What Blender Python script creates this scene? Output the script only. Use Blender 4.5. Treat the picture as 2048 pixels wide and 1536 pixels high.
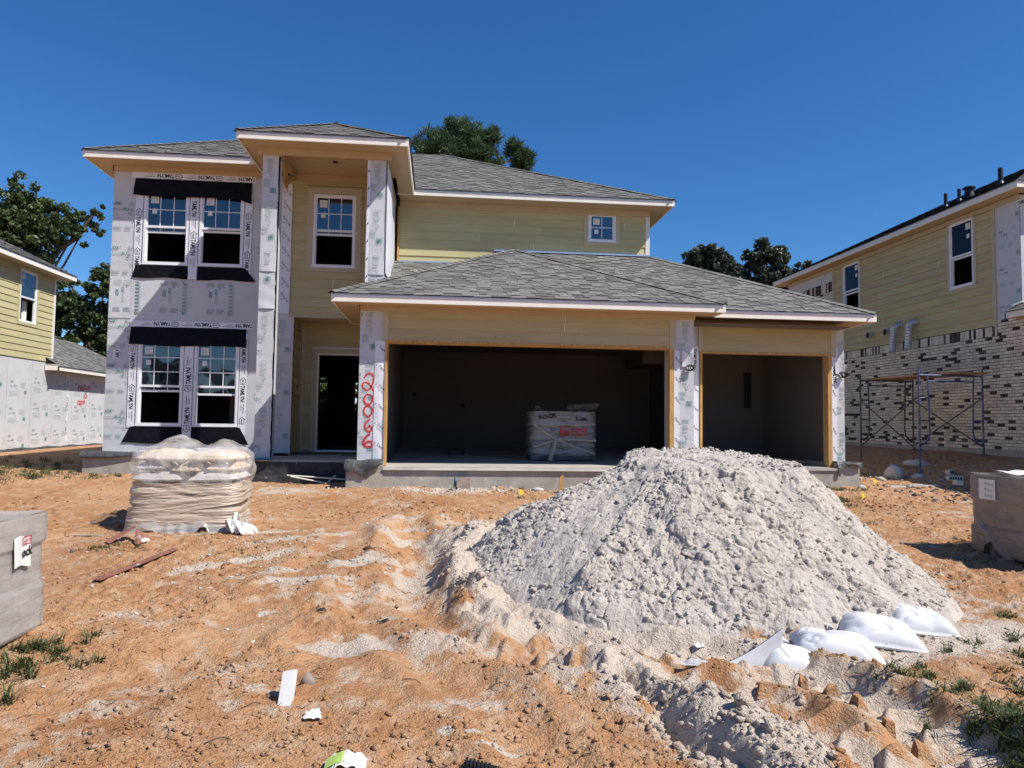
import bpy, math, random
import numpy as np
from mathutils import Vector, Matrix

scene = bpy.context.scene
C = scene.collection
for o in list(bpy.data.objects):
    bpy.data.objects.remove(o)

# ------------------------------------------------------------------ camera
YAW, PITCH, ROLL = (math.radians(a) for a in (5.642, 3.112, 0.775))
fw = Vector((math.sin(YAW) * math.cos(PITCH), math.cos(YAW) * math.cos(PITCH), math.sin(PITCH)))
r0 = Vector((math.cos(YAW), -math.sin(YAW), 0))
u0_ = r0.cross(fw)
rt = math.cos(ROLL) * r0 + math.sin(ROLL) * u0_
up = -math.sin(ROLL) * r0 + math.cos(ROLL) * u0_
cam_d = bpy.data.cameras.new('camera')
cam = bpy.data.objects.new('camera', cam_d)
C.objects.link(cam)
cam.matrix_world = Matrix(((rt.x, up.x, -fw.x, 0), (rt.y, up.y, -fw.y, 0), (rt.z, up.z, -fw.z, 1.6), (0, 0, 0, 1)))
cam_d.sensor_fit = 'HORIZONTAL'
cam_d.sensor_width = 36
cam_d.lens = 36 * 1445 / 2048
cam_d.clip_start = 0.05
cam_d.clip_end = 2000
scene.camera = cam

# ------------------------------------------------------------------ light
SUN = Vector((0.727, -0.45, 1.0)).normalized()          # towards the sun
world = bpy.data.worlds.new("World")
scene.world = world
world.use_nodes = True
wn = world.node_tree
bg = wn.nodes['Background']
sky = wn.nodes.new('ShaderNodeTexSky')
sky.sky_type = 'NISHITA'
sky.sun_disc = False
sky.sun_elevation = math.asin(SUN.z)
sky.sun_rotation = math.atan2(SUN.x, SUN.y)
sky.altitude = 50
sky.air_density = 1.0
sky.dust_density = 0.0
sky.ozone_density = 10.0
hs = wn.nodes.new('ShaderNodeHueSaturation')
hs.inputs['Saturation'].default_value = 1.14
hs.inputs['Hue'].default_value = 0.502
hs.inputs['Value'].default_value = 1.36
wn.links.new(sky.outputs[0], hs.inputs['Color'])
wn.links.new(hs.outputs[0], bg.inputs[0])
bg.inputs[1].default_value = 0.075
sun_d = bpy.data.lights.new('sun', 'SUN')
sun_d.energy = 5.0
sun_d.angle = math.radians(0.5)
sun_d.color = (1.0, 0.95, 0.88)
sun_o = bpy.data.objects.new('sun', sun_d)
C.objects.link(sun_o)
sun_o.rotation_euler = SUN.to_track_quat('Z', 'Y').to_euler()
sun_o.location = (8, -6, 14)
scene.view_settings.view_transform = 'Standard'
scene.view_settings.look = 'None'
scene.view_settings.exposure = 0.32
scene.view_settings.gamma = 1.0
scene.cycles.max_bounces = 8
scene.cycles.transparent_max_bounces = 16

# ------------------------------------------------------------------ noise
def hsh(ix, iy, s):
    with np.errstate(over='ignore'):
        h = (ix.astype(np.int64) * 374761393 + iy.astype(np.int64) * 668265263 + s * 974711) & 0xffffffff
        h = ((h ^ (h >> 13)) * 1274126177) & 0xffffffff
        h = ((h ^ (h >> 16)) * 2246822519) & 0xffffffff
        h = h ^ (h >> 15)
    return (h & 0xffffff) / float(0x1000000)

def vn(x, y, s=0):
    ix = np.floor(x); iy = np.floor(y)
    fx = x - ix; fy = y - iy
    fx = fx * fx * fx * (fx * (fx * 6 - 15) + 10); fy = fy * fy * fy * (fy * (fy * 6 - 15) + 10)
    ix = ix.astype(np.int64); iy = iy.astype(np.int64)
    a = hsh(ix, iy, s); b = hsh(ix + 1, iy, s); c = hsh(ix, iy + 1, s); d = hsh(ix + 1, iy + 1, s)
    return (a + (b - a) * fx + (c - a) * fy + (a - b - c + d) * fx * fy) * 2 - 1

def fbm(x, y, f, octv=4, s=0, g=0.5):
    t = np.zeros_like(x); a = 1.0; n = 0
    for k in range(octv):
        t += a * vn(x * f + 17.3 * k, y * f - 9.1 * k, s + k); n += a; a *= g; f *= 2.03
    return t / n

def worley(x, y, f, s=0):
    """distance to the nearest random point, and that point's own random number"""
    x = x * f; y = y * f
    ix = np.floor(x).astype(np.int64); iy = np.floor(y).astype(np.int64)
    best = np.full(x.shape, 9.0); idv = np.zeros(x.shape); sec = np.full(x.shape, 9.0)
    for dx in (-1, 0, 1):
        for dy in (-1, 0, 1):
            cx = ix + dx; cy = iy + dy
            px = cx + hsh(cx, cy, s); py = cy + hsh(cx, cy, s + 7)
            d = (px - x) ** 2 + (py - y) ** 2
            m = d < best
            sec = np.where(m, best, np.minimum(sec, d)); best = np.where(m, d, best); idv = np.where(m, hsh(cx, cy, s + 13), idv)
    worley.edge = np.sqrt(sec) - np.sqrt(best)
    return np.sqrt(best), idv

def sst(a, b, x):
    t = np.clip((x - a) / (b - a), 0, 1)
    return t * t * (3 - 2 * t)

def lumps(x, y, f, s, keep=0.5, pw=1.0):
    d, i = worley(x, y, f, s)
    r = 0.35 + 0.4 * i
    return np.where(i < keep, np.sqrt(np.clip(1 - (d / r) ** 2, 0, 1)) * r, 0) * pw

def chunks(x, y, f, s, keep=0.6):
    """angular broken plates, each at its own height and tilt"""
    d, i = worley(x, y, f, s)
    e = sst(0.01, 0.09, worley.edge)
    return np.where(i < keep, (0.25 + 0.75 * i / keep) * e * (1 - 0.45 * d), 0)

# ------------------------------------------------------------------ materials
def lin(c):
    return c

def mat(name, col, rough=0.75, var=0.12, vscale=3.0, rnd=0.0, bump=0.0, bscale=40.0, spec=0.3, stretch=None, col2=None, metal=0.0,
        speck=None, wave=None):
    m = bpy.data.materials.new(name)
    m.use_nodes = True
    nt = m.node_tree; N = nt.nodes; L = nt.links
    b = N['Principled BSDF']
    b.inputs['Roughness'].default_value = rough
    b.inputs['Specular IOR Level'].default_value = spec
    b.inputs['Metallic'].default_value = metal
    tc = N.new('ShaderNodeTexCoord')
    mp = N.new('ShaderNodeMapping')
    if stretch: mp.inputs['Scale'].default_value = stretch
    L.new(tc.outputs['Object'], mp.inputs['Vector'])
    nz = N.new('ShaderNodeTexNoise'); nz.inputs['Scale'].default_value = vscale; nz.inputs['Detail'].default_value = 6
    nz.inputs['Roughness'].default_value = 0.62
    L.new(mp.outputs[0], nz.inputs['Vector'])
    mx = N.new('ShaderNodeMix'); mx.data_type = 'RGBA'
    c2 = col2 if col2 else tuple(c * (1 - var) for c in col)
    c1 = col if col2 else tuple(min(c * (1 + var), 0.95) for c in col)
    mx.inputs['A'].default_value = (*c1, 1); mx.inputs['B'].default_value = (*c2, 1)
    rm = N.new('ShaderNodeMapRange'); rm.inputs['From Min'].default_value = 0.32; rm.inputs['From Max'].default_value = 0.68
    L.new(nz.outputs['Fac'], rm.inputs['Value']); L.new(rm.outputs[0], mx.inputs['Factor'])
    out = mx.outputs['Result']
    if rnd:
        at = N.new('ShaderNodeAttribute'); at.attribute_name = 'rnd'
        r2 = N.new('ShaderNodeMapRange'); r2.inputs['To Min'].default_value = 1 - rnd; r2.inputs['To Max'].default_value = 1 + rnd
        L.new(at.outputs['Fac'], r2.inputs['Value'])
        vm = N.new('ShaderNodeVectorMath'); vm.operation = 'SCALE'
        L.new(out, vm.inputs[0]); L.new(r2.outputs[0], vm.inputs['Scale'])
        out = vm.outputs[0]
    if speck:                                            # (colour, scale, threshold): stains and specks with their own shape
        n2 = N.new('ShaderNodeTexNoise'); n2.inputs['Scale'].default_value = speck[1]; n2.inputs['Detail'].default_value = 5
        L.new(mp.outputs[0], n2.inputs['Vector'])
        r3 = N.new('ShaderNodeMapRange'); r3.inputs['From Min'].default_value = speck[2]; r3.inputs['From Max'].default_value = speck[2] + 0.08
        L.new(n2.outputs['Fac'], r3.inputs['Value'])
        m3 = N.new('ShaderNodeMix'); m3.data_type = 'RGBA'; m3.inputs['B'].default_value = (*speck[0], 1)
        L.new(out, m3.inputs['A']); L.new(r3.outputs[0], m3.inputs['Factor']); out = m3.outputs['Result']
    L.new(out, b.inputs['Base Color'])
    if bump:
        n3 = N.new('ShaderNodeTexNoise'); n3.inputs['Scale'].default_value = bscale; n3.inputs['Detail'].default_value = 5
        L.new(mp.outputs[0], n3.inputs['Vector'])
        bp = N.new('ShaderNodeBump'); bp.inputs['Strength'].default_value = 1.0; bp.inputs['Distance'].default_value = bump
        L.new(n3.outputs['Fac'], bp.inputs['Height']); L.new(bp.outputs[0], b.inputs['Normal'])
    return m

def film(name, col, clear, rough=0.25, vscale=6.0, bump=0.01, bscale=9.0, stretch=(1, 1, 1), spread=0.3):
    """thin plastic: part see-through, part milky"""
    m = bpy.data.materials.new(name); m.use_nodes = True
    nt = m.node_tree; N = nt.nodes; L = nt.links
    b = N['Principled BSDF']; b.inputs['Base Color'].default_value = (*col, 1); b.inputs['Roughness'].default_value = rough
    b.inputs['Specular IOR Level'].default_value = 0.6
    tr = N.new('ShaderNodeBsdfTransparent'); mx = N.new('ShaderNodeMixShader')
    tc = N.new('ShaderNodeTexCoord'); mp = N.new('ShaderNodeMapping'); mp.inputs['Scale'].default_value = stretch
    L.new(tc.outputs['Object'], mp.inputs['Vector'])
    nz = N.new('ShaderNodeTexNoise'); nz.inputs['Scale'].default_value = vscale; nz.inputs['Detail'].default_value = 7
    nz.inputs['Roughness'].default_value = 0.65; nz.inputs['Distortion'].default_value = 0.6
    L.new(mp.outputs[0], nz.inputs['Vector'])
    rm = N.new('ShaderNodeMapRange'); rm.inputs['From Min'].default_value = 0.3; rm.inputs['From Max'].default_value = 0.7
    rm.inputs['To Min'].default_value = max(0, 1 - clear - spread); rm.inputs['To Max'].default_value = min(1, 1 - clear + spread)
    L.new(nz.outputs['Fac'], rm.inputs['Value'])
    L.new(rm.outputs[0], mx.inputs[0]); L.new(tr.outputs[0], mx.inputs[1]); L.new(b.outputs[0], mx.inputs[2])
    L.new(mx.outputs[0], N['Material Output'].inputs['Surface'])
    n3 = N.new('ShaderNodeTexNoise'); n3.inputs['Scale'].default_value = bscale; n3.inputs['Detail'].default_value = 5
    L.new(mp.outputs[0], n3.inputs['Vector'])
    bp = N.new('ShaderNodeBump'); bp.inputs['Distance'].default_value = bump
    L.new(n3.outputs['Fac'], bp.inputs['Height']); L.new(bp.outputs[0], b.inputs['Normal'])
    return m

def glass_mat(name, ior=2.3, tint=(0.012, 0.016, 0.026)):
    m = bpy.data.materials.new(name); m.use_nodes = True
    b = m.node_tree.nodes['Principled BSDF']
    b.inputs['Base Color'].default_value = (*tint, 1); b.inputs['Roughness'].default_value = 0.03
    b.inputs['IOR'].default_value = ior; b.inputs['Specular IOR Level'].default_value = 0.5
    nt = m.node_tree
    nz = nt.nodes.new('ShaderNodeTexNoise'); nz.inputs['Scale'].default_value = 1.3
    bp = nt.nodes.new('ShaderNodeBump'); bp.inputs['Distance'].default_value = 0.004
    tc = nt.nodes.new('ShaderNodeTexCoord')
    nt.links.new(tc.outputs['Object'], nz.inputs['Vector']); nt.links.new(nz.outputs['Fac'], bp.inputs['Height'])
    nt.links.new(bp.outputs[0], b.inputs['Normal'])
    return m

MT = {}
MT['sheath'] = mat('sheathing board', (0.545, 0.55, 0.56), 0.55, var=0.06, vscale=1.6, bump=0.014, bscale=2.4, spec=0.35, rnd=0.03)
MT['teal'] = mat('teal print', (0.05, 0.21, 0.21), 0.7, var=0.2, vscale=30)
MT['pale_teal'] = mat('pale print', (0.30, 0.40, 0.39), 0.7, var=0.12, vscale=20)
MT['grey_print'] = mat('grey print', (0.30, 0.31, 0.32), 0.7)
MT['ink'] = mat('black print', (0.02, 0.022, 0.025), 0.6)
MT['tape'] = mat('white flashing tape', (0.74, 0.75, 0.78), 0.35, var=0.04, bump=0.004, bscale=18, spec=0.5)
MT['membrane'] = mat('black flashing membrane', (0.006, 0.007, 0.011), 0.75, var=0.3, vscale=6, bump=0.006, bscale=6, spec=0.12)
MT['felt'] = mat('dark wrinkled felt', (0.07, 0.07, 0.068), 0.5, var=0.4, vscale=8, bump=0.03, bscale=7, spec=0.4)
MT['siding'] = mat('yellow primed siding', (0.47, 0.42, 0.225), 0.6, var=0.09, vscale=2.0, rnd=0.045, bump=0.0015, bscale=60, spec=0.3, stretch=(0.5, 0.5, 3))
MT['siding_tan'] = mat('tan primed siding', (0.475, 0.398, 0.208), 0.6, var=0.10, vscale=2.0, rnd=0.05, bump=0.0015, bscale=60, spec=0.3, stretch=(0.5, 0.5, 3))
MT['trim_tan'] = mat('tan primed trim', (0.49, 0.42, 0.29), 0.6, var=0.06, vscale=3, bump=0.001, bscale=50)
MT['soffit'] = mat('tan soffit board', (0.50, 0.375, 0.225), 0.65, var=0.06, vscale=2.5)
MT['caulk'] = mat('white caulk', (0.72, 0.70, 0.60), 0.6)
MT['white'] = mat('white primed fascia', (0.80, 0.75, 0.665), 0.55, var=0.05, vscale=5, bump=0.001, bscale=40)
MT['white_trim'] = mat('pale corner trim', (0.70, 0.685, 0.63), 0.55, var=0.04)
MT['vinyl'] = mat('white vinyl', (0.78, 0.79, 0.80), 0.35, var=0.02, spec=0.5)
MT['metal_edge'] = mat('drip edge metal', (0.55, 0.58, 0.62), 0.35, var=0.05, metal=0.6)
MT['shingle'] = mat('asphalt shingle', (0.165, 0.158, 0.146), 0.95, var=0.14, vscale=7, rnd=0.30, bump=0.003, bscale=160, spec=0.15)
MT['shingle_edge'] = mat('shingle underlay', (0.03, 0.03, 0.032), 0.9)
MT['wood'] = mat('framing lumber', (0.50, 0.30, 0.11), 0.7, var=0.25, vscale=5, stretch=(6, 6, 0.7), bump=0.001, spec=0.2)
MT['plank'] = mat('scaffold board', (0.36, 0.21, 0.09), 0.75, var=0.3, vscale=5, stretch=(5, 0.6, 5))
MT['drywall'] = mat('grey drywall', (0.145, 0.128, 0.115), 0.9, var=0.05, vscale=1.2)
MT['concrete'] = mat('concrete', (0.36, 0.335, 0.29), 0.85, var=0.16, vscale=4, bump=0.004, bscale=30, speck=((0.50, 0.47, 0.42), 9, 0.62))
MT['slab'] = mat('dusty concrete floor', (0.42, 0.39, 0.35), 0.8, var=0.18, vscale=3, bump=0.002, bscale=30)
MT['tar'] = mat('dark damp concrete', (0.045, 0.043, 0.043), 0.6, var=0.5, vscale=5, bump=0.015, bscale=14, speck=((0.30, 0.28, 0.26), 16, 0.66))
MT['brick'] = mat('cream brick', (0.68, 0.60, 0.48), 0.9, var=0.12, vscale=14, rnd=0.16, bump=0.003, bscale=50, spec=0.2)
MT['brick_dark'] = mat('dark smoked brick', (0.040, 0.030, 0.029), 0.9, var=0.5, vscale=14, rnd=0.4, col2=(0.11, 0.085, 0.075))
MT['brick_red'] = mat('red brick', (0.16, 0.07, 0.05), 0.9, rnd=0.3)
MT['mortar'] = mat('mortar joint', (0.15, 0.13, 0.115), 0.95)
MT['paint_red'] = mat('red spray paint', (0.60, 0.035, 0.045), 0.5, var=0.25, vscale=14)
MT['steel'] = mat('scaffold steel', (0.10, 0.10, 0.115), 0.45, var=0.4, vscale=9, metal=0.5, speck=((0.16, 0.07, 0.04), 14, 0.58))
MT['steel_blue'] = mat('blue scaffold paint', (0.07, 0.10, 0.19), 0.4, var=0.35, vscale=9, metal=0.2, speck=((0.30, 0.28, 0.25), 12, 0.60))
MT['galv'] = mat('galvanised metal', (0.60, 0.62, 0.66), 0.35, var=0.1, metal=0.8, bump=0.004, bscale=20)
MT['foil'] = mat('foil duct', (0.52, 0.52, 0.53), 0.4, var=0.12, metal=0.55)
MT['black_pipe'] = mat('black vent pipe', (0.018, 0.02, 0.03), 0.45)
MT['sandbag'] = mat('white woven sandbag', (0.60, 0.60, 0.605), 0.55, var=0.03, vscale=4, bump=0.0012, bscale=90, spec=0.35, speck=((0.55, 0.47, 0.38), 5, 0.67))
MT['bag_paper'] = mat('tan paper bag', (0.56, 0.42, 0.25), 0.7, var=0.12, vscale=4, rnd=0.12, bump=0.004, bscale=14, col2=(0.62, 0.53, 0.46))
MT['bag_grey'] = mat('pale paper bag', (0.60, 0.53, 0.47), 0.7, var=0.12, vscale=4, rnd=0.1, bump=0.004, bscale=14, col2=(0.50, 0.50, 0.52))
MT['pallet'] = mat('weathered pallet wood', (0.15, 0.13, 0.12), 0.85, var=0.35, vscale=6)
MT['paver'] = mat('grey brown paver', (0.33, 0.265, 0.215), 0.9, var=0.22, vscale=6, rnd=0.2)
MT['hood'] = film('clear plastic hood', (0.84, 0.80, 0.74), 0.70, 0.10, vscale=4, bump=0.05, bscale=5, spread=0.20)
MT['stretch'] = film('stretched film', (0.58, 0.47, 0.36), 0.18, 0.3, vscale=4, bump=0.02, bscale=6, stretch=(1.0, 1.0, 9), spread=0.16)
MT['film_grey'] = film('dusty pallet film', (0.56, 0.54, 0.515), 0.52, 0.24, vscale=4, bump=0.008, bscale=7, stretch=(1.5, 1.5, 3), spread=0.10)
MT['film_mid'] = film('milky pallet film', (0.56, 0.51, 0.45), 0.60, 0.25, vscale=4, bump=0.012, bscale=6, stretch=(1, 1, 4), spread=0.18)
MT['film_brown'] = film('brownish pallet film', (0.36, 0.325, 0.285), 0.48, 0.28, vscale=3, bump=0.012, bscale=6, stretch=(1, 1, 2), spread=0.22)
MT['film_thin'] = film('thin pallet film', (0.50, 0.47, 0.43), 0.80, 0.22, vscale=5, bump=0.012, bscale=8, stretch=(3, 3, 1.5), spread=0.2)
MT['paper'] = mat('white paper label', (0.74, 0.73, 0.70), 0.6, var=0.05)
MT['cloth_white'] = mat('white crumpled plastic', (0.76, 0.74, 0.70), 0.4, var=0.08, vscale=9, bump=0.01, bscale=14, spec=0.5)
MT['rust'] = mat('red primed steel strip', (0.24, 0.105, 0.075), 0.6, var=0.3, vscale=7, speck=((0.60, 0.52, 0.45), 7, 0.60))
MT['bark'] = mat('bark', (0.10, 0.075, 0.055), 0.95, var=0.35, vscale=5, bump=0.02, bscale=10)
MT['stone'] = mat('pale broken concrete', (0.52, 0.49, 0.44), 0.9, var=0.15, vscale=6, bump=0.008, bscale=14)
MT['yellow'] = mat('yellow marker plastic', (0.75, 0.45, 0.03), 0.5)
MT['rubber'] = mat('black rubber', (0.015, 0.016, 0.017), 0.6)
MT['green_plastic'] = mat('lime printed wrapper', (0.45, 0.62, 0.14), 0.35, var=0.2, vscale=20)
MT['brass'] = mat('dark wire', (0.03, 0.025, 0.02), 0.5)
MT['glass'] = glass_mat('window glass', 2.2)
MT['glass_dark'] = glass_mat('dark window glass', 1.25, (0.008, 0.009, 0.012))
MT['dark_room'] = mat('unlit room', (0.10, 0.095, 0.09), 0.95)

def leaf_mat(name, c, c2, sheen=0.35):
    m = mat(name, c, 0.5, rnd=0.45, col2=c2, vscale=0.7, spec=sheen)
    nt = m.node_tree
    b = nt.nodes['Principled BSDF']
    tl = nt.nodes.new('ShaderNodeBsdfTranslucent'); mx = nt.nodes.new('ShaderNodeMixShader'); mx.inputs[0].default_value = 0.35
    src = b.inputs['Base Color'].links[0].from_socket
    nt.links.new(src, tl.inputs['Color'])
    nt.links.new(b.outputs[0], mx.inputs[1]); nt.links.new(tl.outputs[0], mx.inputs[2])
    nt.links.new(mx.outputs[0], nt.nodes['Material Output'].inputs['Surface'])
    return m
MT['oak_leaf'] = leaf_mat('oak leaves', (0.115, 0.150, 0.052), (0.055, 0.082, 0.034))
MT['dark_leaf'] = leaf_mat('glossy dark leaves', (0.085, 0.100, 0.062), (0.050, 0.062, 0.042), 0.6)
MT['needle'] = leaf_mat('pine needles', (0.090, 0.138, 0.064), (0.052, 0.088, 0.046))
MT['grass'] = leaf_mat('grass blades', (0.075, 0.115, 0.035), (0.11, 0.12, 0.045))

# ground and sand share one builder: dirt mixed with pale sand where the vertex mask 'sand' says so
def earth(name, pure_sand=False):
    m = bpy.data.materials.new(name); m.use_nodes = True
    nt = m.node_tree; N = nt.nodes; L = nt.links
    b = N['Principled BSDF']; b.inputs['Roughness'].default_value = 0.95; b.inputs['Specular IOR Level'].default_value = 0.12
    tc = N.new('ShaderNodeTexCoord')
    def noise(sc, det=6, ro=0.6):
        n = N.new('ShaderNodeTexNoise'); n.inputs['Scale'].default_value = sc; n.inputs['Detail'].default_value = det
        n.inputs['Roughness'].default_value = ro
        L.new(tc.outputs['Object'], n.inputs['Vector']); return n.outputs['Fac']
    def rng(s, a, bb, c=0, d=1):
        r = N.new('ShaderNodeMapRange'); r.inputs['From Min'].default_value = a; r.inputs['From Max'].default_value = bb
        r.inputs['To Min'].default_value = c; r.inputs['To Max'].default_value = d
        L.new(s, r.inputs['Value']); return r.outputs[0]
    def mix(f, a, bb):
        x = N.new('ShaderNodeMix'); x.data_type = 'RGBA'
        L.new(f, x.inputs['Factor'])
        for k, s in (('A', a), ('B', bb)):
            if isinstance(s, tuple): x.inputs[k].default_value = (*s, 1)
            else: L.new(s, x.inputs[k])
        return x.outputs['Result']
    n1 = noise(0.9); n2 = noise(6.0, 7); n3 = noise(38.0, 5)
    sandc = mix(rng(n2, 0.35, 0.65), (0.535, 0.485, 0.43), (0.43, 0.385, 0.34))
    sandc = mix(rng(n3, 0.60, 0.72), sandc, (0.40, 0.35, 0.30))
    if not pure_sand:
        sandc = mix(rng(n2, 0.35, 0.65), (0.64, 0.55, 0.455), (0.56, 0.46, 0.365))
        sandc = mix(rng(n3, 0.58, 0.72), sandc, (0.42, 0.33, 0.25))
        dirt = mix(rng(n1, 0.35, 0.65), (0.53, 0.30, 0.155), (0.41, 0.20, 0.092))
        dirt = mix(rng(n2, 0.45, 0.72), dirt, (0.57, 0.385, 0.24))
        dirt = mix(rng(n3, 0.58, 0.75), dirt, (0.27, 0.145, 0.075))
        at = N.new('ShaderNodeAttribute'); at.attribute_name = 'sand'
        ad = N.new('ShaderNodeMath'); ad.operation = 'ADD'
        L.new(at.outputs['Fac'], ad.inputs[0]); L.new(rng(n2, 0.3, 0.7, -0.38, 0.38), ad.inputs[1])
        ad2 = N.new('ShaderNodeMath'); ad2.operation = 'ADD'
        L.new(ad.outputs[0], ad2.inputs[0]); L.new(rng(n3, 0.3, 0.7, -0.22, 0.22), ad2.inputs[1])
        col = mix(rng(ad2.outputs[0], 0.3, 0.75), dirt, sandc)
    else:
        at = N.new('ShaderNodeAttribute'); at.attribute_name = 'dirt'
        col = mix(rng(n1, 0.4, 0.7, 0, 0.35), sandc, (0.48, 0.42, 0.35))
        ad = N.new('ShaderNodeMath'); ad.operation = 'ADD'
        L.new(at.outputs['Fac'], ad.inputs[0]); L.new(rng(n2, 0.3, 0.7, -0.3, 0.3), ad.inputs[1])
        col = mix(rng(ad.outputs[0], 0.35, 0.7), col, (0.42, 0.245, 0.13))
    L.new(col, b.inputs['Base Color'])
    bp = N.new('ShaderNodeBump'); bp.inputs['Distance'].default_value = 0.012 if pure_sand else 0.026
    mm = N.new('ShaderNodeMath'); mm.operation = 'ADD'
    L.new(noise(70.0, 4), mm.inputs[0]); L.new(noise(22.0, 5), mm.inputs[1])
    L.new(mm.outputs[0], bp.inputs['Height']); L.new(bp.outputs[0], b.inputs['Normal'])
    return m
MT['ground'] = earth('orange dirt')
MT['sand'] = earth('grey white sand', True)

# ------------------------------------------------------------------ mesh building
ROOT = {}

def tag(o, label=None, cat=None, group=None, kind=None):
    if label: o['label'] = label
    if cat: o['category'] = cat
    if group: o['group'] = group
    if kind: o['kind'] = kind
    return o

def thing(name, loc, label, cat, group=None):
    o = bpy.data.objects.new(name, None); C.objects.link(o)
    o.location = loc; o.empty_display_size = 0.2
    ROOT[o.name] = Vector(loc)
    return tag(o, label, cat, group)

def link_mesh(name, V, faces, mats, mi=None, rnd=None, parent=None, loc=(0, 0, 0), smooth=False, attrs=None):
    """V in world coordinates; the object's origin is its thing's origin, or loc for a thing that is one mesh"""
    base = ROOT[parent.name] if parent is not None else Vector(loc)
    V = np.asarray(V, dtype=np.float64).reshape(-1, 3) - np.array(base)
    me = bpy.data.meshes.new(name)
    if isinstance(faces, np.ndarray):
        k = faces.shape[1]; n = faces.shape[0]
        me.vertices.add(len(V)); me.vertices.foreach_set('co', V.astype(np.float32).ravel())
        me.loops.add(n * k); me.loops.foreach_set('vertex_index', faces.astype(np.int32).ravel())
        me.polygons.add(n); me.polygons.foreach_set('loop_start', np.arange(n, dtype=np.int32) * k)
        me.update(calc_edges=True)
    else:
        me.from_pydata([tuple(p) for p in V], [], faces)
        n = len(faces)
    for m in mats: me.materials.append(MT[m] if isinstance(m, str) else m)
    if mi is not None: me.polygons.foreach_set('material_index', np.asarray(mi, dtype=np.int32))
    if rnd is not None:
        a = me.attributes.new('rnd', 'FLOAT', 'FACE'); a.data.foreach_set('value', np.asarray(rnd, dtype=np.float32))
    for k, arr in (attrs or {}).items():
        a = me.attributes.new(k, 'FLOAT', 'POINT'); a.data.foreach_set('value', np.asarray(arr, dtype=np.float32))
    if smooth: me.polygons.foreach_set('use_smooth', np.ones(n, dtype=bool))
    me.update()
    o = bpy.data.objects.new(name, me); C.objects.link(o)
    if parent is not None: o.parent = parent
    else: o.location = loc
    ROOT[o.name] = Vector(base)
    return o

ID = lambda u, v, n: (u, v, n)
class MB:
    def __init__(s, T=ID):
        s.v = []; s.f = []; s.m = []; s.r = []; s.T = T
    def poly(s, pts, mi=0, r=0.5):
        k = len(s.v); s.v += [s.T(*p) for p in pts]; s.f.append(tuple(range(k, k + len(pts)))); s.m.append(mi); s.r.append(r)
    def mesh(s, verts, faces, mi=0, r=0.5):
        k = len(s.v); s.v += [s.T(*p) for p in verts]
        for f in faces: s.f.append(tuple(i + k for i in f)); s.m.append(mi); s.r.append(r)
    def hexa(s, p, mi=0, r=0.5):
        s.mesh(p, [(0, 3, 2, 1), (4, 5, 6, 7), (0, 1, 5, 4), (1, 2, 6, 5), (2, 3, 7, 6), (3, 0, 4, 7)], mi, r)
    def box(s, a0, a1, b0, b1, c0, c1, mi=0, r=0.5):
        s.hexa([(a0, b0, c0), (a1, b0, c0), (a1, b1, c0), (a0, b1, c0), (a0, b0, c1), (a1, b0, c1), (a1, b1, c1), (a0, b1, c1)], mi, r)
    def bar(s, a, b, w, h, upv=(0, 0, 1), mi=0, r=0.5):
        a = Vector(a); b = Vector(b); d = (b - a).normalized(); x = d.cross(Vector(upv))
        x = (x if x.length > 1e-4 else Vector((1, 0, 0))).normalized(); y = x.cross(d)
        x *= w / 2; y *= h / 2
        s.hexa([tuple(q) for q in (a - x - y, a + x - y, a + x + y, a - x + y, b - x - y, b + x - y, b + x + y, b - x + y)], mi, r)
    def tube(s, pts, rad, n=8, mi=0, r=0.5, cap=True):
        pts = [Vector(p) for p in pts]; k = len(pts)
        rad = [rad] * k if isinstance(rad, (int, float)) else rad
        vs = []; fs = []; ref = Vector((0.13, 0.31, 0.94))
        for i in range(k):
            d = (pts[min(i + 1, k - 1)] - pts[max(i - 1, 0)]).normalized()
            x = d.cross(ref)
            if x.length < 1e-3: x = d.cross(Vector((1, 0, 0)))
            x.normalize(); y = d.cross(x)
            vs += [tuple(pts[i] + rad[i] * (math.cos(2 * math.pi * j / n) * x + math.sin(2 * math.pi * j / n) * y)) for j in range(n)]
        for i in range(k - 1):
            for j in range(n):
                fs.append((i * n + j, i * n + (j + 1) % n, (i + 1) * n + (j + 1) % n, (i + 1) * n + j))
        if cap: fs += [tuple(range(n))[::-1], tuple(range((k - 1) * n, k * n))]
        s.mesh(vs, fs, mi, r)
    def sheet(s, f, nu, nv, mi=0, r=0.5):
        vs = [f(i / nu, j / nv) for j in range(nv + 1) for i in range(nu + 1)]
        fs = [(j * (nu + 1) + i, j * (nu + 1) + i + 1, (j + 1) * (nu + 1) + i + 1, (j + 1) * (nu + 1) + i) for j in range(nv) for i in range(nu)]
        s.mesh(vs, fs, mi, r)
    def build(s, name, mats, parent=None, loc=(0, 0, 0), smooth=False, label=None):
        mats = [mats] if isinstance(mats, str) else mats
        o = link_mesh(name, s.v, s.f, mats, s.m, s.r, parent, loc, smooth)
        if label: o['label'] = label
        return o
    def build_each(s, name, mats, parent, k=6):
        """one part per board: every k faces make a board"""
        for i in range(0, len(s.f), k):
            q = MB(); idx = sorted({j for f in s.f[i:i + k] for j in f}); re = {a: b for b, a in enumerate(idx)}
            q.v = [s.v[a] for a in idx]; q.f = [tuple(re[a] for a in f) for f in s.f[i:i + k]]; q.m = [0] * len(q.f); q.r = s.r[i:i + k]
            ms = [mats] if isinstance(mats, str) else mats
            q.build(name, ms[s.m[i]], parent)

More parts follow.
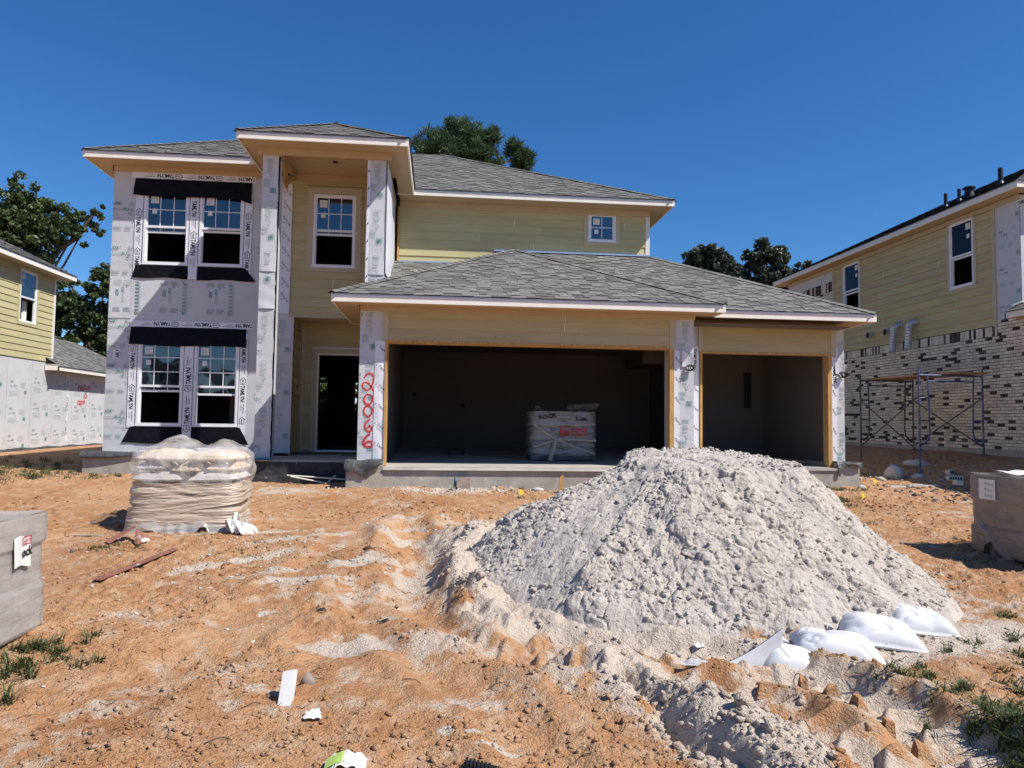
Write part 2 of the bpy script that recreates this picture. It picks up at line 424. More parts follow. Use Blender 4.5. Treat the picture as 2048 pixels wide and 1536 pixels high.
# lettering: outlines of the built-in font turned into flat meshes
_tx = {}
def text_geo(t, bold=0.0):
    if (t, bold) in _tx: return _tx[(t, bold)]
    cu = bpy.data.curves.new('lettering', 'FONT'); cu.body = t; cu.size = 1; cu.offset = bold; cu.resolution_u = 3
    ob = bpy.data.objects.new('lettering', cu); C.objects.link(ob)
    bpy.context.view_layer.update()
    me = bpy.data.meshes.new_from_object(ob)
    vs = [(p.co.x, p.co.y) for p in me.vertices]; fs = [tuple(p.vertices) for p in me.polygons]
    bpy.data.objects.remove(ob); bpy.data.curves.remove(cu); bpy.data.meshes.remove(me)
    x0 = min(p[0] for p in vs); x1 = max(p[0] for p in vs)
    vs = [(p[0] - x0, p[1]) for p in vs]
    _tx[(t, bold)] = (vs, fs, x1 - x0)
    return _tx[(t, bold)]

def put_text(mb, t, u, v, size, n, mi, rot=0.0, bold=0.0, width=None, shear=0.0, sx=1.0):
    """baseline start (u, v) on the surface, turned by rot degrees; width squeezes the line to that length"""
    vs, fs, w = text_geo(t, bold)
    kx = width / w if width else size * sx
    c, s = math.cos(math.radians(rot)), math.sin(math.radians(rot))
    out = []
    for x, y in vs:
        a = x * kx + y * size * shear; b = y * size
        out.append((u + a * c - b * s, v + a * s + b * c, n))
    mb.mesh(out, fs, mi)
# ------------------------------------------------------------------ the ground
def seg_dist(x, y, pts):
    """distance to a polyline and the running length along it"""
    best = np.full(x.shape, 1e9); run = np.zeros(x.shape); acc = 0.0
    for (ax, ay), (bx, by) in zip(pts[:-1], pts[1:]):
        dx, dy = bx - ax, by - ay; l2 = dx * dx + dy * dy; l = math.sqrt(l2)
        t = np.clip(((x - ax) * dx + (y - ay) * dy) / l2, 0, 1)
        d = np.hypot(x - ax - t * dx, y - ay - t * dy)
        m = d < best
        best = np.where(m, d, best); run = np.where(m, acc + t * l, run); acc += l
    return best, run

def blob(x, y, cx, cy, rx, ry, ang=0.0):
    c, s = math.cos(ang), math.sin(ang)
    a = ((x - cx) * c + (y - cy) * s) / rx; b = (-(x - cx) * s + (y - cy) * c) / ry
    return np.sqrt(a * a + b * b)

RUT_OUT = [(3.1, 2.8), (2.66, 3.5), (2.52, 3.95), (2.36, 4.35), (2.12, 4.56), (1.85, 4.78), (1.45, 4.90), (1.05, 5.05), (0.72, 5.28), (0.42, 5.75)]
RUT_IN = [(2.9, 2.7), (2.36, 3.36), (2.12, 3.75), (1.92, 4.05), (1.62, 4.32), (1.25, 4.50), (0.95, 4.72), (0.55, 5.0), (0.12, 5.5), (-0.12, 6.2), (-0.22, 7.0), (-0.25, 8.0), (-0.35, 9.2)]
RIDGE = [(1.02, 4.75), (1.22, 4.30), (1.36, 4.0), (1.47, 3.75), (1.56, 3.5), (1.68, 3.2), (1.8, 2.8)]
RIDGE_OUT = [(3.2, 2.95), (2.84, 3.62), (2.70, 4.02), (2.58, 4.30), (2.42, 4.44), (2.15, 4.52), (1.8, 4.6)]
TRACK_M = [(0.75, 3.1), (0.45, 3.9), (0.05, 4.75), (-0.40, 5.55), (-0.72, 6.4), (-0.72, 7.4), (-0.35, 8.5), (0.3, 9.6)]
RIDGE_L = [(0.50, 8.6), (0.32, 7.6), (0.20, 6.9), (0.20, 6.35), (0.32, 5.85), (0.50, 5.45)]
TRACK_L = [(-2.2, 3.2), (-1.8, 4.2), (-1.45, 5.2), (-1.25, 6.3), (-1.1, 7.4), (-0.95, 8.6)]
CRACK = [(1.12, 4.4), (1.20, 4.08), (1.25, 3.84), (1.33, 3.62), (1.44, 3.42), (1.5, 3.2)]

PILE_C = (2.36, 7.05)

def base_h(x, y):
    h = 0.056 * np.clip(y, 1.5, 13) - 0.22 + 0.010 * np.clip(y - 13, 0, 12)
    h = h + 0.5 * sst(9.5, 12.3, x) * sst(10, 15, y)
    return h

def ground_h(x, y, detail=True):
    x = np.asarray(x, float); y = np.asarray(y, float)
    h = base_h(x, y)
    near = 1 - sst(14, 22, y)
    h += near * 0.035 * fbm(x, y, 0.55, 3, 5) + near * 0.040 * fbm(x, y, 1.7, 4, 11, 0.6)
    # wheel ruts
    flat_ = np.zeros_like(h)
    for pts, w, d, sh in ((RUT_OUT, 0.19, 0.10, 0.085), (RUT_IN, 0.25, 0.095, 0.065), (TRACK_L, 0.26, 0.040, 0.022), (TRACK_M, 0.20, 0.042, 0.026)):
        ds, rn = seg_dist(x, y, pts)
        ds = ds + 0.05 * fbm(x, y, 2.3, 3, 31)
        ins = np.exp(-(np.abs(ds) / w) ** 4)
        big_ = 0.06 if d > 0.06 else 0.014
        lug = np.clip(np.sin(rn * 2 * math.pi / (0.24 if d > 0.06 else 0.13) + 9 * (ds / w) * 0.35), 0, 1) ** 1.5 * np.exp(-((ds - 0.03) / (0.7 * w)) ** 4)
        brk = sst(-0.25, 0.35, fbm(x, y, 0.9, 2, 44))
        flat_ = np.maximum(flat_, ins)
        h += -d * ins + big_ * lug * brk * near + sh * np.exp(-((ds - 1.55 * w) / (0.55 * w)) ** 2) * (0.7 + 0.9 * fbm(x, y, 2.9, 3, 37))
    # ridges pushed up by the wheels
    for pts, w, a in ((RIDGE, 0.24, 0.15), (RIDGE_L, 0.21, 0.17), (RIDGE_OUT, 0.085, 0.07)):
        ds, rn = seg_dist(x, y, pts)
        h += a * np.exp(-(ds / w) ** 2) * (0.8 + 0.7 * fbm(x, y, 2.2, 3, 71))
    ds, rn = seg_dist(x + 0.05 * fbm(x, y, 4.0, 3, 75), y, CRACK)
    h += -0.13 * np.exp(-(ds / 0.065) ** 2)
    # hollows and mounds
    h += -0.10 * np.exp(-blob(x, y, -0.35, 8.15, 0.62, 0.42) ** 4) + 0.06 * np.exp(-blob(x, y, -0.35, 8.15, 0.95, 0.75) ** 4)
    h += 0.09 * np.exp(-blob(x, y, -1.15, 6.45, 0.50, 0.40) ** 2)
    h += 0.05 * np.exp(-blob(x, y, -0.80, 7.25, 0.45, 0.28) ** 4)
    h += 0.08 * np.exp(-blob(x, y, 0.05, 5.25, 0.42, 0.40) ** 2)
    h += -0.05 * np.exp(-blob(x, y, -0.60, 5.15, 0.36, 0.22) ** 4)
    h += 0.05 * np.exp(-blob(x, y, -0.2, 4.3, 0.75, 0.40) ** 2)
    h += -0.045 * np.exp(-blob(x, y, 0.98, 5.02, 0.30, 0.16) ** 4)
    h += 0.07 * np.exp(-blob(x, y, 2.02, 4.52, 0.26, 0.10) ** 2) + 0.03 * np.exp(-blob(x, y, 2.42, 4.52, 0.22, 0.09) ** 2) + 0.05 * np.exp(-blob(x, y, 1.75, 4.86, 0.28, 0.10) ** 2)
    # the front of the left house and of the slab are trampled flat; a bank of dirt lies along the foundation
    h += 0.05 * np.exp(-((y - 12.0) / 0.35) ** 2) * sst(-7.5, -5.5, x) * (1 - sst(4.5, 6, x)) * (0.6 + fbm(x, y, 1.9, 3, 81))
    if detail:
        rough = np.clip(0.55 + 1.25 * fbm(x, y, 0.8, 3, 91), 0.08, 1.1) * near
        rl, _ = seg_dist(x, y, RIDGE); r2, _ = seg_dist(x, y, RIDGE_L)
        rough = rough * (1 - 0.8 * flat_)
        rough = np.clip(rough + 0.55 * np.exp(-(rl / 0.30) ** 2) + 0.8 * np.exp(-(r2 / 0.3) ** 2), 0, 1.2)
        h += rough * (0.030 * fbm(x, y, 5.5, 4, 101, 0.6) + 0.026 * chunks(x + 0.03 * fbm(x, y, 6, 2, 7), y, 9, 111, 0.5) + 0.020 * lumps(x, y, 16, 113, 0.34) + 0.016 * chunks(x, y, 22, 117, 0.5))
        h += near * 0.009 * fbm(x, y, 16, 3, 121, 0.65)
    return h

def sand_mask(x, y):
    s = np.zeros_like(x)
    d = blob(x, y, PILE_C[0], PILE_C[1], 2.25, 2.2)
    s = np.maximum(s, 1.0 - sst(0.98, 1.12, d))
    n = fbm(x, y, 1.6, 4, 201); n2 = fbm(x, y, 4.5, 3, 205)
    def add(v, m):
        return np.maximum(s, v * m)
    for pts, w, a in ((RIDGE, 0.34, 1.0), (RIDGE_L, 0.26, 0.9)):
        ds, _ = seg_dist(x, y, pts); s = add(a, np.exp(-((ds) / w) ** 4) * sst(-0.35, 0.15, n2 + 0.25))
    for pts, w, a in ((RUT_OUT, 0.23, 0.85), (RUT_IN, 0.27, 0.85), (TRACK_M, 0.22, 0.62), (TRACK_L, 0.24, 0.42)):
        ds, rn = seg_dist(x, y, pts); s = add(a, np.exp(-(ds / w) ** 4) * sst(-0.1, 0.25, n))
    for cx, cy, rx, ry, an, a in ((-1.15, 6.62, 0.50, 0.24, 0.1, 0.95), (-0.80, 7.28, 0.36, 0.16, 0, 1.0), (-0.55, 5.15, 0.40, 0.22, 0.1, 0.85),
                                  (-0.30, 8.62, 0.55, 0.20, 0, 0.8), (0.1, 8.0, 0.34, 0.9, 0.1, 0.9), (0.05, 7.2, 0.30, 0.5, 0, 0.8),
                                  (-1.95, 7.6, 0.8, 0.13, 0.75, 0.9), (-1.55, 8.55, 0.9, 0.10, 0.55, 0.8), (-1.95, 8.9, 0.28, 0.07, 0.2, 1.0),
                                  (-1.32, 5.86, 0.07, 0.05, 0, 1.0), (0.06, 3.83, 0.05, 0.035, 0, 1.0), (0.20, 3.81, 0.045, 0.035, 0, 1.0),
                                  (0.35, 3.71, 0.16, 0.03, 0.25, 1.0), (3.95, 5.05, 0.75, 0.32, 0.35, 1.0), (3.2, 4.75, 0.5, 0.2, 0.2, 0.9),
                                  (3.25, 3.55, 0.5, 0.13, -1.15, 0.9), (0.15, 5.05, 0.40, 0.32, 0.2, 0.75), (-2.3, 5.75, 0.35, 0.16, 0.1, 0.5), (2.6, 3.9, 0.9, 0.22, -1.05, 0.75), (2.2, 3.55, 0.6, 0.2, -1.0, 0.8), (-0.5, 6.3, 0.7, 0.3, 0.5, 0.6), (-0.25, 9.6, 0.8, 0.3, 0, 0.55), (0.2, 4.15, 0.45, 0.2, 0.4, 0.6), (-1.6, 7.1, 0.4, 0.12, 0.6, 0.7),
                                  (-1.85, 5.55, 0.5, 0.1, 0.2, 0.45), (0.35, 12.0, 1.1, 0.35, 0, 0.85), (-2.6, 11.9, 1.0, 0.3, 0, 0.6), (0.9, 4.35, 0.34, 0.2, 0, 0.6),
                                  (1.9, 4.65, 0.5, 0.16, -0.2, 0.55), (-0.35, 5.75, 0.25, 0.1, 0, 0.5), (-3.0, 9.6, 1.3, 0.16, 0.05, 0.5)):
        s = add(a, np.exp(-blob(x + 0.10 * n2 * rx / 0.4, y + 0.08 * n2, cx, cy, rx, ry, an) ** 4) * sst(-0.55, 0.0, n2 + 0.15))
    s = np.maximum(s, (0.36 * sst(0.10, 0.50, n) + 0.08) * (1 - sst(10, 16, y)) * (0.35 + 0.65 * sst(-3.2, -0.8, x)))
    s = np.maximum(s, 0.55 * (1 - sst(1.0, 1.65, d)) * sst(-0.4, 0.2, n2 + n))
    return s

def grid_ground():
    fine = np.linspace(-1, 1, 900)
    out = np.array([1.15, 1.5, 2.2, 3.5, 6, 10, 18, 32, 60])
    t = np.concatenate([-out[::-1], fine, out])
    rows = [-60, -30, -15, -8, -4, -1.5, 0, 1.0, 1.7]
    y = 2.3
    while y < 14.5: rows.append(y); y *= 1.0026
    while y < 30: rows.append(y); y *= 1.012
    rows += list(np.geomspace(31, 700, 40))
    ys = np.array(rows)
    Y, Tt = np.meshgrid(ys, t, indexing='ij')
    X = Tt * (0.84 * np.clip(Y, 2.2, 40) + 0.8) + 0.06 * np.clip(Y, 2, 40)
    shp = X.shape
    X = X.ravel(); Y = Y.ravel()
    Z = ground_h(X, Y)
    S = sand_mask(X, Y)
    nr, nc = shp
    idx = np.arange(nr * nc).reshape(shp)
    F = np.stack([idx[:-1, :-1].ravel(), idx[:-1, 1:].ravel(), idx[1:, 1:].ravel(), idx[1:, :-1].ravel()], 1)
    o = link_mesh('ground', np.stack([X, Y, Z], 1), F, ['ground'], smooth=True, attrs={'sand': S})
    tag(o, kind='structure')
grid_ground()

def gz(x, y):
    return float(ground_h(np.array([x]), np.array([y]))[0])

# ------------------------------------------------------------------ loose lumps shared by ground and pile
def ico(sub):
    import bmesh
    bm = bmesh.new(); bmesh.ops.create_icosphere(bm, subdivisions=sub, radius=1)
    V = np.array([v.co[:] for v in bm.verts]); F = np.array([[v.index for v in f.verts] for f in bm.faces]); bm.free()
    return V, F
ICO1 = ico(1); ICO2 = ico(2)

def scatter_lumps(xs, ys, zs, rs, seed, flat=0.75, big=0.03):
    rg = np.random.RandomState(seed)
    Vs = []; Fs = []; k = 0
    for x, y, z, r in zip(xs, ys, zs, rs):
        V0, F0 = ICO2 if r > big else ICO1
        V = V0 * (1 + 0.9 * (rg.rand(len(V0), 1) - 0.5))
        a = rg.rand() * 6.28; c, s = math.cos(a), math.sin(a)
        q = V * np.array([r * (0.7 + 0.7 * rg.rand()), r * (0.7 + 0.5 * rg.rand()), r * flat * (0.7 + 0.5 * rg.rand())])
        tl = (rg.rand() - 0.5) * 0.9; ct, st = math.cos(tl), math.sin(tl)
        q = np.stack([q[:, 0] * ct - q[:, 2] * st, q[:, 1], q[:, 0] * st + q[:, 2] * ct], 1)
        q = np.stack([q[:, 0] * c - q[:, 1] * s + x, q[:, 0] * s + q[:, 1] * c + y, q[:, 2] + z], 1)
        Vs.append(q); Fs.append(F0 + k); k += len(q)
    return np.concatenate(Vs), np.concatenate(Fs)

def ground_clods():
    rg = np.random.RandomState(5)
    n = 60000
    y = 2.6 * (13.0 / 2.6) ** rg.rand(n)
    x = (rg.rand(n) * 2 - 1) * (0.80 * y + 0.3) + 0.06 * y
    dens = np.clip(0.25 + 1.3 * fbm(x, y, 0.9, 3, 301), 0.04, 1)
    for pts, w in ((RIDGE, 0.4), (RIDGE_L, 0.35), (CRACK, 0.25), (RUT_OUT, 0.45), (RUT_IN, 0.4)):
        d, _ = seg_dist(x, y, pts); dens = np.maximum(dens, 0.8 * np.exp(-(d / w) ** 2))
    for pts in (RUT_OUT, RUT_IN):
        d, _ = seg_dist(x, y, pts); dens = dens * (0.06 + 0.94 * sst(0.15, 0.26, d))
    ok = (rg.rand(n) < dens) & (blob(x, y, PILE_C[0], PILE_C[1], 2.2, 2.1) > 1) & ~((x > -1.7) & (x < 8) & (y > 12.2))
    x = x[ok]; y = y[ok]
    r = 0.004 + 0.018 * rg.rand(len(x)) ** 4.0
    bigd = np.zeros(len(x))
    for pts in (RIDGE, RIDGE_L, CRACK):
        d, _ = seg_dist(x, y, pts); bigd = np.maximum(bigd, np.exp(-(d / 0.3) ** 2))
    r *= 1 + 0.9 * bigd * rg.rand(len(x))
    r *= 1 + 0.5 * sst(6, 12, y)
    z = ground_h(x, y) + r * 0.15
    V, F = scatter_lumps(x, y, z, r, 6)
    o = link_mesh('dirt_clods', V, F, ['ground'], attrs={'sand': sand_mask(V[:, 0], V[:, 1])})
    tag(o, 'loose crumbs and clods of orange dirt strewn over the yard', None, None, 'stuff')
ground_clods()

# ------------------------------------------------------------------ the sand pile
def pile_h(x, y):
    """height of the heap over the base ground, negative outside"""
    cx, cy = PILE_C
    a = np.arctan2(y - cy, x - cx)
    q = blob(x, y, cx, cy, 2.25, 2.16)
    q = q * (1 + 0.05 * np.sin(3 * a + 0.6) + 0.035 * np.sin(5 * a + 2.0)) + 0.05 * fbm(x, y, 1.1, 3, 401)
    q0 = np.clip(1.25 - q, 0, 1)
    q = blob(x - 0.46 * q0 ** 1.5, y, cx, cy, 2.25, 2.16)
    q = q * (1 + 0.05 * np.sin(3 * a + 0.6) + 0.035 * np.sin(5 * a + 2.0)) + 0.04 * fbm(x, y, 1.1, 3, 401)
    top = 1.115 + 0.02 * fbm(x, y, 1.3, 2, 405) - 0.02 * (x - 2.5)
    p = (1 - q) / (1 - 0.37)                      # 0 at the foot, 1 at the brink of the flat top
    s = np.where(p < 1, p, 1 + 0.05 * np.tanh(p - 1))
    k = 0.05
    s = np.where(np.abs(p - 1) < 0.06, 1 - ((1.06 - p) ** 2) / 0.24 + 0.0, s)
    foot = 0.06
    s = np.where(p < foot, (p - foot) * 0.7 + foot, s)
    return top * s, p, a

def build_pile():
    n = 720
    gx = np.linspace(-0.25, 5.1, n); gy = np.linspace(4.55, 9.6, n)
    X, Y = np.meshgrid(gx, gy); X = X.ravel(); Y = Y.ravel()
    hp, p, a = pile_h(X, Y)
    m = sst(-0.02, 0.12, p)
    slope = sst(0.02, 0.2, p) * (1 - sst(0.93, 1.02, p))
    # lumps sit where the sand broke away; smooth chutes of dry sand run between them
    ch = fbm(X * 1.0, Y * 1.0, 1.2, 3, 411)
    th = a * 7.0
    chute = sst(0.22, 0.55, vn(th * 0.9, p * 1.3, 415) + 0.35 * ch)
    lump = np.clip(1.05 - 1.1 * chute, 0.30, 1)
    d1 = lumps(X + 0.04 * ch, Y, 5.2, 421, 0.45); d2 = lumps(X, Y + 0.03 * ch, 10.5, 425, 0.5); d3 = lumps(X, Y, 20, 429, 0.55); d4 = lumps(X, Y, 38, 433, 0.5)
    bigm = sst(0.0, 0.35, fbm(X, Y, 0.9, 2, 441) + 0.12)
    wx = X + 0.05 * fbm(X, Y, 4.0, 3, 417); wy = Y + 0.05 * fbm(X, Y, 4.0, 3, 419)
    c1 = chunks(wx, wy * 1.35, 3.4, 431, 0.5); c2 = chunks(wx, wy * 1.6, 7.0, 433, 0.55); c3 = chunks(wx, wy * 1.7, 13, 435, 0.6); c4 = chunks(wx, wy * 1.7, 26, 437, 0.6)
    D = 0.080 * c1 * bigm * lump + 0.038 * c2 * lump + 0.023 * c3 * (0.1 + 0.9 * lump) + 0.014 * c4 * (0.15 + 0.85 * lump)
    D += 0.008 * d3 * lump
    D += 0.060 * fbm(X, Y, 1.8, 4, 451, 0.55) + 0.012 * fbm(X, Y, 11, 4, 455, 0.65)
    crack = np.abs(fbm(X, Y, 3.2, 3, 461)); D -= 0.05 * np.exp(-(crack / 0.03) ** 2) * sst(0.55, 0.95, p) * sst(-0.1, 0.3, ch + 0.1)
    D = D * (0.55 + 0.45 * slope) * m
    Z = base_h(X, Y) - 0.02 + hp + D - 0.10 * (1 - m)
    dirt = np.clip(1.0 - sst(0.0, 0.16, p), 0, 1) * sst(-0.1, 0.3, fbm(X, Y, 1.1, 3, 471) + 0.25 * (1 - sst(4.6, 5.8, Y + 0 * X)) + 0.15 * (1 - sst(0.3, 1.6, X)))
    keep = p > -0.10
    idx = np.arange(n * n).reshape(n, n)
    F = np.stack([idx[:-1, :-1].ravel(), idx[:-1, 1:].ravel(), idx[1:, 1:].ravel(), idx[1:, :-1].ravel()], 1)
    F = F[keep[F].all(1)]
    used = np.unique(F); re = np.full(n * n, -1); re[used] = np.arange(len(used)); F = re[F]
    B = (base_h(X, Y) - 0.02 + hp - 0.10 * (1 - m)).reshape(n, n)
    for _ in range(6): B[1:-1, 1:-1] = 0.2 * (B[1:-1, 1:-1] + B[:-2, 1:-1] + B[2:, 1:-1] + B[1:-1, :-2] + B[1:-1, 2:])
    gyy, gxx = np.gradient(B, gy, gx)
    nl = np.sqrt(1 + gxx ** 2 + gyy ** 2)
    D2 = D.reshape(n, n)
    V = np.stack([(X.reshape(n, n) - gxx / nl * D2).ravel(), (Y.reshape(n, n) - gyy / nl * D2).ravel(), (B + D2 / nl).ravel()], 1)[used]
    t = thing('sand_pile', (PILE_C[0], PILE_C[1], float(base_h(np.array(2.4), np.array(7.0)))), 'tall grey white heap of lumpy sand in front of the garage', 'sand pile')
    link_mesh('heap', V, F, ['sand'], parent=t, smooth=True, attrs={'dirt': dirt[used]})
    rg = np.random.RandomState(12)
    N = 15000
    ang = rg.rand(N) * 6.283; q = 0.25 + 0.78 * rg.rand(N) ** 0.6
    x = PILE_C[0] + 2.28 * q * np.cos(ang); y = PILE_C[1] + 2.18 * q * np.sin(ang)
    aa = np.arctan2(y - PILE_C[1], x - PILE_C[0]); pp = pile_h(x, y)[1]
    cl = np.clip(1.1 - 1.3 * sst(0.22, 0.55, vn(aa * 6.3, pp * 1.3, 415) + 0.35 * fbm(x, y, 1.2, 3, 411)), 0.40, 1)
    ok = (rg.rand(N) < cl) & (y < 8.2)
    x = x[ok]; y = y[ok]
    hp, p, a = pile_h(x, y)
    r = 0.004 + 0.022 * rg.rand(len(x)) ** 4.0
    ix = np.clip(((x - gx[0]) / (gx[1] - gx[0])).astype(int), 0, n - 1); iy = np.clip(((y - gy[0]) / (gy[1] - gy[0])).astype(int), 0, n - 1)
    z = np.where(p > -0.05, Z[iy * n + ix], ground_h(x, y)) + r * 0.25
    V, F = scatter_lumps(x, y, z, r, 13, 0.75, 0.016)
    o = link_mesh('lump', V, F, ['sand'], parent=t, attrs={'dirt': np.zeros(len(V))})
    o['kind'] = 'stuff'
build_pile()
# ------------------------------------------------------------------ building pieces
def face_y(Y):                       # a wall looking towards the street: u = x, v = z, n = out of the wall
    return lambda u, v, n: (u, Y - n, v)
def face_neg_x(X):                   # looking towards -x: u = y
    return lambda u, v, n: (X - n, u, v)
def face_pos_x(X):
    return lambda u, v, n: (X + n, u, v)

def wall_sheet(mb, u0, u1, v0, v1, holes=(), n=0.0, mi=0, r=0.5):
    us = sorted({u0, u1, *[h[0] for h in holes], *[h[1] for h in holes]}); vs = sorted({v0, v1, *[h[2] for h in holes], *[h[3] for h in holes]})
    us = [u for u in us if u0 <= u <= u1]; vs = [v for v in vs if v0 <= v <= v1]
    for a, b in zip(us[:-1], us[1:]):
        for c, d in zip(vs[:-1], vs[1:]):
            mu, mv = (a + b) / 2, (c + d) / 2
            if any(h[0] < mu < h[1] and h[2] < mv < h[3] for h in holes): continue
            mb.poly([(a, c, n), (b, c, n), (b, d, n), (a, d, n)], mi, r)

def siding(mb, u0, u1, v0, v1, holes=(), exp=0.19, seed=1, off=0.0, joints=True, t=0.020):
    """lapped boards: every course leans out to a proud lower edge; mi 0 board, mi 1 caulk at the butt joints"""
    rg = random.Random(seed)
    v = v0 - off
    row = 0
    while v < v1 - 1e-6:
        a, b = max(v, v0), min(v + exp, v1)
        cuts = sorted({a, b, *[z for h in holes for z in (h[2], h[3]) if a < z < b]})
        jo = []
        if joints:
            p = u0 + rg.uniform(0.8, 3.4)
            while p < u1 - 0.3: jo.append(p); p += rg.uniform(2.4, 3.66)
        rr = {0: rg.random()}
        edges = [u0] + jo + [u1]; rnds = [rg.random() for _ in edges]
        for c, d in zip(cuts[:-1], cuts[1:]):
            hs = sorted([(h[0], h[1]) for h in holes if h[2] < (c + d) / 2 < h[3]])
            free = []; cur = u0
            for h0, h1 in hs:
                if h0 > cur: free.append((cur, min(h0, u1)))
                cur = max(cur, h1)
            if cur < u1: free.append((cur, u1))
            nc = t * (1 - (c - v) / exp) + 0.002; nd = t * (1 - (d - v) / exp) + 0.002
            for f0, f1 in free:
                for k in range(len(edges) - 1):
                    x0, x1 = max(f0, edges[k]), min(f1, edges[k + 1])
                    if x1 - x0 < 1e-4: continue
                    mb.poly([(x0, c, nc), (x1, c, nc), (x1, d, nd), (x0, d, nd)], 0, rnds[k])
                    if c == a: mb.poly([(x0, c, 0.0), (x1, c, 0.0), (x1, c, nc), (x0, c, nc)], 0, rnds[k])
                for j in jo:
                    if f0 < j - 0.01 and j + 0.01 < f1 and rg.random() < 0.65:
                        mb.poly([(j - 0.006, c + 0.012, nc + 0.0015), (j + 0.006, c + 0.012, nc + 0.0015), (j + 0.006, d, nd + 0.0015), (j - 0.006, d, nd + 0.0015)], 1)
        for _ in range(int((u1 - u0) * 0.8)):             # filled nail heads
            pu = rg.uniform(u0 + 0.1, u1 - 0.1); pv = rg.uniform(a, b)
            if any(h[0] - 0.05 < pu < h[1] + 0.05 and h[2] < pv < h[3] for h in holes) or rg.random() < 0.5: continue
            e = 0.006; nn = t * (1 - (pv - v) / exp) + 0.0042
            mb.poly([(pu - e, pv - e, nn), (pu + e, pv - e, nn), (pu + e, pv + e, nn), (pu - e, pv + e, nn)], 1)
        v += exp; row += 1

def clip_poly(poly, clip):
    """convex clip in 2-D"""
    out = poly
    for i in range(len(clip)):
        ax, ay = clip[i]; bx, by = clip[(i + 1) % len(clip)]
        inp = out; out = []
        if not inp: return []
        def side(p): return (bx - ax) * (p[1] - ay) - (by - ay) * (p[0] - ax)
        for j in range(len(inp)):
            p, q = inp[j], inp[(j + 1) % len(inp)]
            sp, sq = side(p), side(q)
            if sp >= 0: out.append(p)
            if (sp >= 0) != (sq >= 0):
                t = sp / (sp - sq); out.append((p[0] + t * (q[0] - p[0]), p[1] + t * (q[1] - p[1])))
    return out

def roof_plane(mb, pts, seed=1, exp=0.145, full=True, over=0.035):
    """pts: planar outline; its first edge is the eave (or the lowest horizontal edge). mi 0 shingle, mi 1 dark underlay"""
    P = [Vector(p) for p in pts]
    n = None
    for i in range(len(P)):
        c = (P[(i + 1) % len(P)] - P[i]).cross(P[(i + 2) % len(P)] - P[(i + 1) % len(P)])
        if c.length > 1e-3: n = c.normalized(); break
    if n.z < 0: n = -n
    u = Vector((0, 0, 1)).cross(n).normalized()            # level
    v = n.cross(u)                                         # up the slope
    o = P[0]
    q = [((p - o).dot(u), (p - o).dot(v)) for p in P]
    ar = sum(q[i][0] * q[(i + 1) % len(q)][1] - q[(i + 1) % len(q)][0] * q[i][1] for i in range(len(q)))
    if ar < 0: q = q[::-1]
    W = lambda a, b, h: tuple(o + u * a + v * b + n * h)
    mb.poly([W(a, b, -0.004) for a, b in q], 1)
    if not full: return
    rg = random.Random(seed)
    u0 = min(a for a, b in q); u1 = max(a for a, b in q); v0 = min(b for a, b in q); v1 = max(b for a, b in q)
    b = v0 - over
    tri = len(q)
    # let the lowest course hang over the eave
    qq = [(a, bb - over if bb < v0 + 1e-4 else bb) for a, bb in q]
    while b < v1:
        a = u0 - rg.uniform(0, 0.3)
        up_ = rg.random() < 0.5
        while a < u1:
            w = rg.uniform(0.12, 0.36); up_ = not up_
            h = 0.013 if up_ else 0.006
            h2 = h - 0.006
            cl = clip_poly([(a, b), (a + w, b), (a + w, b + exp), (a, b + exp)], qq)
            if len(cl) >= 3:
                rr = rg.random()
                f = lambda y: h + (h2 - h) * (y - b) / exp
                mb.poly([W(x, y, f(y)) for x, y in cl], 0, rr)
                lo = [p for p in cl if p[1] < b + 1e-4]
                if len(lo) >= 2:
                    xa = min(p[0] for p in lo); xb = max(p[0] for p in lo)
                    mb.poly([W(xa, b, -0.004), W(xb, b, -0.004), W(xb, b, h), W(xa, b, h)], 1)
            a += w
        b += exp

def ridge_cap(mb, a, b, seed=3, w=0.12, lift=0.02):
    rg = random.Random(seed)
    a = Vector(a); b = Vector(b); L = (b - a).length; d = (b - a) / L
    s = d.cross(Vector((0, 0, 1))).normalized(); k = 0.0
    while k < L:
        e = min(k + 0.2, L)
        p, q = a + d * k, a + d * e
        up1 = Vector((0, 0, lift + 0.012)); up2 = Vector((0, 0, lift))
        dn = Vector((0, 0, -0.045)); r = rg.random()
        mb.poly([tuple(p + up1), tuple(q + up2), tuple(q + s * w + dn + up2), tuple(p + s * w + dn + up1)], 0, r)
        mb.poly([tuple(p + up1), tuple(q + up2), tuple(q - s * w + dn + up2), tuple(p - s * w + dn + up1)], 0, r)
        k += 0.145

def fascia(mb, a, b, z0, z1, thick=0.03, out=(0, -1), mi=0):
    """white board below a metal drip edge along an eave; out = outward direction in plan"""
    ax, ay = a; bx, by = b; ox, oy = out
    def bx_(o0, o1, c, d, m):
        mb.hexa([(ax + ox * o0, ay + oy * o0, c), (bx + ox * o0, by + oy * o0, c), (bx + ox * o1, by + oy * o1, c), (ax + ox * o1, ay + oy * o1, c),
                 (ax + ox * o0, ay + oy * o0, d), (bx + ox * o0, by + oy * o0, d), (bx + ox * o1, by + oy * o1, d), (ax + ox * o1, ay + oy * o1, d)], m)
    bx_(-thick, 0, z0, z1 - 0.004, mi)
    bx_(0.001, 0.006, z1 - 0.035, z1 + 0.002, mi + 1)

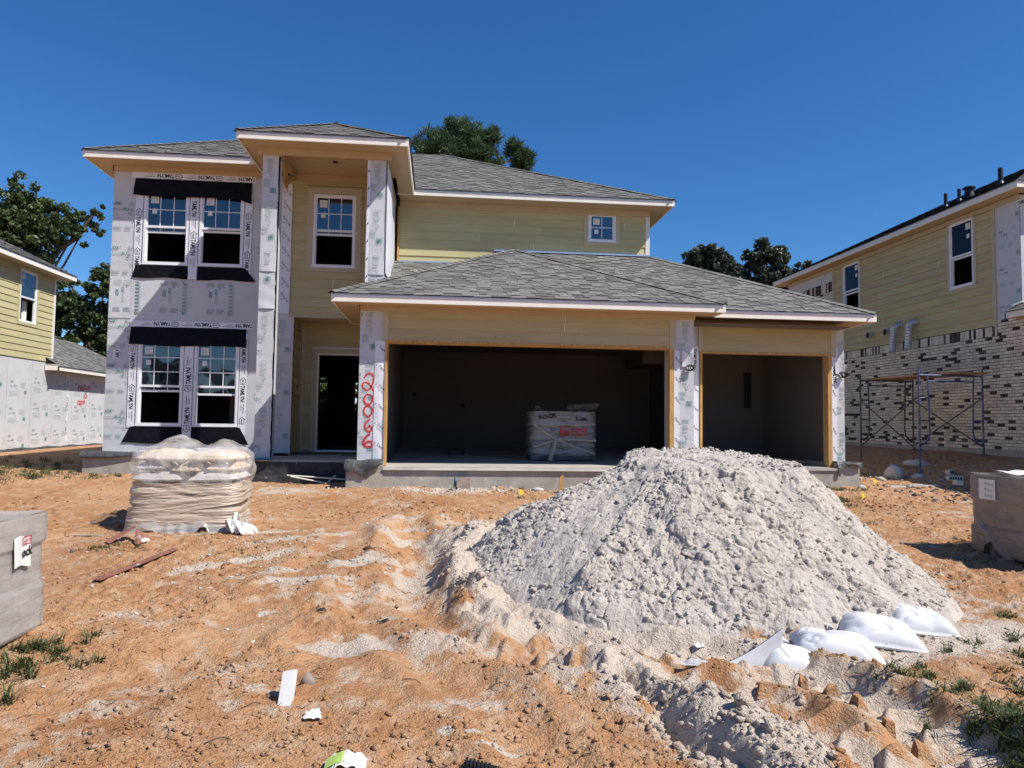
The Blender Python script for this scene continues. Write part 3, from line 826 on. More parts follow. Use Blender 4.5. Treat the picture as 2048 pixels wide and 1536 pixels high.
def window(parent, T, u0, u1, v0, v1, vm=None, grid=None, gap=0.10, label=None, glass='glass', sticker=True, seed=1, fixed=False):
    """vinyl window: frame > sash, pane, grille, paper. The lower sash is pushed up so the lower half stands open"""
    f = MB(T); w = 0.045
    f.box(u0, u0 + w, v0, v1, -0.06, 0.022); f.box(u1 - w, u1, v0, v1, -0.06, 0.022)
    f.box(u0 + w, u1 - w, v1 - w, v1, -0.06, 0.022); f.box(u0 + w, u1 - w, v0, v0 + w, -0.06, 0.026)
    f.box(u0 - 0.02, u1 + 0.02, v0 - 0.018, v0 - 0.001, -0.02, 0.034)
    f.box(u0 + w, u0 + w + 0.018, v0 + w, v1 - w, -0.06, -0.012); f.box(u1 - w - 0.018, u1 - w, v0 + w, v1 - w, -0.06, -0.012)
    fo = f.build('window', 'vinyl', parent, label=label)
    a, b = u0 + w + 0.001, u1 - w - 0.001; top = v1 - w
    lo = v0 + w
    if fixed: vm = lo
    s = MB(T)
    s.box(a, b, vm - 0.022, vm + 0.022, -0.028, 0.008) if not fixed else None
    s.box(a, a + 0.026, vm + 0.022, top, -0.028, 0.006); s.box(b - 0.026, b, vm + 0.022, top, -0.028, 0.006)
    s.box(a + 0.026, b - 0.026, top - 0.026, top, -0.028, 0.006)
    s.build('sash', 'vinyl', fo)
    p = MB(T); p.box(a + 0.02, b - 0.02, vm + 0.015, top - 0.02, -0.018, -0.012); p.build('pane', glass, fo)
    if not fixed:
        s2 = MB(T); vb = vm - gap
        s2.box(a, b, vb - 0.02, vb + 0.02, -0.056, -0.030); s2.box(a, a + 0.026, vb + 0.02, vb + (top - vm) , -0.056, -0.030); s2.box(b - 0.026, b, vb + 0.02, vb + (top - vm), -0.056, -0.030)
        s2.build('sash', 'vinyl', fo)
        p2 = MB(T); p2.box(a + 0.02, b - 0.02, vb + 0.015, vm - 0.015, -0.046, -0.042); p2.build('pane', glass, fo)
    if grid:
        g = MB(T); nx, nz = grid
        for k in range(1, nx):
            x = a + (b - a) * k / nx
            g.box(x - 0.008, x + 0.008, vm + 0.022, top - 0.026, -0.0115, -0.006)
            if not fixed and gap > 0.06: g.box(x - 0.008, x + 0.008, vm - gap + 0.02, vm - 0.022, -0.0415, -0.036)
        for k in range(1, nz):
            z = vm + (top - vm) * k / nz
            g.box(a + 0.026, b - 0.026, z - 0.008, z + 0.008, -0.0118, -0.0055)
        g.build('grille', 'vinyl', fo)
    if sticker:
        rg = random.Random(seed); q = MB(T)
        x = a + 0.07; z = top - 0.10
        q.box(x, x + 0.15, z - 0.12, z + 0.03, -0.0055, -0.005)
        for k in range(4): q.box(x + 0.012, x + rg.uniform(0.08, 0.14), z - 0.09 + k * 0.028, z - 0.083 + k * 0.028, -0.0049, -0.0047, 1)
        q.build('paper_label', ['paper', 'grey_print'], fo)
        q = MB(T); q.box(x + 0.03, x + 0.12, z - 0.33, z - 0.23, -0.0055, -0.005); q.build('paper_label', 'paper', fo)
    return fo

def room(mb, x0, x1, y0, y1, z0, z1, open_side='y0', mi=0):
    if open_side != 'y0': mb.poly([(x0, y0, z0), (x1, y0, z0), (x1, y0, z1), (x0, y0, z1)], mi)
    if open_side != 'y1': mb.poly([(x0, y1, z0), (x1, y1, z0), (x1, y1, z1), (x0, y1, z1)], mi)
    if open_side != 'x0': mb.poly([(x0, y0, z0), (x0, y1, z0), (x0, y1, z1), (x0, y0, z1)], mi)
    if open_side != 'x1': mb.poly([(x1, y0, z0), (x1, y1, z0), (x1, y1, z1), (x1, y0, z1)], mi)
    mb.poly([(x0, y0, z0), (x1, y0, z0), (x1, y1, z0), (x0, y1, z0)], mi); mb.poly([(x0, y0, z1), (x1, y0, z1), (x1, y1, z1), (x0, y1, z1)], mi)

# --- print on the sheathing: mi 1 teal, 2 pale teal, 3 grey, 4 ink
def p_lines(mb, u, v, w, rows, n, mi=2, pitch=0.022, rg=random, rot=0):
    for k in range(rows):
        ww = w * rg.uniform(0.72, 1.0); vv = v - k * pitch
        x = 0.0
        while x < ww - 0.01:
            l = min(rg.uniform(0.02, 0.07), ww - x)
            if rot: mb.poly([(u - k * pitch * -1, v + x, n), (u + k * pitch + 0.009, v + x, n), (u + k * pitch + 0.009, v + x + l, n), (u + k * pitch, v + x + l, n)], mi)
            else: mb.poly([(u + x, vv, n), (u + x + l, vv, n), (u + x + l, vv + 0.009, n), (u + x, vv + 0.009, n)], mi)
            x += l + 0.007

def p_ring(mb, u, v, w, h, n, mi, t=0.006):
    for a in ((u, u + w, v, v + t), (u, u + w, v + h - t, v + h), (u, u + t, v + t, v + h - t), (u + w - t, u + w, v + t, v + h - t)):
        mb.poly([(a[0], a[2], n), (a[1], a[2], n), (a[1], a[3], n), (a[0], a[3], n)], mi)

def p_logo(mb, u, v, n, s=1.0, rot=0, mi=1, cut=None):
    """OX over thermoPLY, as on the boards"""
    c, d = math.cos(math.radians(rot)), math.sin(math.radians(rot))
    at = lambda a, b: (u + a * c - b * d, v + a * d + b * c)
    if cut is None:
        put_text(mb, 'OX', *at(0, 0.10 * s), 0.075 * s, n, mi, rot, 0.02, shear=0.2)
        put_text(mb, '?', *at(0.125 * s, 0.112 * s), 0.06 * s, n, mi, rot, 0.0, shear=0.3)
        put_text(mb, 'thermo', *at(-0.02 * s, 0.0), 0.062 * s, n, 2, rot, 0.0)
    put_text(mb, 'PLY', *at(0.17 * s, 0.0), 0.066 * s, n, mi, rot, 0.02)
    put_text(mb, 'ox', *at(0.24 * s, -0.058 * s), 0.046 * s, n, mi, rot, 0.015)

def p_icon(mb, u, v, n, s=1.0):
    p_ring(mb, u, v, 0.105 * s, 0.09 * s, n, 1, 0.007)
    for k in range(4): mb.poly([(u + 0.02 * s, v + (0.018 + 0.016 * k) * s, n), (u + 0.085 * s, v + (0.018 + 0.016 * k) * s, n), (u + 0.085 * s, v + (0.027 + 0.016 * k) * s, n), (u + 0.02 * s, v + (0.027 + 0.016 * k) * s, n)], 1)

def p_recycle(mb, u, v, n, s=1.0):
    p_ring(mb, u, v, 0.03 * s, 0.03 * s, n, 3, 0.008); p_ring(mb, u + 0.045 * s, v, 0.028 * s, 0.03 * s, n, 3, 0.006)

def p_hand(mb, u, v, n, s=1.0):
    for a, b, w, h in ((0, 0.02, 0.012, 0.014), (0.025, -0.005, 0.012, 0.032), (0.035, -0.03, 0.024, 0.02), (0.06, 0.02, 0.012, 0.012)):
        mb.poly([(u + a * s, v + b * s, n), (u + (a + w) * s, v + b * s, n), (u + (a + w) * s, v + (b + h) * s, n), (u + a * s, v + (b + h) * s, n)], 3)

def p_staples(mb, u0, u1, v0, v1, n, rg, step=0.17):
    for u in (u0 + 0.02, u1 - 0.02):
        v = v0 + 0.05
        while v < v1:
            a = u + rg.uniform(-0.006, 0.006); mb.poly([(a - 0.004, v, n), (a + 0.004, v, n), (a + 0.004, v + 0.008, n), (a - 0.004, v + 0.008, n)], 4)
            v += step * rg.uniform(0.7, 1.3)

def p_column(mb, u0, u1, v0, v1, n, seed=1, logo=True, icons=True, phase=0.0):
    """one narrow vertical board: text blocks, hands and small square marks repeating up its length"""
    rg = random.Random(seed); w = u1 - u0; v = v1 - 0.08 - phase; k = 0
    while v > v0 + 0.25:
        p_lines(mb, u0 + w * 0.30, v, min(0.2, w * 0.5), 4, n, 2, rg=rg); p_lines(mb, u0 + w * 0.30, v - 0.11, min(0.2, w * 0.45), 4, n, 2, rg=rg)
        if v - 0.24 > v0: p_recycle(mb, u0 + w * 0.32, v - 0.235, n)
        if v - 0.34 > v0: p_hand(mb, u0 + w * 0.42, v - 0.31, n, 1.0); mb.poly([(u0 + 0.01, v - 0.265, n), (u0 + w * 0.7, v - 0.265, n), (u0 + w * 0.7, v - 0.262, n), (u0 + 0.01, v - 0.262, n)], 3)
        if v - 0.46 > v0: p_lines(mb, u0 + w * 0.06, v - 0.38, w * 0.55, 3, n, 2, rg=rg); p_lines(mb, u0 + w * 0.06, v - 0.46, w * 0.45, 3, n, 2, rg=rg)
        if icons and v - 0.62 > v0: p_icon(mb, u1 - 0.13, v - 0.62, n)
        if logo and v - 0.7 > v0: p_logo(mb, u0 - 0.12, v - 0.7, n, 0.8, cut=1)
        v -= 0.86; k += 1

def p_board(mb, u0, u1, v0, v1, n, seed=1, rot=0):
    """a wide board: logo, two text blocks, marks, repeated"""
    rg = random.Random(seed)
    v = v1 - 0.25
    while v > v0 + 0.12:
        u = u0 + 0.03
        while u < u1 - 0.36:
            p_logo(mb, u, v, n, 1.0, rot)
            if u + 0.62 < u1:
                p_lines(mb, u + 0.40, v + 0.15, 0.2, 4, n, 2, rg=rg); p_lines(mb, u + 0.40, v + 0.04, 0.19, 4, n, 2, rg=rg); p_recycle(mb, u + 0.41, v - 0.09, n); 
                p_hand(mb, u + 0.47, v - 0.16, n)
            if v - 0.32 > v0:
                mb.poly([(u, v - 0.145, n), (u + 0.38, v - 0.145, n), (u + 0.38, v - 0.141, n), (u, v - 0.141, n)], 3)
                p_lines(mb, u + 0.0, v - 0.22, 0.18, 4, n, 2, rg=rg); p_lines(mb, u + 0.24, v - 0.22, 0.18, 4, n, 2, rg=rg)
            u += 0.86
        v -= 0.88

SH = ['sheath', 'teal', 'pale_teal', 'grey_print', 'ink', 'tape', 'paint_red', 'membrane']

def tape_strip(mb, u, v, L, w, n, rot, words, mi=5, seed=1, start=0.0):
    """a strip of printed flashing tape of length L from (u, v) along rot; words: 'tam' or 'flash'"""
    c, s = math.cos(math.radians(rot)), math.sin(math.radians(rot))
    P = lambda a, b: (u + a * c - b * s, v + a * s + b * c)
    rg = random.Random(seed)
    k = max(2, int(L / 0.12))
    e0 = [rg.uniform(-0.004, 0.004) for _ in range(k + 1)]; e1 = [rg.uniform(-0.004, 0.004) for _ in range(k + 1)]
    for i in range(k):
        a, b = L * i / k, L * (i + 1) / k
        mb.poly([(*P(a, e0[i]), n), (*P(b, e0[i + 1]), n), (*P(b, w + e1[i + 1]), n), (*P(a, w + e1[i]), n)], mi)
    x = start; nn = n + 0.0012
    if words == 'tam':
        while x < L - 0.10:
            if x + 0.34 < L and x >= 0:
                put_text(mb, 'TAMLYN', *P(x, w * 0.20), w * 0.80, nn, 4, rot, 0.035, width=0.31)
                mb.poly([(*P(x + 0.315, w * .25), nn), (*P(x + 0.33, w * .25), nn), (*P(x + 0.33, w * .75), nn), (*P(x + 0.315, w * .75), nn)], 3)
            if x + 0.55 < L:
                put_text(mb, 'WrapFlashing', *P(x + 0.36, w * 0.58), w * 0.22, nn, 4, rot, 0.02, width=0.20)
                for j in range(2): mb.poly([(*P(x + 0.38, w * (.22 + .16 * j)), nn), (*P(x + 0.50, w * (.22 + .16 * j)), nn), (*P(x + 0.50, w * (.28 + .16 * j)), nn), (*P(x + 0.38, w * (.28 + .16 * j)), nn)], 3)
            if x - 0.15 > 0:                       # little house mark in front of the word
                q = x - 0.16
                ring = [(q, .5), (q + .05, .92), (q + .05, .80), (q + .135, .80), (q + .135, .20), (q + .05, .20), (q + .05, .08)]
                for (a0, b0), (a1, b1) in zip(ring, ring[1:] + ring[:1]):
                    dx, dy = a1 - a0, (b1 - b0) * w; ll = math.hypot(dx, dy); ox, oy = -dy / ll * 0.005, dx / ll * 0.005
                    mb.poly([(*P(a0 - ox, b0 * w - oy), nn), (*P(a1 - ox, b1 * w - oy), nn), (*P(a1 + ox, b1 * w + oy), nn), (*P(a0 + ox, b0 * w + oy), nn)], 4)
                put_text(mb, 'TAMLYN', *P(q + .035, w * .38), w * .28, nn, 4, rot, 0.02, width=0.09)
            x += 0.78
    else:
        while x < L - 0.2:
            b0 = P(x, w * 0.95)
            put_text(mb, 'Flashing Tape', *P(x, w * 0.08), 0.062, nn, 4, rot + 38, 0.0, width=min(0.24, w / math.sin(math.radians(38)) * 0.95))
            mb.poly([(*P(x + 0.10, w * .1), nn), (*P(x + 0.13, w * .3), nn), (*P(x + 0.125, w * .34), nn), (*P(x + 0.095, w * .14), nn)], 4)
            x += 0.31
# ------------------------------------------------------------------ the house being built
house = thing('house', (0.0, 15.0, 0.5), 'two-storey house under construction with three open garage bays, grey shingle roofs and unpainted yellow siding', 'house')
EZ0, EZ1 = 6.56, 6.70            # upper eave: bottom and top of the fascia
GZ0, GZ1 = 3.555, 3.70           # garage eave

def build_house():
    rg = random.Random(3)
    # ---------- left wing, sheathed
    T = face_y(14.72)
    w = MB(T)
    holes = [(-5.885, -5.03, 1.47, 3.12), (-4.825, -3.975, 1.47, 3.12), (-5.885, -5.03, 4.64, 6.12), (-4.825, -3.975, 4.64, 6.12)]
    wall_sheet(w, -6.48, -3.04, 0.95, 6.52, holes, 0, 0)
    wall_sheet(w, -3.04, -2.95, 0.95, 3.70, (), 0, 0)
    w.mesh([(-6.48, 0.95, 0), (-6.48, 0.95, -11), (-6.48, 6.52, -11), (-6.48, 6.52, 0)], [(0, 1, 2, 3)], 0)
    wall_sheet(w, -6.48, 4.75, 0.95, 6.52, [(-5.2, -0.9, 0.95, 3.7)], -11, 0)
    # overlapping boards with lifted lower edges
    w.poly([(-6.478, 3.55, 0.012), (-6.05, 3.55, 0.010), (-6.05, 4.38, 0.003), (-6.478, 4.38, 0.004)], 0, 0.8)
    w.poly([(-3.74, 3.72, 0.004), (-3.36, 3.72, 0.004), (-3.36, 4.20, 0.004), (-3.74, 4.20, 0.004)], 0, 0.0)
    n = 0.0145
    for k, v in enumerate((5.62, 4.74, 3.30, 2.42, 1.54)):         # left edge boards
        p_logo(w, -6.46, v + 0.06, n, 1.1); p_lines(w, -6.16, v + 0.22, 0.09, 4, n, 2, rg=rg); p_lines(w, -6.16, v + 0.10, 0.09, 4, n, 2, rg=rg)
        p_recycle(w, -6.16, v - 0.03, n); p_hand(w, -6.13, v - 0.14, n)
        w.poly([(-6.46, v - 0.10, n), (-6.10, v - 0.10, n), (-6.10, v - 0.097, n), (-6.46, v - 0.097, n)], 3)
        p_lines(w, -6.45, v - 0.26, 0.17, 4, n, 2, rg=rg); p_lines(w, -6.24, v - 0.26, 0.13, 4, n, 2, rg=rg)
    for u in (-6.30, -5.42, -4.54):                                 # middle band, print turned on its side
        put_text(w, 'OX', u, 3.99, 0.085, n, 1, 90, 0.02, shear=0.2); put_text(w, 'thermo', u + 0.10, 3.86, 0.065, n, 2, 90, 0.0)
        put_text(w, 'PLY', u + 0.10, 4.07, 0.068, n, 1, 90, 0.02); put_text(w, 'ox', u + 0.16, 4.16, 0.046, n, 1, 90, 0.015)
        for q in range(2):
            for j in range(4):
                z = 4.28 - q * 0.53; l = rg.uniform(0.13, 0.2)
                for x0 in (0.0, 0.19):
                    w.poly([(u - 0.10 + x0, z - j * 0.024, n), (u - 0.10 + x0 + l * 0.8, z - j * 0.024, n), (u - 0.10 + x0 + l * 0.8, z + 0.010 - j * 0.024, n), (u - 0.10 + x0, z + 0.010 - j * 0.024, n)], 2)
        w.poly([(u + 0.24, 3.58, n), (u + 0.243, 3.58, n), (u + 0.243, 4.30, n), (u + 0.24, 4.30, n)], 3)
        for j in range(9): w.poly([(u + 0.32, 3.66 + j * 0.07, n), (u + 0.40, 3.66 + j * 0.07, n), (u + 0.40, 3.70 + j * 0.07, n), (u + 0.32, 3.70 + j * 0.07, n)], 2)
        p_hand(w, u + 0.29, 3.68, n, 1.2); p_hand(w, u + 0.29, 4.28, n, 1.2)
    for u in (-5.95, -5.02, -4.10):                                 # above the upper windows, upside down
        p_lines(w, u, 6.47, 0.16, 4, n, 3, rg=rg); p_lines(w, u + 0.18, 6.47, 0.12, 4, n, 3, rg=rg); p_hand(w, u + 0.34, 6.45, n)
    p_column(w, -3.72, -3.30, 4.40, 6.35, n, 5, False, False); p_column(w, -3.68, -3.28, 1.0, 3.45, n, 6, False, False)
    p_column(w, -3.36, -2.97, 0.98, 3.66, 0.003, 7, False, True)
    put_text(w, 'G', -3.55, 4.02, 0.10, n, 6, 0, -0.01); p_lines(w, -3.56, 3.98, 0.12, 6, n, 2, rg=rg)
    p_staples(w, -6.47, -6.06, 1.0, 6.4, n, rg); p_staples(w, -3.2, -2.96, 1.0, 3.6, 0.004, rg)
    # tape round the windows
    ft = 0.016
    tape_strip(w, -3.72, 3.515, 2.34, 0.125, ft, 180, 'tam', start=0.02)
    tape_strip(w, -3.76, 6.465, 2.38, 0.125, ft, 180, 'tam', start=0.02, seed=2)
    tape_strip(w, -6.05, 3.10, 1.68, 0.14, ft, -90, 'tam', start=0.22, seed=3)
    tape_strip(w, -3.955, 3.30, 2.0, 0.14, ft, -90, 'tam', start=0.25, seed=4)
    tape_strip(w, -4.845, 1.20, 1.95, 0.165, ft + 0.008, 90, 'tam', start=0.30, seed=5)
    tape_strip(w, -6.05, 6.02, 1.66, 0.14, ft, -90, 'tam', start=0.45, seed=6)
    tape_strip(w, -3.955, 6.12, 1.72, 0.14, ft, -90, 'tam', start=0.55, seed=7)
    tape_strip(w, -5.01, 6.05, 1.7, 0.165, ft + 0.008, -90, 'tam', start=0.12, seed=8)
    tape_strip(w, -3.24, 6.35, 2.62, 0.20, 0.018, -90, 'flash', start=0.05, seed=9)
    tape_strip(w, -6.36, 2.95, 0.20, 0.14, ft, -90, 'none'); put_text(w, 'AMLY', -6.24, 2.765, 0.10, ft + 0.001, 4, 90, 0.03, width=0.17)
    w.build('sheathed_wall', SH, house)

    # windows of the left wing
    for u0, u1, g in ((-5.885, -5.03, 0.095), (-4.825, -3.975, 0.15)):
        window(house, T, u0, u1, 1.47, 3.12, 2.235, (3, 3), g, seed=int(-u0 * 10))
    for u0, u1, g in ((-5.885, -5.03, 0.10), (-4.825, -3.975, 0.055)):
        window(house, T, u0, u1, 4.64, 6.12, 5.385, (3, 2), g, seed=int(-u0 * 9))
    # black membrane flaps above, felt below
    def flap(u0, u1, v0, v1, out, sd, droop=0.0):
        f = MB(T)
        def fn(a, b):
            u = u0 + (u1 - u0) * a; sag = droop * max(0, (a - 0.9) / 0.1) * (1 - b)
            v = v0 + (v1 - v0) * b - sag + 0.012 * math.sin(a * 9 + sd) * (1 - b)
            nn = 0.022 + out * (1 - b) ** 0.8 * (0.8 + 0.2 * math.sin(a * 14 + sd)) + 0.006 * math.sin(a * 31 + b * 5)
            return (u + 0.03 * (1 - b) * (a - 0.5), v, nn)
        f.sheet(fn, 40, 8)
        f.sheet(lambda a, b: tuple(x + y for x, y in zip(fn(a, b), (0, 0, -0.004))), 40, 8)
        f.build('window_flap', 'membrane', house, smooth=True)
    flap(-6.04, -3.86, 3.03, 3.39, 0.022, 1.0); flap(-6.07, -3.84, 5.98, 6.34, 0.05, 2.0, 0.07)
    def apron(pts_top, pts_bot, sd, nn=0.020):
        f = MB(T)
        def fn(a, b):
            u = (pts_top[0] + (pts_top[1] - pts_top[0]) * a) * b + (pts_bot[0] + (pts_bot[1] - pts_bot[0]) * a) * (1 - b)
            v = pts_bot[2] + (pts_top[2] - pts_bot[2]) * b + 0.012 * math.sin(a * 8 + sd) * (1 - b)
            return (u, v, nn + 0.004 * (math.sin(a * 23 + sd + b * 4) * math.sin(b * 5 + a * 9) + 1) * 0.7)
        f.sheet(fn, 44, 10); f.build('sill_felt', 'membrane', house, smooth=True)
    apron((-5.98, -5.02, 1.44), (-6.13, -4.98, 1.12), 1); apron((-4.83, -3.92, 1.44), (-4.84, -3.74, 1.11), 2)
    apron((-6.0, -5.02, 4.61), (-6.07, -5.0, 4.36), 3); apron((-4.83, -3.92, 4.61), (-4.84, -3.71, 4.35), 4)
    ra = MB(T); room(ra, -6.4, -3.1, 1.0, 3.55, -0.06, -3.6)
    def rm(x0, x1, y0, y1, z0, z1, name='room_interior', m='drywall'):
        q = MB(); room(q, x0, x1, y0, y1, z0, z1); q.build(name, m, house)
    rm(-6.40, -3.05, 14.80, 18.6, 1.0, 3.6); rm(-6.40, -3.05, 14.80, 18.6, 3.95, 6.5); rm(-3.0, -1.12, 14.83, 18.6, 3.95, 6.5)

    # ---------- portico columns
    for (x0, x1, y1, sd) in ((-3.315, -3.03, 13.68, 21), (-1.375, -1.085, 16.2, 22)):
        c = MB(face_y(13.4))
        D = -(y1 - 13.4)
        c.box(x0, x1, 0.905, 6.5, D, 0)
        # boards lapped one over the next, their lower edges curling out
        for zb, zt, o in ((4.30, 6.49, 0.014), (3.62, 4.34, 0.022), (1.6, 3.66, 0.010), (0.93, 1.6, 0.008)):
            c.sheet(lambda a, b: (x0 - 0.003 + (x1 - x0 + 0.006) * a, zb + (zt - zb) * b, 0.003 + o * (1 - b) ** 6 * (0.5 + 0.8 * math.sin(a * 3.1)) + 0.002 * math.sin(b * 17 + a * 3)), 6, 30, 0, rg.random())
        if sd == 21:
            p_column(c, x0 + 0.01, x1 - 0.02, 4.35, 6.45, 0.022, sd, False, True); p_column(c, x0 + 0.0, x1 - 0.02, 0.95, 3.6, 0.022, sd + 5, True, False)
            p_icon(c, x0 + 0.1, 4.12, 0.022)
            c.box(x1 - 0.004, x1 + 0.022, 0.93, 6.45, -0.02, 0.004, 7)
        else:
            p_column(c, x0 + 0.01, x1 - 0.02, 3.5, 6.45, 0.022, sd, False, True)
            c.box(x0 - 0.05, x0 - 0.001, 3.6, 6.45, -0.01, 0.008, 5)
            for k in range(8): c.poly([(x0 - 0.045, 3.9 + k * 0.33, 0.0095), (x0 - 0.008, 3.93 + k * 0.33, 0.0095), (x0 - 0.02, 3.97 + k * 0.33, 0.0095)], 4)
        p_staples(c, x0, x1, 0.95, 6.45, 0.022, rg, 0.14)
        c.build('column', SH, house)
    # loose wrap bulging off the side of the right pier
    lw = MB()
    lw.sheet(lambda a, b: (-1.08 + 0.02 + 0.05 * math.sin(a * 2.6) * (0.3 + 0.7 * math.sin(b * 3.1)) * (1 - 0.5 * b), 13.41 + 1.25 * a, 4.35 + 2.1 * b), 16, 30, 0)
    lw.sheet(lambda a, b: (-1.076, 13.385 + 0.10 * a, 4.6 + 1.85 * b), 2, 20, 0)
    lw.build('loose_house_wrap', 'tape', house, smooth=True)

    # ---------- upper wall of the portico
    T2 = face_y(14.735)
    s = MB(T2)
    wh = [(-2.62, -1.78, 4.70, 6.18)]
    siding(s, -3.04, -1.085, 3.69, 6.56, [(-2.74, -1.665, 4.60, 6.30)], 0.19, 11)
    s.build('siding_wall', ['siding_tan', 'caulk'], house)
    t = MB(T2)
    t.box(-2.74, -2.622, 4.70, 6.19, 0.0, 0.028); t.box(-1.778, -1.665, 4.70, 6.19, 0.0, 0.028); t.box(-2.74, -1.665, 6.19, 6.31, 0.0, 0.032); t.box(-2.74, -1.665, 4.60, 4.698, 0.0, 0.030)
    t.box(-2.76, -1.645, 6.31, 6.322, 0.0, 0.04)
    t.build_each('window_trim', 'trim_tan', house)
    window(house, T2, -2.62, -1.78, 4.70, 6.18, 5.44, (3, 2), 0.075, seed=4)
    # ---------- entry recess
    e = MB(face_pos_x(-2.95))
    siding(e, 14.76, 15.40, 0.98, 3.68, [], 0.19, 12, joints=False)
    e.build('siding_wall', ['siding_tan', 'caulk'], house)
    e = MB(face_y(15.55)); siding(e, -2.95, -1.38, 0.98, 3.68, [(-2.71, -1.50, 0.9, 3.12)], 0.19, 13, joints=False)
    e.box(-2.78, -2.765, 2.23, 2.38, 0.018, 0.022, 1)
    e.build('siding_wall', ['siding_tan', 'caulk'], house)
    e = MB(face_y(12.4)); e.mesh([(-1.38, 0.5, 0), (-1.38, 0.5, -3.15), (-1.38, 3.56, -3.15), (-1.38, 3.56, 0)], [(0, 1, 2, 3)]); e.build('siding_wall', 'siding_tan', house)
    t = MB()
    t.box(-2.95, -2.925, 15.40, 15.55, 0.95, 3.66); t.box(-2.925, -2.86, 15.525, 15.55, 0.95, 3.66); t.box(-2.975, -2.945, 14.722, 14.76, 0.9, 3.69, 1)
    t.box(-3.03, -1.085, 14.70, 14.735, 3.66, 3.69); t.box(-2.95, -1.38, 14.74, 15.55, 3.665, 3.68)
    t.build_each('corner_trim', ['trim_tan', 'wood'], house)
    d = MB(face_y(15.55))
    d.box(-2.71, -2.60, 0.96, 3.02, 0.0, 0.03); d.box(-2.71, -1.45, 3.02, 3.13, 0.0, 0.033); d.box(-1.60, -1.5, 0.96, 3.02, 0, 0.03)
    d.box(-2.60, -2.57, 0.97, 3.02, -0.12, 0.012, 1); d.box(-1.63, -1.60, 0.97, 3.02, -0.12, 0.012, 1); d.box(-2.57, -1.63, 2.99, 3.02, -0.12, 0.012, 1); d.box(-2.6, -1.6, 0.95, 0.985, -0.12, 0.02, 2)
    d.box(-2.73, -1.43, 3.131, 3.145, 0.0, 0.045, 2)
    d.build('door_frame', ['trim_tan', 'white', 'metal_edge'], house)
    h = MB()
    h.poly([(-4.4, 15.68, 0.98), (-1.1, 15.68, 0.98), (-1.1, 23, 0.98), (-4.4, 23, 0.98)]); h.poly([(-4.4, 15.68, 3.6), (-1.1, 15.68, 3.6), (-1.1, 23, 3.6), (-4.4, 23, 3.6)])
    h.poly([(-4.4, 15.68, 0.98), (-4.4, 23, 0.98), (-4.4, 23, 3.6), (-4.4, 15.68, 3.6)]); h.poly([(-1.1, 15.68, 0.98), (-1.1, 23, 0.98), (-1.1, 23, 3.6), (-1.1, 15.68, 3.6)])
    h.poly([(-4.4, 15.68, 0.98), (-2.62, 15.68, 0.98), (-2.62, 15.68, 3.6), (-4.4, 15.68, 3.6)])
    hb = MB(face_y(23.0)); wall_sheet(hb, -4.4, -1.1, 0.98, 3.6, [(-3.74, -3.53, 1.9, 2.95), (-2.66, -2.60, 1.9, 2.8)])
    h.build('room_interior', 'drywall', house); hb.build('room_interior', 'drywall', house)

    # ---------- upper wall on the right
    T3 = face_y(16.2)
    s = MB(T3); siding(s, -1.0, 4.75, 5.0, 6.42, [(3.22, 4.06, 5.73, 6.55)], 0.19, 14, off=0.05)
    s.mesh([(4.75, 3.6, 0), (4.75, 3.6, -9.5), (4.75, 6.55, -9.5), (4.75, 6.55, 0)], [(0, 1, 2, 3)])
    s.build('siding_wall', ['siding', 'caulk'], house)
    t = MB(T3)
    t.box(3.22, 3.318, 5.73, 6.47, 0, 0.028); t.box(3.962, 4.06, 5.73, 6.47, 0, 0.028); t.box(3.22, 4.06, 6.472, 6.55, 0, 0.034); t.box(3.318, 3.962, 5.73, 5.818, 0, 0.028)
    t.build_each('window_trim', 'trim_tan', house)
    window(house, T3, 3.32, 3.96, 5.82, 6.47, 5.9, (2, 2), fixed=True, seed=8)
    q = MB(T3); q.box(4.665, 4.765, 5.40, 6.44, 0.0, 0.03); q.box(-1.03, -0.985, 5.05, 6.44, 0, 0.03, 1); q.build_each('corner_trim', ['white_trim', 'wood'], house)
    q = MB(T3); q.box(1.15, 4.78, 5.485, 5.54, 0.014, 0.034); q.box(1.15, 4.78, 5.478, 5.486, 0.034, 0.12); q.box(-1.0, 1.0, 5.17, 5.215, 0.014, 0.034); q.box(-1.0, 1.0, 5.163, 5.17, 0.034, 0.10)
    q.build_each('roof_flashing', 'galv', house)

    # ---------- garage fronts
    T4 = face_y(12.4); T5 = face_y(13.0)
    s = MB(T4); siding(s, -0.90, 4.02, 2.995, 3.475, [], 0.19, 15); s.build('siding_wall', ['siding_tan', 'caulk'], house)
    s = MB(T5); siding(s, 4.84, 7.35, 2.995, 3.475, [], 0.19, 16, joints=False); s.build('siding_wall', ['siding_tan', 'caulk'], house)
    t = MB(T4); t.box(-1.0, -0.9, 2.98, 3.475, 0, 0.026); t.box(4.02, 4.12, 2.93, 3.475, 0, 0.026); t.build_each('corner_trim', 'trim_tan', house)
    t = MB(T5); t.box(4.76, 4.84, 2.97, 3.475, 0, 0.026); t.box(7.35, 7.45, 2.93, 3.475, 0, 0.026); t.build_each('corner_trim', 'trim_tan', house)
    # sheathed piers beside the doors
    c = MB(T4); c.box(-1.38, -0.95, 0.94, 3.56, -0.3, 0); c.poly([(-1.378, 2.0, 0.004), (-1.08, 2.0, 0.004), (-1.06, 2.36, 0.006), (-1.376, 2.36, 0.006)], 0, 0.9)
    c.poly([(-1.06, 2.96, 0.008), (-1.0, 2.96, 0.008), (-1.0, 3.5, 0.008), (-1.06, 3.5, 0.008)], 0, 0.2)
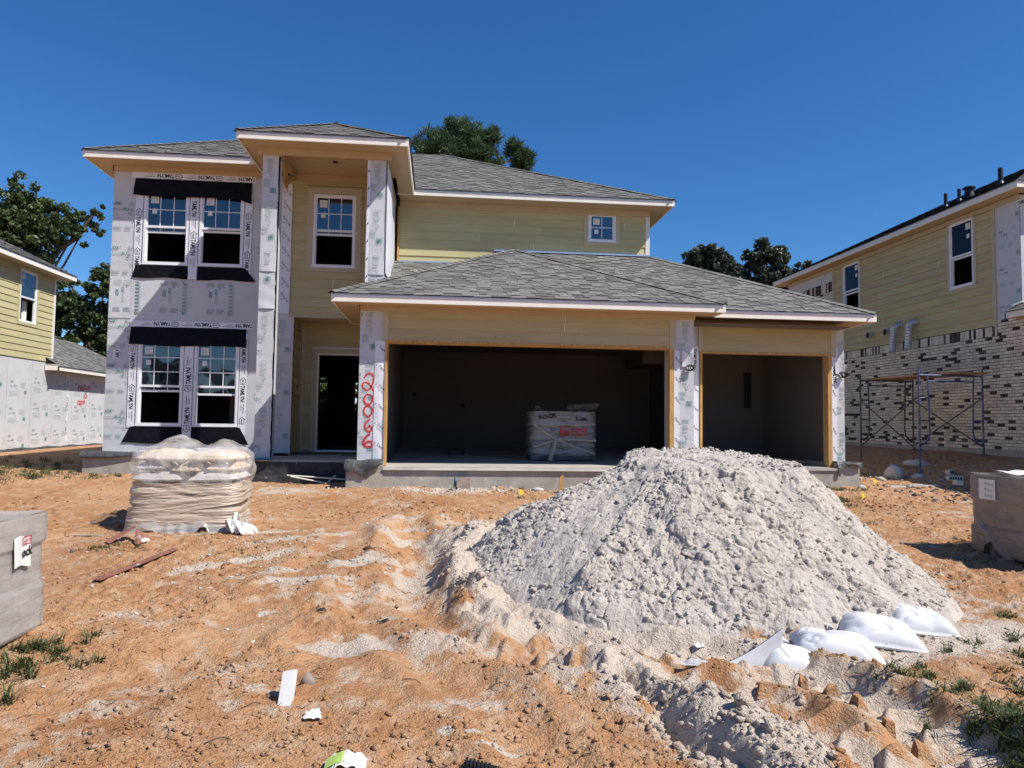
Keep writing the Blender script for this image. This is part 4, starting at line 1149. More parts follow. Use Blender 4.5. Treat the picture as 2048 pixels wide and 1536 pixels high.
    c.sheet(lambda a, b: (-1.12 + 0.175 * a, 0.97 + 2.0 * b, 0.010 + 0.014 * math.sin(a * 3) * (0.5 + 0.5 * math.sin(b * 19))), 4, 40, 5)
    k = 2.86
    while k > 1.1:
        put_text(c, 'Tape', -1.06, k, 0.062, 0.028, 4, -38, 0.0, width=0.13); put_text(c, 'g', -1.10, k + 0.03, 0.05, 0.028, 4, -38, 0.0); k -= 0.33
    p_column(c, -1.36, -1.08, 0.98, 3.52, 0.007, 31, False, True)
    for v in (3.38, 2.36, 1.38): put_text(c, 'Y', -1.38, v, 0.07, 0.007, 1, 0, 0.02); put_text(c, 'r', -1.372, v - 0.06, 0.05, 0.007, 1, 0, 0.01)
    p_staples(c, -1.37, -1.08, 1.0, 3.5, 0.007, rg)
    # the house number sprayed in red, digit under digit
    def stroke(pts, wd=0.030):
        m = len(pts)
        L_ = []; R_ = []
        for i in range(m):
            a = Vector(pts[max(i - 1, 0)]); b = Vector(pts[min(i + 1, m - 1)]); dd = (b - a).normalized(); nn = Vector((-dd.y, dd.x))
            ww = wd * (0.42 + 0.10 * math.sin(i * 1.7))
            p = Vector(pts[i]); L_.append(p + nn * ww); R_.append(p - nn * ww)
        for i in range(m - 1):
            c.poly([(L_[i].x, L_[i].y, 0.0085), (L_[i + 1].x, L_[i + 1].y, 0.0085), (R_[i + 1].x, R_[i + 1].y, 0.0085), (R_[i].x, R_[i].y, 0.0085)], 6)
    def spl(pp, n=7):
        pp = [Vector(((x - 605) * 0.00212 - 1.385, 2.43 - (y / 3.84 - 145) * 0.00844)) for x, y in pp]; out = []
        for i in range(len(pp) - 1):
            p0 = pp[max(i - 1, 0)]; p1 = pp[i]; p2 = pp[i + 1]; p3 = pp[min(i + 2, len(pp) - 1)]
            for k in range(n):
                t_ = k / n
                out.append(0.5 * ((2 * p1) + (p2 - p0) * t_ + (2 * p0 - 5 * p1 + 4 * p2 - p3) * t_ * t_ + (3 * p1 - p0 - 3 * p2 + p3) * t_ ** 3))
        return [tuple(q) for q in out] + [tuple(pp[-1])]
    stroke(spl([(650, 602), (670, 572), (705, 566), (722, 600), (715, 650), (690, 690), (655, 690), (637, 662), (648, 638), (682, 642), (715, 682), (738, 732)]))
    for cy, ry in ((765, 38), (855, 42)):
        stroke(spl([(686 + 33 * math.cos(a * 0.5236 + 1), cy + ry * math.sin(a * 0.5236 + 1)) for a in range(13)], 4))
    stroke(spl([(706, 915), (675, 940), (664, 975), (680, 1005), (710, 1010), (718, 985), (702, 968), (688, 985)]), 0.030)
    stroke(spl([(706, 1030), (670, 1060), (655, 1100), (680, 1127), (722, 1122), (726, 1095), (695, 1088), (668, 1105)]), 0.040)
    c.build('garage_pier', SH, house)
    c = MB(T4); c.box(4.12, 4.46, 0.94, 3.56, -0.6, 0); 
    c.poly([(4.10, 0.97, 0.004), (4.20, 0.97, 0.004), (4.20, 2.93, 0.004), (4.10, 2.93, 0.004)], 5)
    k = 2.8
    while k > 1.1: put_text(c, 'Flashin', 4.11, k, 0.055, 0.006, 4, -50, 0.0, width=0.15); k -= 0.36
    p_column(c, 4.16, 4.45, 0.98, 3.5, 0.006, 33, False, True, 0.0); p_staples(c, 4.13, 4.45, 1.0, 3.5, 0.006, rg)
    c.build('garage_pier', SH, house)
    c = MB(T5); c.box(4.462, 4.78, 0.94, 3.56, -0.3, -0.004); c.poly([(4.60, 0.97, 0), (4.77, 0.97, 0), (4.77, 2.93, 0), (4.60, 2.93, 0)], 5)
    k = 2.3
    while k > 1.1: put_text(c, 'Tape', 4.66, k, 0.055, 0.002, 4, -38, 0.0, width=0.12); k -= 0.36
    tape_strip(c, 4.62, 3.08, 0.6, 0.14, 0.003, -90, 'tam', start=0.05)
    c.build('garage_pier', SH, house)
    c = MB(T5); c.box(7.36, 7.62, 0.94, 3.56, -0.3, 0); c.poly([(7.36, 0.97, 0.004), (7.47, 0.97, 0.004), (7.48, 3.12, 0.004), (7.46, 3.12, 0.004), (7.45, 2.93, 0.004), (7.36, 2.93, 0.004)], 5)
    c.mesh([(7.62, 0.94, 0), (7.62, 0.94, -7), (7.62, 3.56, -7), (7.62, 3.56, 0)], [(0, 1, 2, 3)], 0)
    k = 2.3
    while k > 1.05: put_text(c, 'Flashin', 7.37, k, 0.055, 0.006, 4, -60, 0.0, width=0.14); k -= 0.36
    tape_strip(c, 7.37, 2.82, 0.40, 0.13, 0.008, -90, 'tam', start=0.05)
    p_column(c, 7.44, 7.70, 0.98, 3.5, 0.006, 35, False, False, 0.2)
    c.build('garage_pier', SH, house)
    # rough lumber round the door openings
    f = MB(T4)
    f.box(-0.948, -0.908, 0.86, 2.995, -0.28, 0.03); f.box(4.02, 4.10, 0.86, 2.93, -0.14, 0.012); f.box(-0.907, 4.02, 2.955, 2.994, -0.14, 0.03); f.box(-0.907, 4.02, 2.935, 2.954, -0.14, 0.0)
    f.build('door_opening_frame', 'wood', house)
    f = MB(T5); f.box(4.79, 4.84, 0.86, 2.955, -0.14, 0.01); f.box(7.28, 7.358, 0.84, 2.955, -0.14, 0.03); f.box(4.79, 7.358, 2.956, 2.994, -0.14, 0.03)
    f.build('door_opening_frame', 'wood', house)
    # ---------- garage inside
    g = MB()
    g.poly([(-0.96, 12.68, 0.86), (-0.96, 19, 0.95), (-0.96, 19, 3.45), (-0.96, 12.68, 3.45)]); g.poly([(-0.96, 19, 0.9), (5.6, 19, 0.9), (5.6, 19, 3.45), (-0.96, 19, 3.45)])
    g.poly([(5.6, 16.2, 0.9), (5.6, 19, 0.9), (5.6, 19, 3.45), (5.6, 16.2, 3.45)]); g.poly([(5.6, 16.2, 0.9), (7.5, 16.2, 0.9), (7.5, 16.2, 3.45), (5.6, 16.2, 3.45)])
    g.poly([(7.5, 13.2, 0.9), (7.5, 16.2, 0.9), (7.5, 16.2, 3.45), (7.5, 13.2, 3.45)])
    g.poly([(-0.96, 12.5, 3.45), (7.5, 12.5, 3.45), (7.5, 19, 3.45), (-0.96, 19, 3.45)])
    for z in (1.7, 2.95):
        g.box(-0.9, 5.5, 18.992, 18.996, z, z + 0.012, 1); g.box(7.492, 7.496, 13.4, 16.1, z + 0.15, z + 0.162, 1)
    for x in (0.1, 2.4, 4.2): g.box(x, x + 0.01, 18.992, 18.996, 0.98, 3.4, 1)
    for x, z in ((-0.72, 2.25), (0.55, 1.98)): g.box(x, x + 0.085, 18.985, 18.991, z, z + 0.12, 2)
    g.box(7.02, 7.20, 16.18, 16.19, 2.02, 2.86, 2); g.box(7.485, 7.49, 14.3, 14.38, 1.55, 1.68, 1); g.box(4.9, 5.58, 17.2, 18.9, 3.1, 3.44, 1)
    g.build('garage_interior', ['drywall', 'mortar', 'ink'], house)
    fl = MB()
    fl.poly([(-0.95, 12.26, 0.845), (4.6, 12.26, 0.845), (4.6, 19, 0.955), (-0.95, 19, 0.955)]); fl.poly([(4.6, 12.86, 0.852), (7.5, 12.86, 0.852), (7.5, 19, 0.955), (4.6, 19, 0.955)])
    fl.build('garage_floor', 'slab', house)
    fd = MB()
    fd.box(-0.93, 4.6, 12.22, 12.42, 0.1, 0.80); fd.hexa([(-0.93, 12.17, 0.801), (4.6, 12.17, 0.801), (4.6, 12.42, 0.801), (-0.93, 12.42, 0.801), (-0.93, 12.19, 0.842), (4.6, 12.19, 0.842), (4.6, 12.42, 0.842), (-0.93, 12.42, 0.842)], 1)
    fd.box(4.602, 7.37, 12.82, 13.0, 0.1, 0.80); fd.box(4.602, 7.37, 12.79, 13.0, 0.801, 0.848, 1)
    fd.box(-1.53, -0.932, 12.20, 12.55, 0.1, 0.945); fd.box(7.372, 7.82, 12.86, 14, 0.1, 0.945); fd.box(4.05, 4.60, 12.205, 12.8, 0.1, 0.93)
    fd.box(-6.71, -3.3, 14.45, 14.8, 0.1, 0.945); fd.box(-6.71, -6.45, 14.8, 26, 0.1, 0.945)
    fd.box(-3.62, -1.531, 13.22, 15.6, 0.30, 0.895, 1); fd.box(-3.64, -1.531, 13.20, 13.219, 0.20, 0.86, 2); fd.box(-3.9, -1.531, 13.05, 13.199, 0.05, 0.62, 2); fd.box(-3.64, -3.621, 13.22, 14.45, 0.2, 0.86, 2)
    fd.build('foundation', ['concrete', 'slab', 'tar'], house)
    # felt draped over the ledges
    def drape(x0, x1, y, z, drop, sd, tip=None):
        f = MB()
        def fn(a, b):
            x = x0 + (x1 - x0) * a
            if b < 0.35: return (x, y + 0.16 * (1 - b / 0.35) - 0.02, z + 0.016 + 0.012 * math.sin(a * 11 + sd))
            q = (b - 0.35) / 0.65
            dr = drop * (0.75 + 0.35 * math.sin(a * 5 + sd) + 0.12 * math.sin(a * 17))
            if tip: dr += tip[1] * max(0, 1 - abs(a - tip[0]) / 0.33)
            return (x, y - 0.035 - 0.035 * math.sin(q * 2.2) * (1 + 0.8 * math.sin(a * 9 + sd)), z + 0.012 - dr * q)
        f.sheet(fn, 40, 16); f.build('ledge_felt', 'felt', house, smooth=True)
    drape(-1.55, -0.93, 12.20, 0.945, 0.17, 0.5, (0.55, 0.16)); drape(7.36, 7.86, 12.86, 0.945, 0.14, 2.0, (0.05, 0.12)); drape(-6.73, -3.4, 14.45, 0.945, 0.10, 1.2); drape(-3.66, -2.95, 13.2, 0.885, 0.05, 0.2)

    # ---------- roofs
    def roof(name, planes, caps=(), fronts=None):
        r = MB()
        for i, pl in enumerate(planes):
            roof_plane(r, pl, seed=i + len(name), full=(fronts is None or i in fronts))
        for i, (a, b) in enumerate(caps): ridge_cap(r, a, b, i)
        return r.build(name, ['shingle', 'shingle_edge'], house)
    z1 = EZ1 + 0.006; k = 0.52
    zz = lambda d: z1 + k * d
    roof('roof', [[(-6.86, 14.23, z1), (-0.96, 14.23, z1), (-3.91, 17.18, zz(2.95))],
                  [(-0.96, 15.7, z1), (5.2, 15.7, z1), (-0.15, 21.05, zz(5.35)), (-1.51, 21.05, zz(5.35)), (-3.91, 18.65, zz(2.95))],
                  [(-0.96, 14.23, z1), (-0.96, 15.7, z1), (-3.91, 18.65, zz(2.95)), (-3.91, 17.18, zz(2.95))],
                  [(-6.86, 26.4, z1), (-6.86, 14.23, z1), (-3.91, 17.18, zz(2.95)), (-3.91, 18.65, zz(2.95)), (-1.51, 21.05, zz(5.35))],
                  [(5.2, 15.7, z1), (5.2, 26.4, z1), (-0.15, 21.05, zz(5.35))], [(5.2, 26.4, z1), (-6.86, 26.4, z1), (-1.51, 21.05, zz(5.35)), (-0.15, 21.05, zz(5.35))]],
         [((-6.86, 14.23, z1), (-3.91, 17.18, zz(2.95))), ((5.2, 15.7, z1), (-0.15, 21.05, zz(5.35))), ((-1.51, 21.05, zz(5.35)), (-0.15, 21.05, zz(5.35)))], fronts=(0, 1))
    za = z1 + 0.54 * 1.505
    roof('roof', [[(-3.67, 12.9, z1), (-0.66, 12.9, z1), (-2.165, 14.405, za)],
                  [(-0.66, 12.9, z1), (-0.66, 15.75, z1), (-2.165, 17.3, za), (-2.165, 14.405, za)],
                  [(-3.67, 16.0, z1), (-3.67, 12.9, z1), (-2.165, 14.405, za), (-2.165, 17.3, za)]],
         [((-3.67, 12.9, z1), (-2.165, 14.405, za)), ((-0.66, 12.9, z1), (-2.165, 14.405, za)), ((-2.165, 14.38, za), (-2.165, 17.2, za))])
    g1 = GZ1 + 0.006; kg = 0.487; gp = g1 + kg * 3.34
    roof('roof', [[(-1.81, 11.95, g1), (4.87, 11.95, g1), (1.53, 15.29, gp)],
                  [(4.87, 11.95, g1), (4.87, 12.5, g1), (1.53, 15.86, gp), (1.53, 15.29, gp)],
                  [(-1.81, 13.1, g1), (-1.81, 11.95, g1), (1.53, 15.29, gp), (1.53, 16.19, gp), (1.27, 16.19, g1 + kg * 3.08)]],
         [((-1.81, 11.95, g1), (1.53, 15.29, gp)), ((4.87, 11.95, g1), (1.53, 15.29, gp)), ((1.53, 15.27, gp), (1.53, 16.18, gp))])
    sp = 0.485
    roof('roof', [[(4.87, 12.5, g1), (7.97, 12.5, g1), (4.78, 16.19, g1 + sp * 3.69), (1.2, 16.19, g1 + sp * 3.69), (1.5, 15.88, g1 + sp * 3.38)],
                  [(7.97, 12.5, g1), (7.97, 20, g1), (4.78, 20, g1 + sp * 3.69), (4.78, 16.19, g1 + sp * 3.69)]],
         [((7.97, 12.5, g1), (4.78, 16.19, g1 + sp * 3.69))], fronts=(0,))
    roof('roof', [[(-1.08, 13.86, 4.05), (1.27, 16.19, 5.19), (-1.08, 16.19, 5.19)]])
    # ---------- fascia, soffit, frieze
    fa = MB()
    fascia(fa, (-6.86, 14.23), (-3.69, 14.23), EZ0, EZ1); fascia(fa, (-6.86, 14.26), (-6.86, 26.4), EZ0, EZ1, out=(-1, 0))
    fa.build('fascia', ['white', 'metal_edge'], house)
    fa = MB(); fascia(fa, (-3.67, 12.9), (-0.66, 12.9), EZ0, EZ1); fascia(fa, (-0.66, 12.93), (-0.66, 15.72), EZ0, EZ1, out=(1, 0)); fascia(fa, (-3.67, 12.93), (-3.67, 14.72), EZ0, EZ1, out=(-1, 0))
    fa.build('fascia', ['white', 'metal_edge'], house)
    fa = MB(); fascia(fa, (-1.02, 15.7), (5.2, 15.7), EZ0, EZ1); fascia(fa, (5.2, 15.73), (5.2, 26.4), EZ0, EZ1, out=(1, 0)); fa.build('fascia', ['white', 'metal_edge'], house)
    fa = MB(); fascia(fa, (-1.81, 11.95), (4.87, 11.95), GZ0, GZ1); fascia(fa, (4.87, 11.98), (4.87, 12.47), GZ0, GZ1, out=(1, 0)); fascia(fa, (-1.81, 11.98), (-1.81, 14.7), GZ0, GZ1, out=(-1, 0)); fa.build('fascia', ['white', 'metal_edge'], house)
    fa = MB(); fascia(fa, (4.88, 12.5), (7.97, 12.5), GZ0, GZ1); fascia(fa, (7.97, 12.53), (7.97, 20), GZ0, GZ1, out=(1, 0)); fa.build('fascia', ['white', 'metal_edge'], house)
    so = MB(); zt = EZ0 + 0.012; th = 0.012
    so.box(-6.83, -3.69, 14.26, 14.71, zt, zt + th); so.box(-6.83, -6.49, 14.71, 26, zt, zt + th)
    so.box(-3.64, -0.69, 12.93, 14.72, zt + 0.014, zt + 0.014 + th); so.box(-0.99, -0.69, 14.72, 16.19, zt + 0.014, zt + 0.014 + th)
    so.box(-0.98, 5.17, 15.73, 16.19, zt, zt + th); so.box(4.77, 5.17, 16.19, 26, zt, zt + th)
    zg = GZ0 + 0.012
    so.box(-1.78, 4.84, 11.98, 12.39, zg, zg + th); so.box(-1.78, -1.39, 12.39, 14.7, zg, zg + th); so.box(4.47, 4.84, 12.39, 12.99, zg, zg + th); so.box(4.845, 7.94, 12.53, 12.99, zg + 0.003, zg + th); so.box(7.63, 7.94, 12.99, 20, zg, zg + th)
    so.box(-1.79, -1.30, 14.6, 14.72, GZ0 - 0.02, zg - 0.001)
    so.build_each('soffit', 'soffit', house)
    fz = MB()
    fz.box(-6.50, -3.45, 14.695, 14.718, 6.46, 6.57); fz.box(-6.505, -6.482, 14.695, 20, 6.46, 6.57)
    fz.box(-3.40, -0.98, 13.345, 13.392, 6.455, 6.585); fz.box(-3.02, -2.99, 13.40, 14.72, 6.43, 6.583); fz.box(-1.10, -1.07, 13.40, 16.19, 6.455, 6.583) ; fz.box(-3.40, -3.35, 13.393, 14.69, 6.455, 6.583)
    fz.box(-2.99, -1.09, 14.71, 14.732, 6.46, 6.583)
    fz.box(-0.99, 4.77, 16.165, 16.198, 6.42, 6.57)
    fz.box(-1.40, 4.47, 12.365, 12.398, 3.475, 3.565); fz.box(4.47, 7.64, 12.965, 12.998, 3.475, 3.565); fz.box(-1.42, -1.385, 12.365, 14.7, 3.475, 3.565); fz.box(4.462, 4.49, 12.40, 12.96, 3.475, 3.565)
    fz.build_each('frieze_board', 'soffit', house)
    fr = MB()                                                       # bare beam timber seen above the left column
    fr.box(-3.02, -2.985, 13.70, 14.0, 6.05, 6.43); fr.bar((-2.99, 13.75, 6.05), (-2.99, 14.5, 6.42), 0.05, 0.09); fr.build('beam_timber', 'wood', house)
    cl = MB(); cl.tube([(-2.1, 13.95, 6.572), (-2.1, 13.95, 6.583)], 0.05, 16); cl.build('ceiling_lamp_hole', 'ink', house)
    # lamp wires hanging out of the piers, with a torn piece of tape
    for x, y, z, sd in ((4.37, 12.385, 2.62, 1), (7.56, 12.985, 2.60, 2)):
        r2 = random.Random(sd); wv = MB()
        for k in range(5):
            pts = []; a0 = r2.uniform(0, 6); rr = r2.uniform(0.035, 0.075)
            for i in range(10): pts.append((x + rr * math.cos(a0 + i * 0.7) + 0.008 * k, y - 0.02 - 0.012 * k - 0.008 * (i % 3), z + rr * 0.8 * math.sin(a0 + i * 0.7)))
            wv.tube(pts, 0.008, 5)
        wo = wv.build('lamp_wire', 'brass', house)
        tf = MB()
        tf.sheet(lambda a, b: (x - 0.13 + 0.16 * a + 0.05 * b * a, y - 0.012 - 0.05 * b * a, z + 0.02 + 0.30 * b * (1 - 0.5 * a)), 5, 6)
        q0 = (x - 0.10, y - 0.02, z + 0.12)
        put_text(tf, 'TAM', 0, 0, 0.01, 0, 1) if False else None
        tf.build('tape_scrap', ['tape', 'ink'], wo)
build_house()
# ------------------------------------------------------------------ the neighbouring houses
def bricks(mb, u0, u1, v0, v1, seed=1, L=0.205, H=0.0725, dark=0.13):
    """running bond: mi 0 cream, 1 dark, 2 mortar bed"""
    rg = random.Random(seed); n = 0.0
    mb.poly([(u0, v0, n), (u1, v0, n), (u1, v1, n), (u0, v1, n)], 2)
    v = v0; row = 0
    while v + 0.03 < v1:
        t = min(v + H - 0.013, v1)
        u = u0 - (L / 2 if row % 2 else 0)
        while u < u1:
            a, b = max(u, u0), min(u + L - 0.013, u1)
            if b - a > 0.02:
                o = 0.010 + rg.uniform(-0.002, 0.003)
                mi = 1 if rg.random() < dark else 0
                mb.hexa([(a, v, n), (b, v, n), (b, t, n), (a, t, n), (a, v, o), (b, v, o), (b, t, o), (a, t, o)], mi, rg.random())
            u += L
        v += H; row += 1

def soldiers(mb, u0, u1, v0, v1, seed=1, w=0.0725, dark=0.24):
    rg = random.Random(seed); mb.poly([(u0, v0, 0), (u1, v0, 0), (u1, v1, 0), (u0, v1, 0)], 2)
    u = u0
    while u < u1 - 0.02:
        b = min(u + w - 0.013, u1); o = 0.012 + rg.uniform(-0.003, 0.004)
        mb.hexa([(u, v0 + 0.01, 0), (b, v0 + 0.01, 0), (b, v1 - 0.006, 0), (u, v1 - 0.006, 0), (u, v0 + 0.01, o), (b, v0 + 0.01, o), (b, v1 - 0.006, o), (u, v1 - 0.006, o)], 1 if rg.random() < dark else 0, rg.random()); u += w

def right_house():
    X = 12.4
    T = face_neg_x(X)
    h = thing('house', (16.5, 18.0, 1.0), 'tan neighbouring house with a part laid cream brick wall behind the scaffold', 'house')
    # lower brick wall, soldier course, upper siding
    b = MB(T)
    bricks(b, 10.4, 24.7, 1.17, 3.70, 5); soldiers(b, 14.96, 24.7, 3.70, 3.93, 6)
    bricks(b, 21.72, 24.6, 4.3, 5.95, 8, dark=0.08); soldiers(b, 21.72, 24.6, 5.95, 6.28, 9)
    bricks(b, 13.2, 14.95, 3.70, 4.05, 15)
    b.build('brick_wall', ['brick', 'brick_dark', 'mortar'], h)
    s = MB(T)
    wins = [(15.62, 16.42, 5.02, 6.62), (20.25, 21.12, 5.02, 6.62)]
    siding(s, 14.96, 21.72, 3.94, 6.66, [(w[0] - 0.09, w[1] + 0.09, w[2] - 0.09, w[3] + 0.10) for w in wins], 0.19, 18)
    s.build('siding_wall', ['siding_tan', 'caulk'], h)
    Tm = lambda u, v, n: (X - n, -u, v)
    q = MB(Tm)
    q.poly([(-14.95, 4.05, 0), (-14.26, 4.05, 0), (-14.26, 6.66, 0), (-14.95, 6.66, 0)], 0)
    rg = random.Random(4)
    for v in (5.9, 5.05, 4.2):
        p_logo(q, -14.86, v, 0.003, 0.9); p_lines(q, -14.48, v + 0.17, 0.13, 4, 0.003, 2, rg=rg); p_hand(q, -14.42, v - 0.1, 0.003); p_icon(q, -14.38, v + 0.36, 0.003)
        p_lines(q, -14.86, v - 0.2, 0.2, 4, 0.003, 2, rg=rg); p_lines(q, -14.6, v - 0.2, 0.16, 4, 0.003, 2, rg=rg)
    tape_strip(q, -14.33, 6.45, 0.6, 0.14, 0.005, 0, 'tam', start=0.02)
    q.build('sheathed_wall', SH, h)
    for k, (a, c, lo, hi) in enumerate(wins):
        for bx in ((a - 0.09, a - 0.002, lo, hi), (c + 0.002, c + 0.09, lo, hi), (a - 0.09, c + 0.09, hi + 0.002, hi + 0.10), (a - 0.09, c + 0.09, lo - 0.09, lo - 0.02)):
            pass
        t = MB(T)
        t.box(a - 0.09, a - 0.002, lo, hi, 0, 0.028); t.box(c + 0.002, c + 0.09, lo, hi, 0, 0.028); t.box(a - 0.09, c + 0.09, hi + 0.001, hi + 0.10, 0, 0.032); t.box(a - 0.09, c + 0.09, lo - 0.09, lo - 0.019, 0, 0.026)
        t.build_each('window_trim', 'trim_tan', h)
        window(h, T, a, c, lo, hi, lo + 0.76, None, 0.05 + 0.03 * k, glass='glass_dark', seed=30 + k)
        r = MB(); room(r, X + 0.08, X + 4, a - 1, c + 1, 4.4, 6.6, 'x0'); r.build('room_interior', 'drywall', h)
    # body of the house behind these walls
    w = MB()
    w.poly([(X, 24.7, 1.0), (21, 24.7, 1.0), (21, 24.7, 6.7), (X, 24.7, 6.7)]); w.poly([(X + 0.01, 14.26, 1.0), (21, 14.26, 1.0), (21, 14.26, 6.7), (X + 0.01, 14.26, 6.7)]); w.poly([(21, 14.26, 1.0), (21, 24.7, 1.0), (21, 24.7, 6.7), (21, 14.26, 6.7)])
    w.poly([(X + 0.01, 24.7, 3.9), (X + 0.01, 21.7, 3.9), (X + 0.01, 21.7, 6.7), (X + 0.01, 24.7, 6.7)]); w.poly([(X, 10.4, 1.0), (21, 10.4, 1.0), (21, 10.4, 3.7), (X, 10.4, 3.7)])
    w.build('sheathed_wall', 'sheath', h)
    f = MB(T); f.box(10.4, 24.7, 0.2, 1.168, -0.3, 0.01); f.build('foundation', 'concrete', h)
    ex = 12.0
    e0, e1 = 6.72, 6.87
    r = MB()
    zr = e1 + 0.006
    roof_plane(r, [(ex, 25.1, zr), (ex, 13.85, zr), (16.5, 18.35, zr + 2.2), (16.5, 20.6, zr + 2.2)], 31)
    roof_plane(r, [(ex, 13.85, zr), (21.4, 13.85, zr), (16.9, 18.35, zr + 2.2), (16.5, 18.35, zr + 2.2)], 32)
    roof_plane(r, [(21.4, 13.85, zr), (21.4, 25.1, zr), (16.5, 20.6, zr + 2.2), (16.5, 18.35, zr + 2.2)], 33, full=False)
    roof_plane(r, [(21.4, 25.1, zr), (ex, 25.1, zr), (16.5, 20.6, zr + 2.2)], 33, full=False)
    r.build('roof', ['shingle', 'shingle_edge'], h)
    fa = MB(); fascia(fa, (ex, 13.88), (ex, 25.1), e0, e1, out=(-1, 0)); fascia(fa, (ex, 13.85), (21.4, 13.85), e0, e1); fascia(fa, (ex, 25.1), (21.4, 25.1), e0, e1, out=(0, 1)); fa.build('fascia', ['white', 'metal_edge'], h)
    so = MB(); so.box(ex + 0.03, X - 0.001, 13.88, 25.07, e0 + 0.012, e0 + 0.024); so.box(X, 21, 13.88, 14.25, e0 + 0.012, e0 + 0.024); so.build_each('soffit', 'soffit', h)
    fz = MB(T); fz.box(14.26, 24.6, 6.60, 6.72, 0.0, 0.028); fz.build_each('frieze_board', 'trim_tan', h)
    ct = MB(T); ct.box(14.95, 15.05, 3.92, 6.60, 0.0, 0.027); ct.build_each('corner_trim', 'trim_tan', h)
    ct = MB(T); ct.box(21.66, 21.74, 3.94, 6.60, 0.0, 0.027); ct.build_each('corner_trim', 'trim_tan', h)
    # front single-storey roof corner at the edge of the picture
    r = MB(); zf = 4.12
    roof_plane(r, [(11.95, 14.2, zf), (11.95, 10.0, zf), (14.5, 12.2, zf + 1.2), (14.5, 14.2, zf + 1.2)], 41)
    r.build('roof', ['shingle', 'shingle_edge'], h)
    fa = MB(); fascia(fa, (11.95, 10.0), (11.95, 14.2), zf - 0.15, zf - 0.006, out=(-1, 0)); fascia(fa, (11.95, 14.2), (12.39, 14.2), zf - 0.15, zf + 0.02, out=(0, 1)); fa.build('fascia', ['white', 'metal_edge'], h)
    so = MB(); so.box(11.98, X - 0.001, 10.0, 14.17, zf - 0.14, zf - 0.128); so.build_each('soffit', 'soffit', h)
    fl = MB(); fl.sheet(lambda a, b: (12.38 - 0.34 * b, 14.12 + 0.34 * a - 0.05 * b, 4.36 - 0.13 * b + 0.03 * math.sin(a * 5)), 6, 6); fl.build('roof_flashing', 'galv', h)
    # vents on the roof and ducts through the wall
    def onroof(x): return zr + (x - ex) * 2.2 / 4.5
    for x, y, hh, rr in ((13.2, 17.6, 0.36, 0.045), (13.2, 17.1, 0.32, 0.045), (13.1, 15.6, 0.38, 0.055)):
        z = onroof(x); p = MB(); p.tube([(x, y, z - 0.1), (x, y, z + hh)], rr, 12); p.tube([(x, y, z - 0.12), (x, y, z + 0.06)], [rr + 0.09, rr + 0.01], 12); p.build('vent_pipe', 'black_pipe', h)
    x, y = 13.2, 16.75; z = onroof(x); p = MB()
    p.tube([(x, y, z - 0.1), (x, y, z + 0.10), (x, y, z + 0.101), (x, y, z + 0.22)], [0.15, 0.11, 0.11, 0.09], 14); p.tube([(x, y, z + 0.21), (x, y, z + 0.24), (x, y, z + 0.27)], [0.15, 0.15, 0.09], 14); p.build('roof_vent', 'black_pipe', h)
    for y in (19.66, 18.85):
        p = MB(); zc = 4.27
        p.tube([(X + 0.05, y, zc), (X - 0.10, y, zc), (X - 0.12, y, zc), (X - 0.15, y, zc)], [0.085, 0.085, 0.092, 0.085], 16, cap=False); p.tube([(X - 0.118, y, zc), (X - 0.12, y, zc)], 0.084, 16, mi=1); p.build('wall_duct', ['galv', 'ink'], h)  # black disc in the mouth stands in for the shade inside the duct
    for y in (18.35, 17.70):
        p = MB(); pts = []; rad = []
        for i in range(26):
            t_ = i / 25
            if t_ < 0.35: a = t_ / 0.35 * 1.4; px_, pz = X - 0.20 * math.sin(a) , 4.30 + 0.10 - 0.12 * (1 - math.cos(a))
            else: px_, pz = X - 0.20 - 0.04 * (t_ - 0.35), 4.30 - 0.62 * (t_ - 0.35) / 0.65
            pts.append((px_, y + 0.05 * t_, pz)); rad.append(0.085 + (0.008 if i % 2 else -0.004))
        p.tube(pts, rad, 14); p.build('flexible_duct', 'foil', h)
right_house()

